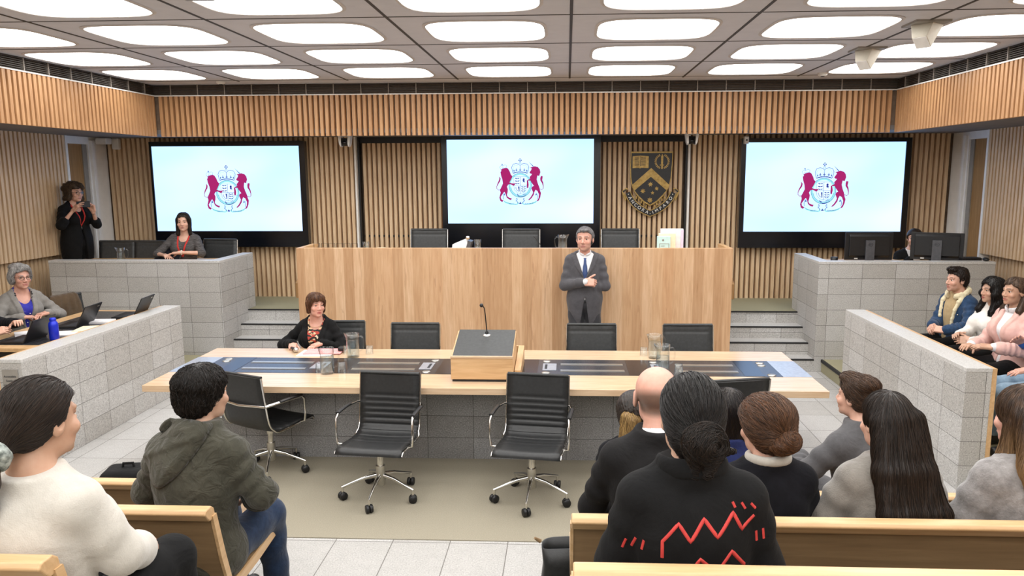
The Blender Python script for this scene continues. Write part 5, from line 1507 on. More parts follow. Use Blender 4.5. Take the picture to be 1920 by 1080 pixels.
def tapered(loc, label):
    e = empty('ceiling_speaker', loc, 0.0, label, 'speaker', 'tapered white speakers on the ceiling'); e.scale = (0.82, 0.82, 0.82)
    m = MB(); m.box(-0.16, -0.16, -0.02, 0.16, 0.16, 0.0); m.build('ceiling_plate', M['frame_grey'], e)
    n = Vector((-0.50, -0.42, -0.76)).normalized(); a_ = n.cross(Vector((0, 0, 1))).normalized(); b_ = n.cross(a_)
    ax, bx = Vector((a_.x, a_.y, 0)).normalized(), Vector((b_.x, b_.y, 0)).normalized()
    cn = ((-1, -1), (-1, 1), (1, 1), (1, -1))
    a = [ax * 0.105 * p + bx * 0.105 * q + Vector((0.02, 0.02, -0.015)) for p, q in cn]
    c0 = Vector((-0.06, -0.06, -0.19)); b = [c0 + a_ * 0.068 * p + b_ * 0.068 * q for p, q in cn]
    m = MB(); m.hexa([tuple(p) for p in b], [tuple(p) for p in a]); m.build('housing', M['beige_plastic'], e, bevel=0.006)
    m = MB(); bb = [c0 + (p - c0) * 0.93 for p in b]
    m.hexa([tuple(p + n * 0.006) for p in bb], [tuple(p) for p in bb]); m.build('front_cloth', M['white_plastic'], e)
tapered((2.76, 6.12, ZC), 'tapered white speaker on the ceiling, nearer of the two on the right'); tapered((2.79, 7.34, ZC), 'tapered white speaker on the ceiling, farther of the two on the right')
e = empty('projector', (-2.06, 4.38, ZC), 0, 'beige projector on the ceiling at the top edge of the frame', 'projector')
m = MB(); m.box(-0.14, -0.15, -0.15, 0.14, 0.02, -0.06); m.build('housing', M['beige_plastic'], e, bevel=0.01)
m = MB(); m.tube([(0, 0, -0.08), (0, 0, 0.0)], 0.02, 10); m.build('mount_pole', M['white_plastic'], e)
m = MB(); m.box(-0.12, -0.12, -0.153, 0.04, 0.01, -0.150); m.build('vent', M['frame_grey'], e)
for x, y, lab in ((-4.26, 9.28, 'small white smoke detector on the ceiling at the back left'), (2.95, 9.05, 'small white smoke detector on the ceiling at the back right')):
    e = empty('smoke_detector', (x, y, ZC), 0, lab, 'smoke detector', 'smoke detectors')
    m = MB(); m.lathe([(0.055, 0.0), (0.055, -0.02), (0.035, -0.035), (0.0, -0.036)], 22); m.build('housing', M['white_plastic'], e)
    m = MB(); m.lathe([(0.022, -0.03), (0.022, -0.042), (0.0, -0.045)], 16); m.build('sensor', M['grey_plastic'], e)
e = empty('wall_speaker', (-6.45, 10.42, 2.80), 0, 'small white speaker in the corner above the left door', 'speaker')
m = MB(); m.box(-0.10, -0.15, -0.01, 0.06, 0.0, 0.08); m.build('housing', M['white_plastic'], e, bevel=0.02)
e = empty('motion_sensor', (-6.42, 10.565, 2.825), 0, 'white motion sensor at the top of the back wall left corner', 'sensor')
m = MB(); m.box(-0.05, -0.05, -0.10, 0.05, 0.03, 0.06); m.build('housing', M['white_plastic'], e, bevel=0.018)

# tote bag by the aisle
e = empty('tote_bag', (-0.005, 3.15, 0.29), 0, 'black leather tote bag standing open in the aisle by the second row pew', 'bag')
m = MB()
N = 24; rings = []
for k, (z, a, b) in enumerate(((0.0, 0.125, 0.075), (0.02, 0.130, 0.085), (0.2, 0.115, 0.075), (0.34, 0.098, 0.065), (0.43, 0.105, 0.06))):
    rings.append([(a * math.copysign(abs(math.cos(2*PI*i/N)) ** 0.5, math.cos(2*PI*i/N)), b * math.copysign(abs(math.sin(2*PI*i/N)) ** 0.6, math.sin(2*PI*i/N)), z + (0.012 * math.cos(2*PI*i/N) if k == 4 else 0)) for i in range(N)])
inner = [[(x*0.95, y*0.9, z) for x, y, z in rings[4]], [(x*0.95, y*0.9, z) for x, y, z in rings[3]], [(x*0.93, y*0.9, 0.1) for x, y, z in rings[2]]]
allr = rings + inner
m.add([p for r_ in allr for p in r_], [(i*N+k, i*N+(k+1) % N, (i+1)*N+(k+1) % N, (i+1)*N+k) for i in range(len(allr)-1) for k in range(N)] + [tuple(range(N))[::-1], tuple((len(allr)-1)*N + q for q in range(N))], 0, True)
m.build('bag_body', M['leather'], e)
m = MB(); m.tube([(-0.02 + 0.016*math.cos(a), -0.082, 0.255 + 0.016*math.sin(a)) for a in [2*PI*i/18 for i in range(18)]], 0.003, 6, closed=True); m.build('ring', M['chrome'], e)
m = MB(); m.tube([(0.05, -0.078, 0.02), (0.055, -0.085, 0.2), (0.06, -0.072, 0.33), (0.065, -0.066, 0.28), (0.07, -0.078, 0.18)], 0.008, 8, sx=1.6); m.build('strap', M['leather'], e)
m = MB(); m.tube([(-0.11, 0.0, 0.435), (-0.135, -0.01, 0.455)], [0.01, 0.006], 8); m.build('zip_tab', M['pew_face'], e)
# ================================================================= people
HM = {}
HM['black'] = M_hair('hair_black', '#0b0908', '#1d1815')
HM['dark'] = M_hair('hair_dark_brown', '#15100d', '#2c211a')
HM['brown'] = M_hair('hair_brown', '#2b1c13', '#533a28')
HM['auburn'] = M_hair('hair_warm_brown', '#38221a', '#6b4730')
HM['chestnut'] = M_hair('hair_chestnut', '#3f2413', '#7c4d2b')
HM['curly'] = M_hair('hair_curly_brown', '#2a2018', '#5e4b38', 45, (1, 1, 1))
HM['grey'] = M_hair('hair_grey', '#6f6c6a', '#b5b2b0')
HM['pepper'] = M_hair('hair_salt_pepper', '#47444a', '#8c8a88')
HM['tips'] = M_hair('hair_blonde_tips', '#6d5334', '#a98a5c')
HM['mid'] = M_hair('hair_mid_brown', '#2f221a', '#5c4634')
CL = {}
CL['suit_grey'] = M_fabric('suit_grey', '#47464a', '#545357', 0.8)
CL['trouser_grey'] = M_fabric('trouser_grey', '#2f2f33', '#3a3a3e', 0.8)
CL['suit_mid'] = M_fabric('suit_mid_grey', '#4a494b', '#5a595b', 0.8)
CL['suit_black'] = M_fabric('suit_black', '#100f10', '#191819', 0.8, sheen=0.02)
CL['black'] = M_fabric('cloth_black', '#0b0b0c', '#131314', 0.85, sheen=0.02)
CL['black2'] = M_fabric('knit_black', '#0a0a0e', '#14141a', 0.95, sheen=0.02)
CL['white_shirt'] = M_fabric('shirt_white', '#d6d6d8', '#e8e8ea', 0.7, fold=0.2)
CL['white_knit'] = M_fabric('sweater_white', '#b9b4ab', '#ccc7be', 0.95, weave=260, bump=0.6, fold=0.3, fscale=7, sheen=0.4)
CL['white_top'] = M_fabric('top_white_ribbed', '#d8d3cc', '#ebe7e1', 0.9)
CL['olive'] = M_fabric('jacket_olive', '#34332a', '#46443a', 0.85, fold=0.9, fscale=16)
CL['denim'] = M_fabric('jacket_denim', '#1b2f49', '#2c4768', 0.85, scale=30)
CL['jeans'] = M_fabric('jeans_dark_blue', '#16233a', '#22344f', 0.85, scale=30)
CL['jeans_light'] = M_fabric('jeans_light_blue', '#6a8296', '#8ba2b4', 0.85, scale=24)
CL['sherpa'] = M_fabric('sherpa_cream', '#cbbf9d', '#e2d8b8', 0.98, scale=60, weave=120, bump=1.0)
CL['hoodie'] = M_fabric('hoodie_sand', '#a08a66', '#b59f7a', 0.9)
CL['pink'] = M_fabric('blazer_pink', '#d0a69d', '#dfb8ae', 0.85)
CL['blue'] = M_fabric('sweater_blue', '#27509a', '#3464b2', 0.85)
CL['blue_top'] = M_fabric('blouse_blue', '#2a2a8c', '#3838a8', 0.7)
CL['navy'] = M_fabric('top_navy', '#141c44', '#1d2858', 0.8)
CL['grey_knit'] = M_fabric('sweater_grey', '#77726c', '#8f8a83', 0.98, scale=10, weave=200, bump=0.8, sheen=0.4)
CL['fuzzy'] = M_fabric('sweater_fuzzy_grey', '#6f6b6a', '#979391', 0.98, scale=22, weave=160, bump=1.0, sheen=0.5)
CL['blazer_grey'] = M_fabric('blazer_light_grey', '#76736f', '#8a8783', 0.85)
CL['print'] = M_print('blouse_pattern')
CL['stripe'] = M_stripe('dress_grey_stripe', '#2a2829', '#5d5958', 2, 22, 4.0)
CL['tie'] = M_fabric('tie_blue', '#33446e', '#40537f', 0.5)
CL['red'] = M_fabric('lanyard_red', '#b02a26', '#c93a32', 0.7)
CL['coat_brown'] = M_fabric('coat_brown', '#4a3b2b', '#594937', 0.95)
CL['collar_grey'] = M_fabric('collar_pale_grey', '#a5a098', '#bab5ac', 0.9)
CL['scrunchie'] = M_noise('scrunchie_floral', '#2f3a36', '#c7cfc9', 60, 0.9, 0.4)
CL['sole'] = M_noise('shoe_black', '#0e0e0f', '#18181a', 20, 0.4)

def on_front(ob, S, x, v, off=0.006):
    bv = BVHTree.FromPolygons([q.co[:] for q in ob.data.vertices], [p.vertices[:] for p in ob.data.polygons])
    o = Vector(S.c7 + S.r*x + S.d*v + S.f*0.20); h = bv.ray_cast(o, Vector(-S.f))
    b = h[0] if h[0] is not None else Vector(S.c7 + S.r*x + S.d*v + S.f*0.08)
    return np.array(b) + S.f * off
def lanyard(ob, S, root, drop=-0.30, half=0.066, mat='red'):
    bo = [o for o in root.children if o.name.startswith('body')][0]
    def P(x, v):
        a = on_front(ob, S, x, v); b = on_front(bo, S, x, v)
        return a if (a - b) @ S.f > -0.002 else b
    for q in (1, -1):
        pts = [S.c7 + S.r*q*half*0.95 - S.d*0.0 + S.f*0.01] + [P(q*(half*(1 - t) ** 0.8 + 0.004), -0.035 + (drop + 0.035) * t) for t in (0.0, 0.15, 0.3, 0.5, 0.7, 0.85, 1.0)]
        tube_on('lanyard', pts, 0.0055, CL[mat], root, 8, 1.9)
    return P(0, drop - 0.02)
def uvw(S, X, Y, Z, o=None):
    o = S.c7 if o is None else o
    f = lambda a: (X - o[0]) * a[0] + (Y - o[1]) * a[1] + (Z - o[2]) * a[2]
    return f(S.r), f(S.f), f(S.d)
def neckcut(S, off=0.0, tilt=0.35):
    n = unit(S.d + S.f * tilt); P = S.c7 + S.d * off
    return lambda X, Y, Z: (X - P[0]) * n[0] + (Y - P[1]) * n[1] + (Z - P[2]) * n[2]
def scoop(S, rx=0.075, ry=0.10, rz=0.10, fwd=0.05, dn=0.0):
    E = ell(S.c7 + S.f * fwd - S.d * dn, V(rx, ry, rz), np.array([S.r, S.f, S.d]))
    return lambda X, Y, Z: -E.ev(X, Y, Z)
def vcut(S, vb, slope, wmin=0.02):
    def c(X, Y, Z):
        u, w_, v = uvw(S, X, Y, Z); return np.minimum(w_ - wmin, ((v - vb) * slope - np.abs(u)) * 0.9)
    return c
def lapel(S, vb, slope, width=0.05, h=0.011):
    def c(X, Y, Z):
        u, w_, v = uvw(S, X, Y, Z); e = np.abs(u) - (v - vb) * slope
        wd = width * np.clip((v - vb) / 0.16, 0, 1)
        return h * (np.clip(e / 0.004, 0, 1) * np.clip((wd - e) / 0.004, 0, 1)) * (w_ > 0.02) * (v < 0.0)
    return c
def slit(S, vt, k, w0=0.006, wmin=0.02):
    """front edge gap below vt, opening towards the hem"""
    def c(X, Y, Z):
        u, w_, v = uvw(S, X, Y, Z); return np.minimum(np.minimum(w_ - wmin, vt - v), w0 + (vt - v) * k - np.abs(u))
    return c
def below(z): return lambda X, Y, Z: (z - Z) + 0 * X + 0 * Y
def top(S, name, mat, root, t=0.012, ta=None, hem=None, neck=0.0, tilt=0.35, cuts=(), arms='RL', lo=1.0, fold=(0.004, 4, 0.5), bust=0.0, belly=0.0, coarse=0.010, noise=((0.003, 22, 1),), extra=(), mods=None, up=1.0, c=0.030, fines=(), skirt=None):
    ta = t if ta is None else ta
    g = S.torso(t, 0.04, bust, belly); sl_ = []
    for i, q in enumerate(arms):
        fo = None if not fold else (fold[0], fold[1], fold[2] + i * 1.7)
        sl_ += S.arm(q, ta, 0.025, up, lo, fo, c=c)
    if skirt:
        g.append(ell(S.hip + V(0, 0.0, skirt[1]), V(*skirt[0]), None, 0.04))
    g += list(extra)
    cc = list(cuts)
    if neck is not None: cc.append(neckcut(S, neck, tilt))
    if hem is not None: cc.append(below(hem))
    return cloth(name, g, CL[mat] if isinstance(mat, str) else mat, root, coarse, fines, cc, noise, None, mods, sl_)
def pants(S, mat, root, t=0.012, to=0.93, fold=(0.004, 3, 0.2), coarse=0.014, name='trousers'):
    return cloth(name, S.legs(t, 0.03, fold, to), CL[mat], root, coarse, (), (), ((0.002, 25, 5),))
def shoes(S, root, coarse=0.012): return cloth('shoes', S.feet(0.006), CL['sole'], root, coarse, (), (lambda X, Y, Z: Z - (S.an['R'][2] + 0.01) + 0 * X + 0 * Y,))
def collar(S, mat, root, name='collar', R0=0.062, r0=0.008, h=2.6, off=0.012, fwd=0.022, tilt=0.45, gap=None, coarse=0.006):
    B = basis(S.f - S.d * tilt, S.d); c = S.c7 + S.d * off + S.f * fwd
    g = [tor(c, R0, r0, B, 0.01, h, 0.92)]
    cu = []
    if gap: cu.append(lambda X, Y, Z: (lambda u, w_, v: np.minimum(w_ - 0.02, gap * (0.6 + 8 * np.clip(v + 0.05, 0, 1)) - np.abs(u)))(*uvw(S, X, Y, Z)))
    return cloth(name, g, CL[mat], root, coarse, (), cu, None)
def facewin(S, topz=0.066, wx=0.060, y0=0.0, round_=5.0):
    def f(X, Y, Z):
        x, y, z = hl(S, X, Y, Z); jz = 0.007 * np.sin(120 * x + 2) * np.sin(47 * x + 0.6); return np.minimum(np.minimum(topz + jz - round_ * x * x - z, wx - np.abs(x)), y - y0)
    return f
def tube_on(name, pts, r, mat, root, n=8, sx=1.0):
    m = MB(); m.tube([tuple(p) for p in pts], r, n, sx=sx); return m.build(name, mat, root)
def glasses(S, root, mat='ink', lens=True):
    m = MB()
    for s in (1, -1):
        m.tube([tuple(S.H(s*0.033 + 0.024*math.cos(a), 0.099 - 0.10*(0.024*math.cos(a)*s)**1 * 1.0, -0.002 + 0.019*math.sin(a))) for a in [2*PI*i/18 for i in range(18)]], 0.0018, 6, closed=True)
        m.tube([tuple(S.H(s*0.057, 0.094, 0.004)), tuple(S.H(s*0.080, 0.05, 0.006)), tuple(S.H(s*0.083, -0.01, 0.004))], 0.0017, 6)
    m.tube([tuple(S.H(-0.009, 0.101, 0.002)), tuple(S.H(0.009, 0.101, 0.002))], 0.0018, 6)
    g = m.build('glasses', M[mat], root)
    if lens:
        for s in (1, -1):
            q = MB(); q.add([tuple(S.H(s*0.033 + 0.023*math.cos(a), 0.099 - 0.10*(0.023*math.cos(a)*s), -0.002 + 0.018*math.sin(a))) for a in [2*PI*i/18 for i in range(18)]], [tuple(range(18))]); q.build('lens', M['glass'], g, fixn=False)
    return g
def to_local(loc, rz, P):
    x, y, z = P[0] - loc[0], P[1] - loc[1], P[2] - loc[2]; c, s = math.cos(-rz), math.sin(-rz)
    return V(c*x - s*y, s*x + c*y, z)

# ---- standing man in the grey suit
loc, rz = (0.20, 8.24, 0.0), PI
R = person('standing man in a grey suit and blue tie with folded arms, before the high bench', loc, rz)
S = Skel(False, 1.035, lean=-0.02, w=0.98, hs=1.07, hy=-0.22, hp=0.03, elx={'R': V(0.225, 0.05, 1.135), 'L': V(-0.225, 0.04, 1.13)}, wr={'R': V(0.010, 0.225, 1.200), 'L': V(0.04, 0.105, 1.11)}, el={'R': V(1.0, -0.1, -0.8), 'L': V(-1.0, -0.1, -0.8)})
make_body(S, R, 'pink', {'R': dict(fwd=V(-1, 0.05, -0.05), nrm=V(-0.1, -1, -0.5), curl=0.85, spread=0.05, thumb=0.25, sc=1.05), 'L': dict(fwd=V(0.8, -0.5, 0.0), nrm=V(0, -1, 0), curl=0.3)}, lip='#a8655c', brow='#3b332e', stub=('#9a7a6c', 0.25), jaw=1.1, fat=1.10, nose=1.12)
pants(S, 'trouser_grey', R, 0.02); shoes(S, R)
shirt_ = top(S, 'shirt', 'white_shirt', R, 0.010, 0.004, hem=0.86, neck=0.012, tilt=0.3, belly=0.012, lo=1.03, c=0.031, fold=None)
collar(S, 'white_shirt', R, R0=0.062, r0=0.007, off=0.006, h=2.2, fwd=0.020, tilt=0.55, gap=0.014)
vb, sl = -0.30, 0.34
sk = ((0.195, 0.150, 0.34), -0.02)
top(S, 'suit_jacket', 'suit_grey', R, 0.024, 0.016, hem=0.70, neck=0.012, tilt=0.2, belly=0.012, cuts=(vcut(S, vb, sl, 0.03), slit(S, -0.48, 0.16, 0.003)), mods=lapel(S, vb, sl, 0.06), lo=0.91, skirt=sk, fold=(0.006, 3, 0.3), coarse=0.0085, c=0.034)
m = MB(); tv = [(-0.055, 0.016), (-0.075, 0.012), (-0.085, 0.015), (-0.15, 0.024), (-0.25, 0.033), (-0.33, 0.038), (-0.40, 0.040)]
L_, Fs = [], []
for v, wd in tv:
    c_ = on_front(shirt_, S, 0, v, 0.006 if v < -0.08 else 0.012)
    for x, dd in ((-wd, -0.006), (-wd * 0.5, 0.002), (wd * 0.5, 0.002), (wd, -0.006)): L_.append(tuple(c_ + S.r * x + S.f * dd))
m.add(L_, [(i*4+j, i*4+j+1, (i+1)*4+j+1, (i+1)*4+j) for i in range(len(tv)-1) for j in range(3)], 0, True)
o = m.build('tie', CL['tie'], R); md = o.modifiers.new('th', 'SOLIDIFY'); md.thickness = 0.004
hb = hair(S, 'hair', hair_cap(S, 0.010, fat=1.1) + [ell(S.H(-0.01, 0.055, 0.088), V(0.055, 0.045, 0.022), S.HB, 0.02)], HM['pepper'], R, [hairline(S, 0.080, 0.035, -0.075, 0.066, -0.025)], lock_grooves(S, 40, 0.0015, (0, -0.4, 0.9)))
strands(hb, 900, 0.05, f_from(S, (0, -0.06, 0.11), 0.1), '#4a474a', '#9a9896', 0.0011, 0.003)
m = MB(); m.box(-0.05, 0.112, 0.955, 0.05, 0.146, 0.99); m.build('belt', CL['sole'], R, bevel=0.01)

# ---- woman with short brown hair at the table
loc, rz = (-2.42, 7.05, 0.0), PI
R = person('woman with short brown hair, black blazer and patterned top behind the table', loc, rz)
S = Skel(True, 0.93, lean=0.06, seat=0.43, w=0.9, hs=0.93, hy=0.72, hp=0.04, hr=-0.05, wr={'R': V(0.17, 0.24, 0.775), 'L': V(-0.10, 0.23, 0.78)}, el={'R': V(1, -0.6, -0.5), 'L': V(-1, -0.6, -0.5)})
make_body(S, R, 'pink', {'R': dict(fwd=V(-0.3, 1, -0.1), nrm=V(0, 0, -1), curl=0.3), 'L': dict(fwd=V(0.6, 0.8, -0.1), nrm=V(0, 0, -1), curl=0.3)}, lip='#b04a48', brow='#5a4030', fat=1.04, smile=0.6)
pants(S, 'black', R); shoes(S, R)
top(S, 'blouse', 'print', R, 0.010, 0.004, neck=None, cuts=(scoop(S, 0.07, 0.10, 0.10, 0.07),), hem=0.46, bust=0.02, fold=None)
vb, sl = -0.42, 0.20
top(S, 'blazer', 'black', R, 0.020, 0.012, hem=0.42, neck=0.025, tilt=0.2, bust=0.02, cuts=(vcut(S, vb, sl, 0.02), slit(S, -0.40, 0.1, 0.02)), mods=lapel(S, vb, sl, 0.055), lo=0.97, coarse=0.009)
hb = hair(S, 'hair', hair_cap(S, 0.017) + [ell(S.H(0, 0.062, 0.075), V(0.065, 0.035, 0.032), S.HB, 0.02)] + [cap(S.H(q*0.074, 0.005, 0.03), S.H(q*0.078, -0.005, -0.065), 0.026, 0.018, 0.02) for q in (1, -1)], HM['auburn'], R, [facewin(S, 0.052, 0.062, 0.015, 4), hairline(S, 0.048, -0.02, -0.10, 0.0, -0.085)], lock_grooves(S, 44, 0.002, (0, -0.2, 1)))
strands(hb, 1100, 0.10, f_down(S), '#3a2419', '#7a543a', 0.0012, 0.004)
m = MB()
for q in (1, -1): m.sphere(tuple(S.H(q*0.080, -0.002, -0.048)), 0.006, 10, 6)
m.build('earrings', M['chrome'], R)
m = MB(); c0 = S.c7 + S.f * 0.075 - S.d * 0.04
m.tube([tuple(c0 + V(0.06*math.sin(a), 0.022*math.cos(a)-0.01, -0.035*math.cos(a))) for a in [-1.4 + i*0.28 for i in range(11)]], 0.0018, 6); m.build('necklace', M['gold'], R)

# ---- woman with a red lanyard in the left enclosure
loc, rz = (-4.96, 9.46, 0.60), PI + 0.16
R = person('woman in a grey striped dress and red lanyard in the left enclosure', loc, rz)
S = Skel(True, 0.955, lean=0.05, w=0.9, hs=0.95, hy=0.12, hp=-0.03, side=-0.05, wr={'L': V(-0.06, 0.34, 0.80), 'R': V(0.14, 0.30, 0.76)}, el={'L': V(-1.0, 0.1, -0.5), 'R': V(1, -0.2, -0.6)})
make_body(S, R, 'light', {'L': dict(fwd=V(1, 0.12, -0.06), nrm=V(0, 0, -1), curl=0.2, spread=0.1), 'R': dict(fwd=V(-0.5, 0.8, 0), nrm=V(0, 0, -1), curl=0.3)}, lip='#a8605a', brow='#2c1f1a')
pants(S, 'black', R)
dr_ = top(S, 'dress', 'stripe', R, 0.012, 0.012, neck=None, cuts=(scoop(S, 0.078, 0.11, 0.12, 0.07),), hem=0.40, bust=0.025, lo=0.06, coarse=0.009)
hp = hair_cap(S, 0.012)
for q in (1, -1):
    for j in range(3):
        a = V(q*(0.068 - 0.012*j), -0.005 - 0.035*j, 0.02); hp.append(cap(S.H(*a), S.H(q*(0.075 - 0.010*j), 0.004 - 0.035*j, -0.165), 0.026, 0.022, 0.025))
hb = hair(S, 'hair', hp, HM['dark'], R, [facewin(S, 0.074, 0.060, 0.0, 6)], lock_grooves(S, 40, 0.0012))
strands(hb, 1000, 0.14, f_down(S), '#17110e', '#35281f', 0.0012, 0.003)
lanyard(dr_, S, R, -0.30)
c = S.wr['L']; m = MB(); m.tube([tuple(c + V(-0.012, 0.031*math.cos(a), 0.027*math.sin(a))) for a in [2*PI*i/16 for i in range(16)]], 0.004, 6, closed=True); m.build('watch', M['white_plastic'], R)

# ---- photographer on the far left
loc, rz = (-6.42, 9.50, 0.60), -PI/2 - 0.42
T = lambda *P: to_local(loc, rz, P)
R = person('standing curly-haired woman in a black cardigan photographing beside the left door', loc, rz)
S = Skel(False, 0.97, lean=0.0, w=0.9, hs=0.97, hy=0.12, hp=-0.05, wr={'R': T(-6.25, 9.24, 1.93), 'L': T(-6.10, 9.40, 1.90)}, el={'R': V(0.6, -0.5, -1), 'L': V(-0.6, -0.5, -1)})
fr = T(-6.13, 9.22, 2.03) - S.wr['R']
make_body(S, R, 'fair', {'R': dict(fwd=unit(fr), nrm=unit(V(-0.9, 0.5, 0.1)), curl=0.35, thumb=0.8), 'L': dict(fwd=unit(V(0.25, 0.25, 1)), nrm=unit(V(1, 0.3, 0)), curl=0.6, thumb=0.6)}, lip='#b06a60', brow='#4a382a')
pants(S, 'black', R, 0.02); shoes(S, R)
tp_ = top(S, 'top', 'black2', R, 0.010, 0.003, neck=None, cuts=(scoop(S, 0.07, 0.11, 0.12, 0.07),), hem=0.75, bust=0.02, fold=None, lo=0.1)
top(S, 'cardigan', 'black', R, 0.020, 0.016, neck=0.015, tilt=0.3, hem=0.62, bust=0.02, lo=0.25, cuts=(vcut(S, -0.30, 0.34, 0.02), slit(S, -0.30, 0.10, 0.004)), skirt=((0.20, 0.16, 0.46), -0.06), coarse=0.010, c=0.04)
hp = hair_cap(S, 0.030, fat=1.05)
rg = random.Random(5)
for i in range(46):
    a = rg.uniform(-2.6, 2.6); zz = rg.uniform(-0.10, 0.09); rr = 0.098 + rg.uniform(-0.01, 0.016)
    hp.append(ell(S.H(rr*math.sin(a)*0.92, -rr*math.cos(a)*1.05 - 0.02, zz), 0.024 + rg.uniform(0, 0.010), None, 0.010))
hb = hair(S, 'hair', hp, HM['curly'], R, [facewin(S, 0.070, 0.062, 0.012, 5), lambda X, Y, Z: (lambda x, y, z: np.minimum(y - 0.028, 0.055 - z))(*hl(S, X, Y, Z))], None, ((0.006, 110, 3), (0.004, 60, 8)))
strands(hb, 1500, 0.10, f_down(S), '#2a2018', '#6f5943', 0.0013, 0.010, 0.008, 0.5, 4, 0.9)
glasses(S, R, 'grey_plastic')
bp = lanyard(tp_, S, R, -0.30, 0.06)
m = MB(); m.lathe([(0.0, -0.003), (0.02, -0.003), (0.02, 0.003), (0.0, 0.003)], 16, tuple(bp + S.f*0.006), axis='y'); m.build('badge', M['steel'], R)
e = empty('phone', (-6.13, 9.26, 2.0), 0.50, 'dark phone held up by the photographing woman', 'phone')
m = MB(); m.box(-0.075, -0.005, -0.038, 0.075, 0.005, 0.038); m.build('phone_body', M['black_plastic'], e, bevel=0.004)
m = MB(); m.box(-0.068, -0.0062, -0.034, 0.068, -0.005, 0.034); m.build('phone_back', M['ink'], e)
m = MB(); m.lathe([(0.0, -0.008), (0.008, -0.008), (0.009, -0.006), (0.0, -0.006)], 14, (-0.058, 0, 0.022), axis='y'); m.build('camera_lens', M['black_gloss'], e)

# ---- grey-haired woman at the left desk
loc, rz = (-5.66, 7.40, 0.15), -PI/2 - 0.62
T = lambda *P: to_local(loc, rz, P)
R = person('grey-haired woman in glasses, grey blazer and blue top at the side desk', loc, rz)
S = Skel(True, 0.97, lean=0.03, w=0.92, hs=0.97, hy=0.10, hp=-0.02, wr={'R': T(-5.47, 7.14, 0.955), 'L': T(-5.38, 7.38, 0.955)}, el={'R': V(1, -0.5, -0.6), 'L': V(-1, -0.5, -0.6)})
make_body(S, R, 'pink', {'R': dict(fwd=T(-5.37, 7.26, 0.94) - S.wr['R'], nrm=V(0, 0, -1), curl=0.5), 'L': dict(fwd=T(-5.40, 7.27, 0.95) - S.wr['L'], nrm=V(0, 0, -1), curl=0.5)}, lip='#b86a64', brow='#7d7672', smile=0.7)
pants(S, 'black', R)
top(S, 'blouse', 'blue_top', R, 0.010, 0.004, neck=None, cuts=(scoop(S, 0.075, 0.11, 0.14, 0.07),), hem=0.45, bust=0.025, fold=None)
vb, sl = -0.44, 0.17
top(S, 'blazer', 'blazer_grey', R, 0.020, 0.013, hem=0.40, neck=0.02, tilt=0.25, bust=0.02, cuts=(vcut(S, vb, sl, 0.02), slit(S, -0.42, 0.1, 0.02)), mods=lapel(S, vb, sl, 0.055), lo=0.97, coarse=0.009)
hb = hair(S, 'hair', hair_cap(S, 0.020, fat=1.02) + [ell(S.H(-0.015, 0.045, 0.098), V(0.050, 0.050, 0.028), S.HB, 0.03), ell(S.H(0.02, -0.04, 0.110), V(0.06, 0.07, 0.030), S.HB, 0.03)] + [ell(S.H(q*0.078, -0.030, -0.005), V(0.026, 0.050, 0.062), S.HB, 0.03) for q in (1, -1)] + [ell(S.H(0, -0.098, -0.005), V(0.070, 0.045, 0.070), S.HB, 0.03)], HM['grey'], R, [facewin(S, 0.080, 0.068, 0.012, 7), hairline(S, 0.074, 0.02, -0.09, 0.055, -0.05)], lock_grooves(S, 30, 0.0020, (0.3, 0.2, 1), wob=2.0))
strands(hb, 1500, 0.07, f_from(S, (0.04, 0.02, 0.10), 0.35), '#6a6866', '#c4c2c0', 0.0013, 0.007, 0.009, 0.2)
glasses(S, R)
m = MB()
for i in range(15):
    a = -1.7 + i * 3.4 / 14; p = S.c7 + S.r*0.075*math.sin(a) + S.f*(0.075 + 0.055*math.cos(a)) - S.d*(0.02 + 0.155*max(0, math.cos(a)))
    m.sphere(tuple(p), 0.009, 10, 6)
m.build('bead_necklace', M['ink'], R)
m = MB()
for i, (x, v) in enumerate(((0.03, -0.2), (-0.02, -0.23), (0.04, -0.27), (-0.035, -0.29), (0.01, -0.32))): m.sphere(tuple(S.c7 + S.r*x - S.d*(-v) + S.f*0.150), 0.006, 8, 6)
m.build('blouse_beads', M['white_plastic'], R)

# ---- person mostly outside the left edge
loc, rz = (-5.60, 6.46, 0.15), -PI/2 - 0.1
T = lambda *P: to_local(loc, rz, P)
R = person('person cut by the left edge of the frame, with a black sleeve and resting hand', loc, rz)
S = Skel(True, 0.97, lean=0.12, wr={'R': T(-5.12, 6.30, 0.97), 'L': T(-5.06, 6.52, 1.02)}, el={'R': V(1, -0.3, -0.9), 'L': V(-1, -0.3, -0.9)})
make_body(S, R, 'fair', {'R': dict(fwd=T(-5.02, 6.38, 1.00) - S.wr['R'], nrm=T(-5.12, 6.40, 0.90) - S.wr['R'], curl=0.5), 'L': dict(fwd=T(-4.97, 6.44, 1.06) - S.wr['L'], nrm=V(0, 0, -1), curl=0.5)}, face=False)
pants(S, 'black', R)
top(S, 'jumper', 'black2', R, 0.018, 0.016, neck=0.01, hem=0.42)
hair(S, 'hair', hair_cap(S, 0.018), HM['dark'], R, [hairline(S)])
m = MB(); m.tube([tuple(S.wr['L'] + unit(S.el['L'] - S.wr['L']) * 0.03 + V(0.036*math.cos(a), 0.01*math.cos(a), 0.036*math.sin(a))) for a in [2*PI*i/14 for i in range(14)]], 0.008, 6, closed=True); m.build('cuff', CL['red'], R)

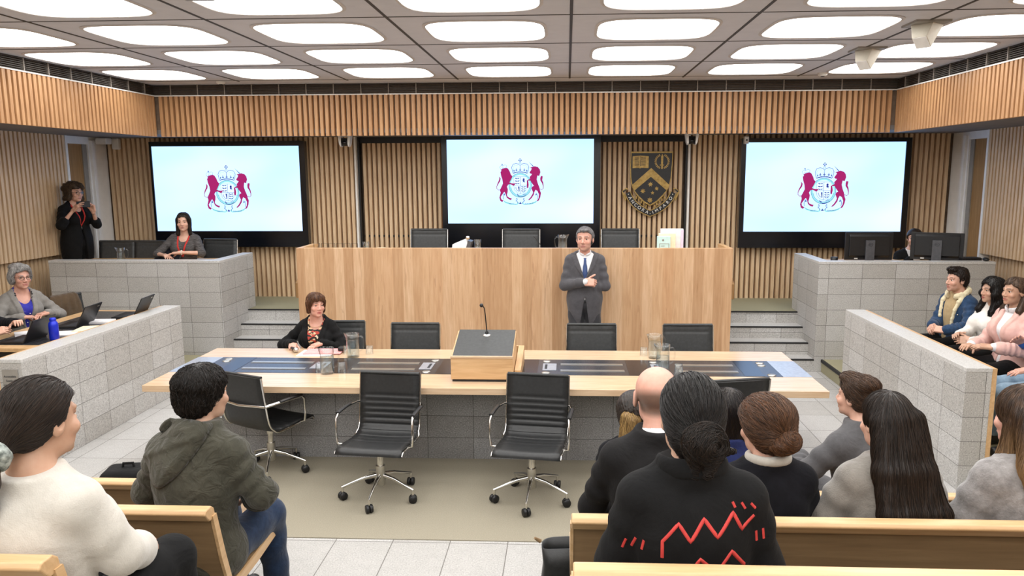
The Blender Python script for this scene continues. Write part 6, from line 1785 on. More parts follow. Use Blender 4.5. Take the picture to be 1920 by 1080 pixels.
# ---- person behind the monitors
loc, rz = (4.37, 9.66, 0.60), PI
R = person('person in black jacket and white shirt half hidden behind the right monitor', loc, rz)
S = Skel(True, 0.97, lean=0.05, seat=0.22, hs=0.95, hy=-0.42, wr={'R': V(0.14, 0.30, 0.70), 'L': V(-0.14, 0.30, 0.70)})
make_body(S, R, 'fair', {}, lip='#a8665e', brow='#2c211c', stub=('#7d6458', 0.2), feet=False)
top(S, 'shirt', 'white_shirt', R, 0.010, 0.003, neck=0.005, hem=0.3, fold=None)
top(S, 'jacket', 'black', R, 0.022, 0.016, neck=0.005, tilt=0.25, hem=0.25, cuts=(vcut(S, -0.44, 0.20, 0.02),), lo=0.96)
hair(S, 'hair', hair_cap(S, 0.014) + [ell(S.H(-0.03, -0.03, 0.02), V(0.07, 0.09, 0.09), S.HB, 0.02)], HM['dark'], R, [hairline(S, 0.062, 0.02, -0.12, 0.045, -0.05)], lock_grooves(S, 40, 0.0015))

# ---- row behind the right barrier
loc, rz = (3.90, 7.55, 0.15), PI/2 + 0.30
T = lambda *P: to_local(loc, rz, P)
R = person('young man with short dark hair in a denim jacket with cream collar, hands clasped', loc, rz)
S = Skel(True, 0.95, lean=-0.06, seat=0.445, hs=0.95, hy=-0.14, hp=0.02, wr={'R': T(3.62, 7.43, 0.86), 'L': T(3.63, 7.19, 0.86)}, el={'R': V(0.8, -0.7, -0.8), 'L': V(-0.8, -0.7, -0.8)}, neck=0.01)
make_body(S, R, 'fair', {'R': dict(fwd=T(3.53, 7.30, 0.83) - S.wr['R'], nrm=T(3.62, 7.3, 0.75) - S.wr['R'], curl=0.55), 'L': dict(fwd=T(3.53, 7.29, 0.86) - S.wr['L'], nrm=T(3.62, 7.32, 0.76) - S.wr['L'], curl=0.6)}, lip='#b5706a', brow='#241a15', stub=('#8c6a5c', 0.25), jaw=1.06, nose=1.08)
pants(S, 'black', R, 0.014); shoes(S, R)
top(S, 'hoodie', 'hoodie', R, 0.012, 0.004, neck=0.02, tilt=0.2, hem=0.44, fold=None, extra=[tor(S.c7 + S.d*0.0 - S.f*0.005, 0.070, 0.020, basis(S.f - S.d*0.5, S.d), 0.02, 1.3)])
dj = top(S, 'denim_jacket', 'denim', R, 0.026, 0.018, neck=0.02, tilt=0.2, hem=0.45, cuts=(vcut(S, -0.70, 0.125, 0.02),), lo=0.93, coarse=0.009, fold=(0.006, 4, 0.3), c=0.034)
B = basis(S.f - S.d*0.55, S.d)
strip = []
for q in (1, -1):
    pp = [S.c7 + S.r*q*0.098 + S.f*0.045 - S.d*0.025] + [on_front(dj, S, q*((v + 0.70)*0.125 + 0.020), v, 0.004) for v in (-0.08, -0.16, -0.24, -0.32, -0.40)]
    strip += [cap(pp[i], pp[i+1], (0.024, 0.020, 0.016, 0.014, 0.013, 0.012)[i], (0.024, 0.020, 0.016, 0.014, 0.013, 0.012)[i+1], 0.015) for i in range(5)]
cloth('sherpa_collar', [tor(S.c7 + S.d*0.012 + S.f*0.02, 0.098, 0.024, B, 0.01, 1.3)], CL['sherpa'], R, 0.007, (), [lambda X, Y, Z: (lambda u, w_, v: np.minimum(w_ - 0.05, 0.045 - np.abs(u)))(*uvw(S, X, Y, Z))], ((0.004, 120, 4),), None, None, strip)
m = MB()
for v, u_ in ((-0.20, -0.115), (-0.34, -0.095)): m.sphere(tuple(on_front(dj, S, u_, v, 0.001)), 0.008, 10, 6)
m.build('buttons', M['steel'], R)
hb = hair(S, 'hair', hair_cap(S, 0.012) + [ell(S.H(0.0, 0.058, 0.108), V(0.056, 0.045, 0.026), S.HB, 0.02), ell(S.H(0, -0.02, 0.108), V(0.060, 0.07, 0.026), S.HB, 0.02)], HM['dark'], R, [hairline(S, 0.082, 0.035, -0.06, 0.060, -0.012)], lock_grooves(S, 26, 0.003, (0, 0.3, 1), wob=2.5), ((0.004, 90, 3),))
strands(hb, 1300, 0.06, f_from(S, (0, -0.05, 0.12), 0.0), '#120d0a', '#33261e', 0.0012, 0.008, 0.009, 0.4)

loc, rz = (3.965, 7.03, 0.15), PI/2 + 0.22
T = lambda *P: to_local(loc, rz, P)
R = person('woman with long wavy black hair in a white ribbed top, between denim and pink jackets', loc, rz)
S = Skel(True, 0.92, lean=-0.04, seat=0.445, w=0.9, hs=0.93, hy=-0.10, wr={'R': T(3.62, 6.92, 0.88), 'L': T(3.64, 6.74, 0.86)}, el={'R': V(0.7, -0.7, -0.8), 'L': V(-0.7, -0.7, -0.8)})
make_body(S, R, 'olive', {'R': dict(fwd=T(3.52, 6.82, 0.90) - S.wr['R'], nrm=T(3.6, 6.8, 0.80) - S.wr['R'], curl=0.3, thumb=0.3), 'L': dict(fwd=T(3.53, 6.82, 0.85) - S.wr['L'], nrm=T(3.62, 6.85, 0.82) - S.wr['L'], curl=0.35)}, lip='#a9524c', brow='#130e0c', smile=0.6)
pants(S, 'black', R, 0.012); shoes(S, R)
top(S, 'top', 'white_top', R, 0.011, 0.008, neck=0.03, tilt=0.15, hem=0.46, bust=0.035, lo=0.97, coarse=0.009, fold=(0.003, 5, 0.2))
hp = hair_cap(S, 0.022)
rg = random.Random(3)
for q in (1, -1):
    for j in range(4):
        a = S.H(q*(0.070 - 0.012*j), 0.0 - 0.03*j, 0.02); pts = [a]
        L_ = 0.34 - 0.03*j
        for i in range(1, 7):
            t = i/6; wv = 0.016*math.sin(i*1.9 + j)
            b = S.H(q*(0.080 + 0.012*math.sin(i*2.1 + j) + 0.01*t), 0.01 + wv - 0.03*j + 0.045*t, 0.02 - L_*t); pts.append(b)
        for i in range(6): hp.append(cap(pts[i], pts[i+1], 0.030 - 0.001*i, 0.029 - 0.001*i, 0.012))
hb = hair(S, 'hair', hp, HM['black'], R, [facewin(S, 0.072, 0.058, 0.012, 5)], lock_grooves(S, 34, 0.002), ((0.004, 70, 3),))
strands(hb, 1600, 0.16, f_down(S), '#0a0807', '#221b18', 0.0013, 0.006, 0.010, 0.2, 3, 0.35)

loc, rz = (3.86, 6.50, 0.15), PI/2 + 0.24
T = lambda *P: to_local(loc, rz, P)
R = person('woman with long brown hair in a pale pink blazer and white shirt', loc, rz)
S = Skel(True, 0.99, lean=-0.03, seat=0.465, w=0.88, hs=0.95, hy=-0.06, hp=0.02, wr={'R': T(3.52, 6.52, 0.87), 'L': T(3.57, 6.27, 0.91)}, el={'R': V(0.7, -0.7, -0.8), 'L': V(-0.8, -0.7, -0.8)})
make_body(S, R, 'tan', {'R': dict(fwd=T(3.40, 6.43, 0.88) - S.wr['R'], nrm=V(0, 0, -1), curl=0.3), 'L': dict(fwd=T(3.40, 6.36, 0.91) - S.wr['L'], nrm=V(0.3, 0, -1), curl=0.25)}, lip='#b0605a', brow='#2c1e17', smile=0.8)
pants(S, 'black', R, 0.012); shoes(S, R)
top(S, 'shirt', 'white_shirt', R, 0.011, 0.006, neck=0.0, tilt=0.35, hem=0.46, bust=0.025, fold=None, lo=0.98, c=0.033)
collar(S, 'white_shirt', R, R0=0.066, r0=0.009, off=0.005, gap=0.012)
vb, sl = -0.42, 0.14
top(S, 'blazer', 'pink', R, 0.023, 0.018, hem=0.40, neck=-0.005, tilt=0.25, bust=0.025, cuts=(vcut(S, vb, sl, 0.02), slit(S, -0.38, 0.12, 0.01)), mods=lapel(S, vb, sl, 0.05), lo=0.80, coarse=0.009, fold=(0.005, 4, 0.1), c=0.04)
hb = hair(S, 'hair', hair_cap(S, 0.012), HM['mid'], R, [hairline(S, 0.066, 0.035, -0.12, 0.05, -0.004), facewin(S, 0.066, 0.058, 0.015, 3)], lock_grooves(S, 44, 0.001))
strands(hb, 900, 0.08, f_down(S), '#2b2018', '#6a5340', 0.0012, 0.004)
hp = []
for j in range(6):
    x = 0.06 - 0.024*j
    hp.append(cap(S.H(x, -0.070, -0.01), S.H(x*1.1, -0.085, -0.16), 0.030, 0.028, 0.02)); hp.append(cap(S.H(x*1.1, -0.085, -0.16), S.H(x*1.2, -0.10, -0.36), 0.028, 0.018, 0.02))
for q, fw in ((1, 1.0), (-1, 0.35)):
    hp.append(cap(S.H(q*0.068, -0.055, -0.02), S.H(q*0.088, 0.01*fw, -0.17), 0.022, 0.026, 0.02)); hp.append(cap(S.H(q*0.088, 0.01*fw, -0.17), S.H(q*0.098, 0.075*fw, -0.36), 0.026, 0.016, 0.02))
hb = hair(S, 'hair_length', hp, HM['mid'], R, (), None, ((0.002, 60, 3),))
strands(hb, 1300, 0.16, lambda q: Vector((0, 0.02, -1)), '#2b2018', '#6a5340', 0.0012, 0.005)
wv = unit(S.el['L'] - S.wr['L']); c0 = S.wr['L'] + wv*0.012
bb = basis(wv, (0, 0, 1)); m = MB(); m.tube([tuple(c0 + bb[0]*0.031*math.cos(a) + bb[2]*0.029*math.sin(a)) for a in [2*PI*i/16 for i in range(16)]], 0.005, 6, closed=True, sx=1.5)
wt = m.build('watch_strap', CL['sole'], R)
m = MB(); m.sphere(tuple(c0 + bb[2]*0.032), (0.016, 0.016, 0.008), 14, 8); m.build('watch_face', M['white_plastic'], wt)

loc, rz = (3.92, 5.93, 0.15), PI/2 + 0.12
T = lambda *P: to_local(loc, rz, P)
R = person('person in light blue jeans and blue sweater cut by the right edge of the frame', loc, rz)
S = Skel(True, 0.97, lean=-0.05, seat=0.445, wr={'R': T(3.74, 6.16, 0.98), 'L': T(3.63, 5.86, 0.83)}, el={'R': V(0.7, -0.6, -0.9), 'L': V(-0.6, -0.6, -0.9)}, knees={'R': T(3.42, 6.02, 0.66), 'L': T(3.42, 5.80, 0.66)}, ankles={'R': T(3.50, 6.05, 0.235), 'L': T(3.50, 5.80, 0.235)})
make_body(S, R, 'pink', {'R': dict(fwd=T(3.62, 6.10, 1.04) - S.wr['R'], nrm=V(-0.7, 0.3, -0.4), curl=0.25, spread=0.25), 'L': dict(fwd=T(3.50, 5.87, 0.80) - S.wr['L'], nrm=V(0, 0, -1), curl=0.2, spread=0.2)}, face=False)
pants(S, 'jeans_light', R, 0.016, coarse=0.010, name='jeans'); shoes(S, R)
top(S, 'sweater', 'blue', R, 0.020, 0.016, neck=0.01, hem=0.46, lo=0.93)
hair(S, 'hair', hair_cap(S, 0.016), HM['brown'], R, [hairline(S)])
# ---------------------------------------------------------------- the audience, seen from behind
def hairseat(S, fat=1.0, t=0.016): return hair_cap(S, t, fat=fat)

# ---- woman in the white sweater, front left
loc, rz = (-1.475, 1.90, 0.57), -0.16
T = lambda *P: to_local(loc, rz, P)
R = person('woman in a white sweater with a dark scrunchie ponytail, nearest on the left', loc, rz)
S = Skel(True, 0.93, lean=0.0, seat=0.425, w=0.92, hs=0.98, hy=-0.08, hp=-0.02, elx={'R': T(-1.275, 1.95, 1.285)}, wr={'R': T(-1.345, 2.13, 1.20), 'L': T(-1.62, 2.25, 1.10)}, el={'R': V(1.0, -0.35, -0.55), 'L': V(-0.6, -0.5, -0.8)}, knees={'R': V(0.06, 0.44, 0.50), 'L': V(-0.14, 0.44, 0.50)}, ankles={'R': V(0.06, 0.48, 0.085), 'L': V(-0.1, 0.48, 0.085)})
make_body(S, R, 'tan', {'R': dict(fwd=V(-0.4, 0.9, -0.2), nrm=V(0, 0, -1), curl=0.4), 'L': dict(fwd=V(0.3, 0.9, -0.1), nrm=V(0, 0, -1), curl=0.4)}, lip='#a8635a', brow='#2a1e18')
pants(S, 'black', R, 0.018, coarse=0.011); shoes(S, R)
top(S, 'sweater', 'white_knit', R, 0.024, 0.022, neck=0.01, tilt=-0.12, hem=0.40, lo=1.0, coarse=0.008, fold=(0.003, 2, 0.9), noise=((0.006, 13, 4), (0.002, 40, 2)), c=0.040, bust=0.01)
c0 = S.hip + S.f*(-0.02); m = MB()
rg = random.Random(2)
for i in range(26):
    a = 0.1 + i * 0.075; p = c0 + S.r*0.20*math.cos(a)*1.0 + S.f*(-0.03 + 0.165*math.sin(a)) + V(0, 0, -0.06)
    m.tube([tuple(p + V(0, 0, 0.05)), tuple(p + V(rg.uniform(-.01, .01), rg.uniform(-.005, .012), -0.0)), tuple(p + V(rg.uniform(-.012, .012), rg.uniform(0, .015), -0.045))], [0.008, 0.006, 0.002], 6)
m.build('fringe_hem', CL['white_knit'], R)
hb = hair(S, 'hair', hairseat(S, 1.02, 0.011) + [cap(S.H(0.0, -0.105, 0.0), S.H(0, -0.135, -0.045), 0.040, 0.034, 0.03)], HM['dark'], R, [hairline(S, 0.070, 0.040, -0.060, 0.058, -0.008)], lock_grooves(S, 60, 0.0008, (0, -1, -0.25), (0, -0.02, 0.0)), ((0.001, 60, 3),), 0.005)
strands(hb, 3800, 0.13, f_to(S.H(0, -0.14, -0.05)), '#130e0b', '#35281f', 0.0008, 0.003, 0.010, 0.06)
Bs = basis(S.hf * -1 - S.hu * 0.35)
cloth('scrunchie', [tor(S.H(0.0, -0.145, -0.052), 0.030, 0.022, np.array([Bs[0], Bs[2], Bs[1]]), 0.01)], CL['scrunchie'], R, 0.006, (), (), ((0.006, 90, 2),))
hair(S, 'ponytail', [cap(S.H(0, -0.15, -0.055), S.H(-0.005, -0.175, -0.12), 0.030, 0.036, 0.02), cap(S.H(-0.005, -0.175, -0.12), S.H(-0.01, -0.165, -0.24), 0.036, 0.018, 0.02)], HM['dark'], R, (), None, ((0.004, 80, 6),))

# ---- man in the olive jacket
loc, rz = (-1.53, 2.84, 0.29), -0.14
T = lambda *P: to_local(loc, rz, P)
R = person('man with thick black hair in an olive hooded jacket and blue jeans, left', loc, rz)
S = Skel(True, 0.99, lean=0.12, seat=0.435, w=0.96, hs=0.98, hy=-0.22, hp=-0.03, elx={'R': T(-1.265, 2.88, 1.05)}, wr={'R': T(-1.38, 3.10, 0.95), 'L': T(-1.66, 3.18, 0.92)}, el={'R': V(1.0, -0.5, -0.4), 'L': V(-1.0, -0.5, -0.4)}, knees={'R': T(-1.385, 3.22, 0.80), 'L': T(-1.62, 3.27, 0.86)}, ankles={'R': T(-1.38, 3.28, 0.38), 'L': T(-1.6, 3.32, 0.38)})
make_body(S, R, 'olive', {'R': dict(fwd=V(-0.6, 0.8, -0.2), nrm=V(0, 0, -1), curl=0.5), 'L': dict(fwd=V(0.6, 0.8, -0.2), nrm=V(0, 0, -1), curl=0.5)}, lip='#a8635a', brow='#14100e')
pants(S, 'jeans', R, 0.018, coarse=0.010, name='jeans'); shoes(S, R)
top(S, 'jacket', 'olive', R, 0.030, 0.024, neck=0.045, tilt=0.0, hem=0.42, lo=0.95, coarse=0.008, fold=(0.006, 3.5, 1.2), noise=((0.006, 24, 4), (0.003, 50, 9)), c=0.042, skirt=((0.20, 0.165, 0.14), 0.0), extra=[tor(S.c7 + S.d*0.03 + S.f*0.01, 0.066, 0.020, basis(S.f - S.d*0.4, S.d), 0.02, 2.0)])
d, f, r = S.d, S.f, S.r
jo = [o for o in R.children if o.name.startswith('jacket')][0]
bv = BVHTree.FromPolygons([v.co[:] for v in jo.data.vertices], [p.vertices[:] for p in jo.data.polygons])
out = [(-0.085, 0.050), (0.0, 0.062), (0.085, 0.045), (0.092, 0.0), (0.065, -0.06), (0.03, -0.12), (-0.01, -0.165), (-0.06, -0.20), (-0.105, -0.205), (-0.15, -0.18), (-0.195, -0.135), (-0.19, -0.09), (-0.15, -0.02)]
N = 60; per = []
for q in range(N):
    t = q / N * len(out); a = int(t); u = t - a
    P0, P1, P2, P3 = [np.array(out[(a + w_) % len(out)]) for w_ in (-1, 0, 1, 2)]
    per.append(0.5 * (2*P1 + (P2-P0)*u + (2*P0-5*P1+4*P2-P3)*u*u + (3*P1-P0-3*P2+P3)*u**3))
cen = np.array((-0.04, -0.06)); K = 12; rows = []
for q in range(K + 1):
    t = q / K
    for p in per:
        xz = cen + (p - cen) * t; lo_ = S.c7 + S.r * xz[0] + S.d * xz[1] - S.f * 0.5
        h = bv.ray_cast(Vector(lo_), Vector(S.f))
        b = h[0] if h[0] is not None else Vector(S.c7 + S.r * xz[0] + S.d * xz[1] - S.f * 0.06)
        if (b - Vector(S.c7)).dot(Vector(S.f)) > 0.03: b = Vector(S.c7 + S.r * xz[0] + S.d * xz[1] + S.f * 0.01)
        bulge = 0.006 + 0.026 * (1 - t ** 3) ** 0.6
        # the roll of the hood opening and two long creases
        e1 = (xz[1] - 0.03) + 0.42 * (xz[0] - 0.09) * -1 - 0.0; cr = abs((xz[0] - 0.085) * 0.40 - (xz[1] - 0.012)) ; cr2 = abs((xz[0] - 0.08) * 1.55 - (xz[1] - 0.03))
        bulge += 0.012 * math.exp(-(cr / 0.016) ** 2) + 0.008 * math.exp(-(cr2 / 0.03) ** 2) + 0.003 * math.sin(60 * xz[0] + 25 * xz[1]) * (1 - t)
        rows.append(tuple(Vector(b) - Vector(S.f) * bulge))
m = MB(); m.add(rows, [(q*N+w_, q*N+(w_+1) % N, (q+1)*N+(w_+1) % N, (q+1)*N+w_) for q in range(K) for w_ in range(N)], 0, True)
o = m.build('hood', CL['olive'], R); md = o.modifiers.new('th', 'SOLIDIFY'); md.thickness = 0.012; md.offset = -1
hb = hair(S, 'hair', hairseat(S, 1.06, 0.015) + [ell(S.H(0.0, -0.045, 0.055), V(0.082, 0.088, 0.062), S.HB, 0.03), ell(S.H(0, -0.085, -0.01), V(0.070, 0.040, 0.070), S.HB, 0.02)], HM['black'], R, [hairline(S, 0.066, 0.030, -0.075, 0.045, -0.015)], lock_grooves(S, 34, 0.0015, (0.2, -0.3, 1), wob=2.4), ((0.002, 90, 5),), 0.005)
strands(hb, 3600, 0.07, f_from(S, (0.0, -0.03, 0.13), 0.3), '#0a0807', '#231b16', 0.0010, 0.007, 0.009, 0.35)

# ---- bald man in the dark suit
loc, rz = (0.362, 2.84, 0.29), 0.02
R = person('balding man in a dark suit in the right second row, behind the woman in black', loc, rz)
S = Skel(True, 1.02, lean=0.06, seat=0.425, w=0.98, hs=1.03, hy=-0.05, hp=-0.05, wr={'R': V(0.10, 0.34, 0.62), 'L': V(-0.16, 0.36, 0.58)}, el={'R': V(0.8, -0.5, -0.8), 'L': V(-0.9, -0.5, -0.8)})
make_body(S, R, 'pink', {}, lip='#a8635a', brow='#5a4a40', bald='#57493f', fat=1.08, res=0.0042)
pants(S, 'suit_black', R, 0.018); shoes(S, R)
top(S, 'shirt', 'white_shirt', R, 0.010, 0.004, neck=0.03, tilt=0.1, hem=0.5, fold=None)
collar(S, 'white_shirt', R, R0=0.061, r0=0.007, off=0.014, fwd=0.012, h=2.4, tilt=0.25)
top(S, 'suit_jacket', 'suit_black', R, 0.026, 0.020, neck=0.035, tilt=-0.10, hem=0.42, lo=0.92, coarse=0.0085, fold=(0.005, 3, 0.4), noise=((0.005, 14, 4),), c=0.040, extra=[tor(S.c7 + S.d*0.012 + S.f*0.010, 0.072, 0.014, basis(S.f - S.d*0.25, S.d), 0.015, 2.4)])

# ---- woman in the black printed jacket
loc, rz = (0.345, 1.96, 0.57), 0.0
R = person('woman with a black hair bun and a red line print on her black jacket', loc, rz)
S = Skel(True, 0.93, lean=0.03, seat=0.43, w=0.97, hs=0.97, hy=0.10, hp=-0.10, hr=0.06, elx={'R': V(0.205, 0.03, 0.69), 'L': V(-0.205, 0.03, 0.69)}, wr={'R': V(0.13, 0.30, 0.62), 'L': V(-0.13, 0.30, 0.62)}, el={'R': V(0.9, -0.5, -0.6), 'L': V(-0.9, -0.5, -0.6)})
make_body(S, R, 'olive', {}, lip='#a8635a', brow='#120e0c', res=0.0042)
pants(S, 'black', R, 0.018); shoes(S, R)
jk = top(S, 'jacket', 'black', R, 0.028, 0.022, neck=0.04, tilt=-0.12, hem=0.40, lo=0.95, coarse=0.008, fold=(0.004, 2.5, 0.4), noise=((0.006, 15, 8), (0.002, 45, 2)), c=0.045, extra=[tor(S.c7 + S.d*0.004 + S.f*0.005, 0.080, 0.018, basis(S.f - S.d*0.15, S.d), 0.015, 2.0)])
hb = hair(S, 'hair', hairseat(S, 1.02, 0.010) + [ell(S.H(0, -0.05, 0.02), V(0.078, 0.075, 0.085), S.HB, 0.02), cap(S.H(0.0, -0.06, -0.03), S.H(0.0, -0.10, -0.04), 0.060, 0.045, 0.03), cap(S.H(0.0, -0.05, -0.06), S.H(0.0, -0.055, -0.10), 0.052, 0.040, 0.03)], HM['black'], R, [hairline(S, 0.070, 0.045, -0.115, 0.06, -0.012)], lock_grooves(S, 56, 0.001, (0.05, -0.85, -0.5), (0, -0.02, 0.0), 1.5), ((0.001, 70, 3),), 0.0045)
strands(hb, 5200, 0.14, f_to(S.H(0.005, -0.15, -0.045)), '#070606', '#1f1916', 0.0008, 0.004, 0.009, 0.07)
hb = hair(S, 'hair_bun', [ell(S.H(0.005, -0.140, -0.040), V(0.056, 0.046, 0.052), S.HB, 0.015), cap(S.H(0.03, -0.135, -0.055), S.H(0.02, -0.130, -0.125), 0.028, 0.012, 0.02), cap(S.H(-0.015, -0.13, -0.065), S.H(-0.01, -0.12, -0.135), 0.022, 0.010, 0.02), cap(S.H(0.045, -0.115, -0.045), S.H(0.085, -0.085, -0.085), 0.014, 0.004, 0.02), cap(S.H(0.04, -0.12, -0.06), S.H(0.105, -0.09, -0.075), 0.010, 0.003, 0.02)], HM['dark'], R, (), lock_grooves(S, 40, 0.0015, (0.2, -1, 0), (0.0, -0.10, -0.04), 2.0), ((0.002, 90, 3),), 0.0045)
bc = Vector(S.H(0.005, -0.14, -0.04)); fx = Vector(S.hf)
strands(hb, 2200, 0.11, lambda q: (q - bc).cross(fx) + Vector((0, 0, -0.02)), '#0b0908', '#2e231c', 0.0008, 0.006, 0.008, 0.3)
cloth('collar', [tor(S.c7 + S.d*0.010 - S.f*0.002, 0.088, 0.010, basis(S.f - S.d*0.2, S.d), 0.01, 2.6), ], CL['black'], R, 0.006, (), (lambda X, Y, Z: (lambda u, w_, v: w_ - 0.075)(*uvw(S, X, Y, Z)),), ((0.003, 40, 2),))
# generic red line print on the back of the jacket (abstract zigzags and dashes), wrapped on the cloth
bv = BVHTree.FromPolygons([v.co[:] for v in jk.data.vertices], [p.vertices[:] for p in jk.data.polygons])
M['print_red'] = M_noise('print_red', '#b5322f', '#c9403a', 40, 0.7)
def on_back(x, z):
    h = bv.ray_cast(Vector((x, -0.6, z)), Vector((0, 1, 0)))
    return h[0] if h[0] else None
def back_stroke(m, pts, w):
    P = []
    for i in range(len(pts) - 1):
        (a, b), (c, d_) = pts[i], pts[i+1]; n = max(2, int(math.dist(pts[i], pts[i+1]) / 0.008))
        for q in range(n): P.append((a + (c-a)*q/n, b + (d_-b)*q/n))
    P.append(pts[-1])
    Q = []
    for x, z in P:
        h = on_back(x, z)
        if h is not None: Q.append((h.x, h.y + 0.0038, h.z))
    if len(Q) > 1: m.tube(Q, w/2, 6, sx=1.0)
m = MB()
zz = lambda L: [(x - 0.070, 0.925 - 0.00072*z) for x, z in L]
zig = [[(-0.02, 190), (-0.02, 130), (0.02, 60), (0.05, 120), (0.085, 40), (0.12, 105), (0.165, 30), (0.19, 95), (0.225, 50)],
       [(-0.05, 250), (0.0, 215), (0.04, 255), (0.075, 180), (0.12, 240), (0.16, 165), (0.20, 235)],
       [(-0.02, 300), (0.03, 290), (0.06, 330), (0.10, 280), (0.14, 340), (0.185, 290)],
       [(-0.07, 330), (-0.03, 345), (0.0, 385), (0.05, 370)]]
for st in zig: back_stroke(m, zz(st), 0.013)
for st in ([(-0.085, 150), (-0.095, 190)], [(-0.065, 148), (-0.07, 185)], [(-0.11, 165), (-0.12, 205)], [(0.235, 120), (0.238, 160)], [(0.255, 115), (0.258, 155)], [(0.19, 0), (0.20, 22)], [(0.215, 5), (0.228, 25)], [(0.165, -5), (0.172, 15)]): back_stroke(m, zz(st), 0.011)
m.build('red_print', M['print_red'], R)

# ---- woman with a brown bun
loc, rz = (0.80, 2.84, 0.29), 0.12
R = person('woman with a low brown bun, black top and pale grey collar', loc, rz)
S = Skel(True, 0.90, lean=0.04, seat=0.40, w=0.95, hs=1.0, hy=0.25, hp=-0.10, wr={'R': V(0.12, 0.30, 0.60), 'L': V(-0.12, 0.30, 0.60)})
make_body(S, R, 'fair', {}, lip='#a8635a', brow='#4a3020')
pants(S, 'black', R, 0.018); shoes(S, R)
top(S, 'top', 'black2', R, 0.026, 0.022, neck=0.015, tilt=-0.05, hem=0.42, lo=0.95, coarse=0.0095, fold=(0.004, 3, 0.4), noise=((0.004, 14, 4),), c=0.040)
cloth('collar', [tor(S.c7 + S.d*0.018 + S.f*0.0, 0.076, 0.016, basis(S.f - S.d*0.1, S.d), 0.01, 1.3)], CL['collar_grey'], R, 0.007, (), (), ((0.003, 50, 2),))
hb = hair(S, 'hair', hairseat(S, 1.08, 0.020) + [ell(S.H(0, -0.05, 0.05), V(0.095, 0.085, 0.075), S.HB, 0.03), ell(S.H(0, -0.08, -0.02), V(0.075, 0.055, 0.065), S.HB, 0.03)], HM['chestnut'], R, [hairline(S, 0.070, 0.035, -0.100, 0.055, -0.03)], lock_grooves(S, 60, 0.001, (0.1, -0.75, -0.6), (0, -0.02, 0.0), 1.8), ((0.0015, 60, 3),), 0.005)
strands(hb, 3600, 0.13, f_to(S.H(0.0, -0.14, -0.01)), '#281a12', '#6b4a33', 0.0009, 0.005, 0.010, 0.12)
hb = hair(S, 'hair_bun', [ell(S.H(0.010, -0.138, -0.030), V(0.052, 0.040, 0.040), S.HB, 0.015), ell(S.H(-0.015, -0.130, -0.045), V(0.045, 0.035, 0.035), S.HB, 0.015)], HM['chestnut'], R, (), lock_grooves(S, 26, 0.0015, (0.3, -1, 0.1), (0.01, -0.10, -0.10), 2.0), ((0.002, 80, 3),), 0.005)
bc = Vector(S.H(0.0, -0.13, -0.035)); fx = Vector(S.hf)
strands(hb, 1500, 0.09, lambda q: (q - bc).cross(fx) * 0.6 + Vector((0.02, 0, 0)), '#2c1c12', '#6f4a2f', 0.0009, 0.005, 0.008, 0.25)
Bs = basis(-S.hf - 0.3*S.hu); cloth('hair_tie', [tor(S.H(0.0, -0.124, -0.002), 0.030, 0.010, np.array([Bs[0], Bs[2], Bs[1]]), 0.01)], CL['black'], R, 0.005)

# ---- front row: dark-haired woman in blue
loc, rz = (0.86, 3.80, 0.0), 0.05
R = person('dark-haired person in a navy top in the front row, right of the woman in black', loc, rz)
S = Skel(True, 0.89, lean=0.04, seat=0.445, w=0.95, hy=0.1)
make_body(S, R, 'fair', {}, face=False)
pants(S, 'black', R, 0.018); shoes(S, R)
top(S, 'top', 'navy', R, 0.022, 0.020, neck=0.01, tilt=0.0, hem=0.42)
hb = hair(S, 'hair', hairseat(S, 1.04, 0.016) + [cap(S.H(x, -0.06, -0.02), S.H(x*1.1, -0.075, -0.16), 0.040, 0.032, 0.03) for x in (-0.05, 0, 0.05)], HM['dark'], R, [hairline(S, 0.07, 0.035, -0.4, 0.05, -0.2)], lock_grooves(S, 40, 0.001), ((0.002, 60, 3),))
strands(hb, 1500, 0.13, f_down(S), '#0c0a09', '#262022', 0.001, 0.003)
# ---- front row: dark hair with blonde ends
loc, rz = (0.36, 3.80, 0.0), 0.0
R = person('front row person with dark hair and blonde ends, seen left of the balding head', loc, rz)
S = Skel(True, 0.87, lean=0.04, seat=0.445, w=0.92, hs=0.97, hy=-0.1)
make_body(S, R, 'fair', {}, face=False)
pants(S, 'black', R, 0.018); shoes(S, R)
top(S, 'top', 'black2', R, 0.022, 0.020, neck=0.01, tilt=0.0, hem=0.42)
hair(S, 'hair', hairseat(S, 1.04, 0.018), HM['dark'], R, [hairline(S, 0.07, 0.035, -0.10, 0.05, -0.03)], lock_grooves(S, 40, 0.002, (0, -0.8, -0.4)), ((0.003, 60, 3),))
hb = hair(S, 'hair_ends', [cap(S.H(-0.03, -0.115, 0.01), S.H(-0.045, -0.145, -0.11), 0.034, 0.030, 0.02), cap(S.H(0.0, -0.125, 0.0), S.H(-0.01, -0.15, -0.12), 0.034, 0.024, 0.02)], HM['tips'], R, (), None, ((0.004, 70, 3),))
strands(hb, 900, 0.10, f_down(S), '#6a5234', '#b8975f', 0.0011, 0.006)

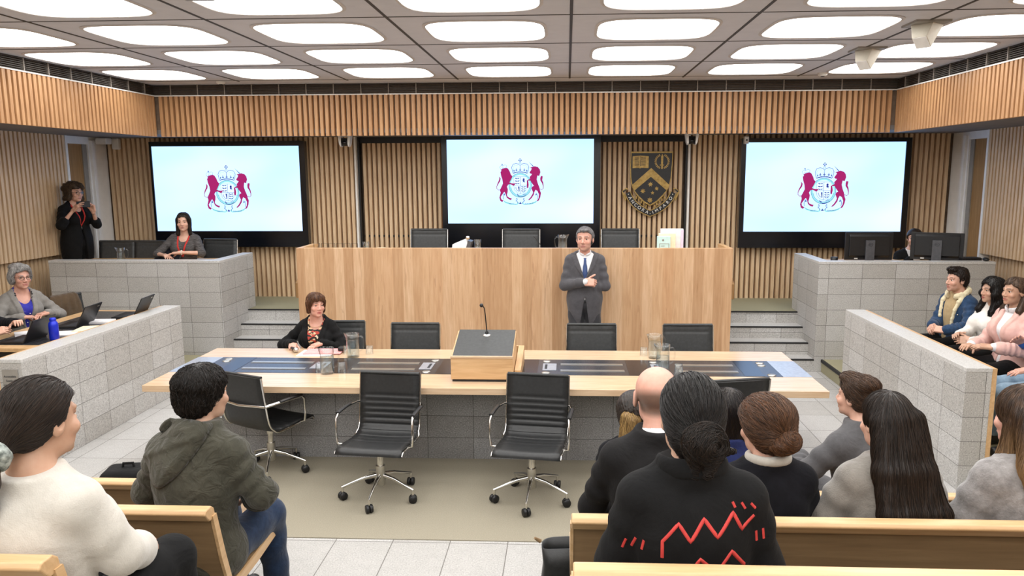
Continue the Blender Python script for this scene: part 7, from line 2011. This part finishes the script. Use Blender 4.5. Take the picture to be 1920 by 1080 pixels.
# ---- young man in the mid grey suit
loc, rz = (1.60, 3.86, 0.0), 0.42
T = lambda *P: to_local(loc, rz, P)
R = person('young man with swept brown hair and mid grey suit in the right front row', loc, rz)
S = Skel(True, 1.01, lean=0.10, seat=0.42, w=0.95, hs=0.95, hy=0.24, hp=0.03, wr={'L': T(1.33, 4.12, 0.76), 'R': T(1.62, 4.16, 0.70)}, el={'L': V(-1.0, -0.5, -0.5), 'R': V(1.0, -0.5, -0.5)})
make_body(S, R, 'fair', {'L': dict(fwd=V(0.3, 0.9, -0.2), nrm=V(0, 0, -1), curl=0.4)}, lip='#b06a62', brow='#3a2618', nose=1.1)
pants(S, 'suit_mid', R, 0.018); shoes(S, R)
top(S, 'shirt', 'white_shirt', R, 0.010, 0.004, neck=0.03, tilt=0.1, hem=0.5, fold=None)
top(S, 'suit_jacket', 'suit_mid', R, 0.028, 0.022, neck=0.035, tilt=0.0, hem=0.42, lo=0.92, coarse=0.009, fold=(0.005, 3, 0.4), noise=((0.005, 14, 4),), c=0.038, extra=[tor(S.c7 + S.d*0.012 + S.f*0.010, 0.070, 0.013, basis(S.f - S.d*0.25, S.d), 0.015, 2.4)])
hb = hair(S, 'hair', hairseat(S, 1.03, 0.011) + [ell(S.H(0.0, 0.045, 0.104), V(0.056, 0.055, 0.026), S.HB, 0.02), ell(S.H(0, -0.05, 0.085), V(0.072, 0.075, 0.045), S.HB, 0.02)], HM['brown'], R, [hairline(S, 0.066, 0.035, -0.06, 0.05, -0.02)], lock_grooves(S, 30, 0.0012, (0, 0.8, 0.5), wob=1.6), ((0.002, 80, 3),), 0.005)
strands(hb, 2200, 0.09, lambda q: -Vector(S.hf) * 0.8 + Vector((0, 0, -0.5)), '#22160f', '#5d4330', 0.0010, 0.007, 0.009, 0.25)

# ---- woman with long dark hair
loc, rz = (1.27, 2.83, 0.29), 0.10
R = person('woman with very long straight dark hair and a grey sweater, right second row', loc, rz)
S = Skel(True, 0.94, lean=0.05, seat=0.395, w=0.93, hs=1.0, hy=0.1, hp=-0.04, wr={'R': V(0.16, 0.30, 0.62), 'L': V(-0.16, 0.30, 0.62)}, el={'R': V(0.8, -0.6, -0.7), 'L': V(-0.8, -0.6, -0.7)})
make_body(S, R, 'fair', {}, face=False)
pants(S, 'black', R, 0.018); shoes(S, R)
top(S, 'sweater', 'grey_knit', R, 0.024, 0.022, neck=0.015, tilt=0.0, hem=0.42, lo=0.95, coarse=0.0085, fold=(0.006, 3, 0.4), noise=((0.006, 14, 4), (0.002, 45, 3)), c=0.045)
hp = hairseat(S, 1.0, 0.012)
for j in range(7):
    x = -0.068 + 0.025*j; e_ = 1 - abs(j - 3) / 5
    a = S.H(x*0.9, -0.055 - 0.03*e_, 0.02); b = S.c7 + S.r*(x*1.1) - S.d*0.02 - S.f*(0.085 + 0.02*e_); c_ = S.c7 + S.r*(x*1.45 + 0.015) - S.d*0.17 - S.f*0.150; d_ = S.c7 + S.r*(x*1.25 + 0.035) - S.d*(0.265 + 0.03*e_) - S.f*0.158
    hp += [cap(a, b, 0.040, 0.036, 0.025), cap(b, c_, 0.036, 0.028, 0.025), cap(c_, d_, 0.028, 0.012, 0.025)]
hb = hair(S, 'hair', hp, HM['dark'], R, [hairline(S, 0.070, 0.04, -0.9, 0.055, -0.7)], lock_grooves(S, 52, 0.001, (0, 0, 1), (0, 0.0, 0.03), 0.6), ((0.002, 40, 3),), 0.005)
strands(hb, 5000, 0.22, f_down(S), '#0f0b09', '#33271f', 0.0009, 0.004, 0.012, 0.05)

# ---- woman with long brown to blonde hair
loc, rz = (1.775, 2.78, 0.29), 0.18
R = person('woman with brown to blonde hair and a fuzzy grey sweater, right edge', loc, rz)
S = Skel(True, 0.97, lean=0.05, seat=0.415, w=0.96, hs=0.99, hy=0.22, hp=-0.04, wr={'R': V(0.16, 0.30, 0.62), 'L': V(-0.14, 0.30, 0.62)}, el={'R': V(0.8, -0.6, -0.7), 'L': V(-0.8, -0.6, -0.7)})
make_body(S, R, 'pink', {}, brow='#4a3626')
pants(S, 'black', R, 0.018); shoes(S, R)
top(S, 'sweater', 'fuzzy', R, 0.030, 0.028, neck=0.015, tilt=0.0, hem=0.42, lo=0.95, coarse=0.0085, fold=(0.006, 3, 0.4), noise=((0.007, 14, 4), (0.003, 120, 3)), c=0.05)
k = NT('hair_brown_to_blonde'); v = k.coord('Object', (1, 1, 0.12)); nz = k.n('ShaderNodeTexNoise', i_Scale=60, i_Detail=5); k.l(v, nz.inputs['Vector'])
tc = k.n('ShaderNodeTexCoord'); sp = k.n('ShaderNodeSeparateXYZ'); k.l(tc.outputs['Object'], sp.inputs[0])
mr = k.n('ShaderNodeMapRange'); mr.inputs[1].default_value = 1.13; mr.inputs[2].default_value = 0.96; k.l(sp.outputs[2], mr.inputs[0])
k.l(k.mix(mr.outputs[0], k.ramp(nz.outputs['Fac'], [(0.35, '#33251c'), (0.68, '#5f4734')]), k.ramp(nz.outputs['Fac'], [(0.35, '#7a5c3c'), (0.68, '#b8946a')])), k.b.inputs['Base Color']); k.b.inputs['Roughness'].default_value = 0.42; k.bump(nz.outputs['Fac'], 0.5, 0.006)
hp = hairseat(S, 1.04, 0.014)
for j in range(7):
    x = -0.070 + 0.023*j; e_ = 1 - abs(j - 3) / 5
    a = S.H(x*0.95, -0.050 - 0.03*e_, 0.02); b = S.c7 + S.r*(x*1.1) - S.d*0.02 - S.f*(0.080 + 0.02*e_); d_ = S.c7 + S.r*(x*1.3) - S.d*(0.16 + 0.02*e_) - S.f*0.150
    hp += [cap(a, b, 0.036, 0.034, 0.025), cap(b, d_, 0.034, 0.012, 0.025)]
hp += [cap(S.H(-0.072, -0.01, -0.02), S.H(-0.085, 0.0, -0.14), 0.026, 0.026, 0.02), cap(S.H(-0.085, 0.0, -0.14), S.H(-0.12, -0.02, -0.25), 0.026, 0.012, 0.02)]
hb = hair(S, 'hair', hp, k.m, R, [facewin(S, 0.072, 0.060, 0.015, 5)], lock_grooves(S, 52, 0.001, (0, 0, 1), (0, 0.0, 0.03), 0.6), ((0.002, 40, 3),), 0.005)
so = strands(hb, 4200, 0.16, f_down(S), '#33251c', '#6f5540', 0.0009, 0.004, 0.012, 0.06)
so.data.materials.clear(); so.data.materials.append(k.m)

# coat over the chair at the side desk, small dark backpack on the front left pew
cx = dict(loc=(-5.26, 7.80, 0.15), rz=-PI/2 - 0.22)
e = empty('brown_jacket', cx['loc'], cx['rz'], 'brown jacket draped over the back of the side desk chair', 'jacket')
m = MB(); N = 14; rows = []
prof = [(-0.225, 0.52), (-0.232, 0.60), (-0.243, 0.70), (-0.258, 0.80), (-0.268, 0.90), (-0.285, 0.925), (-0.305, 0.90), (-0.300, 0.78), (-0.292, 0.66), (-0.288, 0.55)]
for i, (y, z) in enumerate(prof):
    for j in range(N + 1):
        u = -1 + 2*j/N; ww = 0.175 + 0.02*math.sin(i*0.8); s_ = 1 if i < 5 else -1
        rows.append((u*ww + 0.006*math.sin(i*1.7 + j), y + s_*(0.010 + 0.008*math.sin(j*1.9 + i*0.7)), z + (0.03*math.sin(j*1.1) if i in (0, 9) else 0.0)))
m.add(rows, [(i*(N+1)+j, i*(N+1)+j+1, (i+1)*(N+1)+j+1, (i+1)*(N+1)+j) for i in range(len(prof)-1) for j in range(N)], 0, True)
o = m.build('coat_body', CL['coat_brown'], e)
md = o.modifiers.new('th', 'SOLIDIFY'); md.thickness = 0.006
e = empty('backpack', (-2.40, 3.80, 0.455), 0.2, 'black rounded backpack standing on the front left pew', 'bag')
cloth('bag_body', [rbox(V(0, 0, 0.16), V(0.09, 0.05, 0.12), 0.045, None, 0.02), rbox(V(0, 0.09, 0.12), V(0.07, 0.02, 0.07), 0.03, None, 0.02)], CL['black'], e, 0.012, (), (), ((0.003, 30, 2),))
m = MB(); m.tube([(-0.03, 0, 0.315), (-0.025, 0, 0.345), (0.025, 0, 0.345), (0.03, 0, 0.315)], 0.008, 8); m.build('grab_handle', CL['black'], e)
# ================================================================= camera and light
cam_d = bpy.data.cameras.new('camera'); cam = bpy.data.objects.new('camera', cam_d); COL.objects.link(cam)
F_PX, PPX = 1400.0, 1000.0
yaw = math.atan(64 / 1416.0); pit = math.atan((540 - 326) / 1400.0); roll = 0.0038
fw = Vector((-math.sin(yaw) * math.cos(pit), math.cos(yaw) * math.cos(pit), -math.sin(pit)))
rt = fw.cross(Vector((0, 0, 1))).normalized(); upv = rt.cross(fw)
rt, upv = rt * math.cos(roll) - upv * math.sin(roll), upv * math.cos(roll) + rt * math.sin(roll)
cam.matrix_world = Matrix(((rt.x, upv.x, -fw.x, 0), (rt.y, upv.y, -fw.y, 0), (rt.z, upv.z, -fw.z, 2.36), (0, 0, 0, 1)))
cam_d.sensor_fit = 'HORIZONTAL'; cam_d.sensor_width = 36.0
cam_d.lens = F_PX / 1920 * 36.0
cam_d.shift_x = (960 - PPX) / 1920
cam_d.clip_start = 0.05; cam_d.clip_end = 60
SC.camera = cam
w = bpy.data.worlds.new('world'); SC.world = w; w.use_nodes = True
w.node_tree.nodes['Background'].inputs[0].default_value = (0.9, 0.95, 1.0, 1); w.node_tree.nodes['Background'].inputs[1].default_value = 0.05
vs = SC.view_settings
vs.view_transform = 'Standard'; vs.look = 'None'; vs.gamma = 1.0; vs.use_curve_mapping = False
vs.exposure = 0.95
try:
    SC.cycles.diffuse_bounces = 8; SC.cycles.max_bounces = 16; SC.cycles.transparent_max_bounces = 24
except Exception: pass
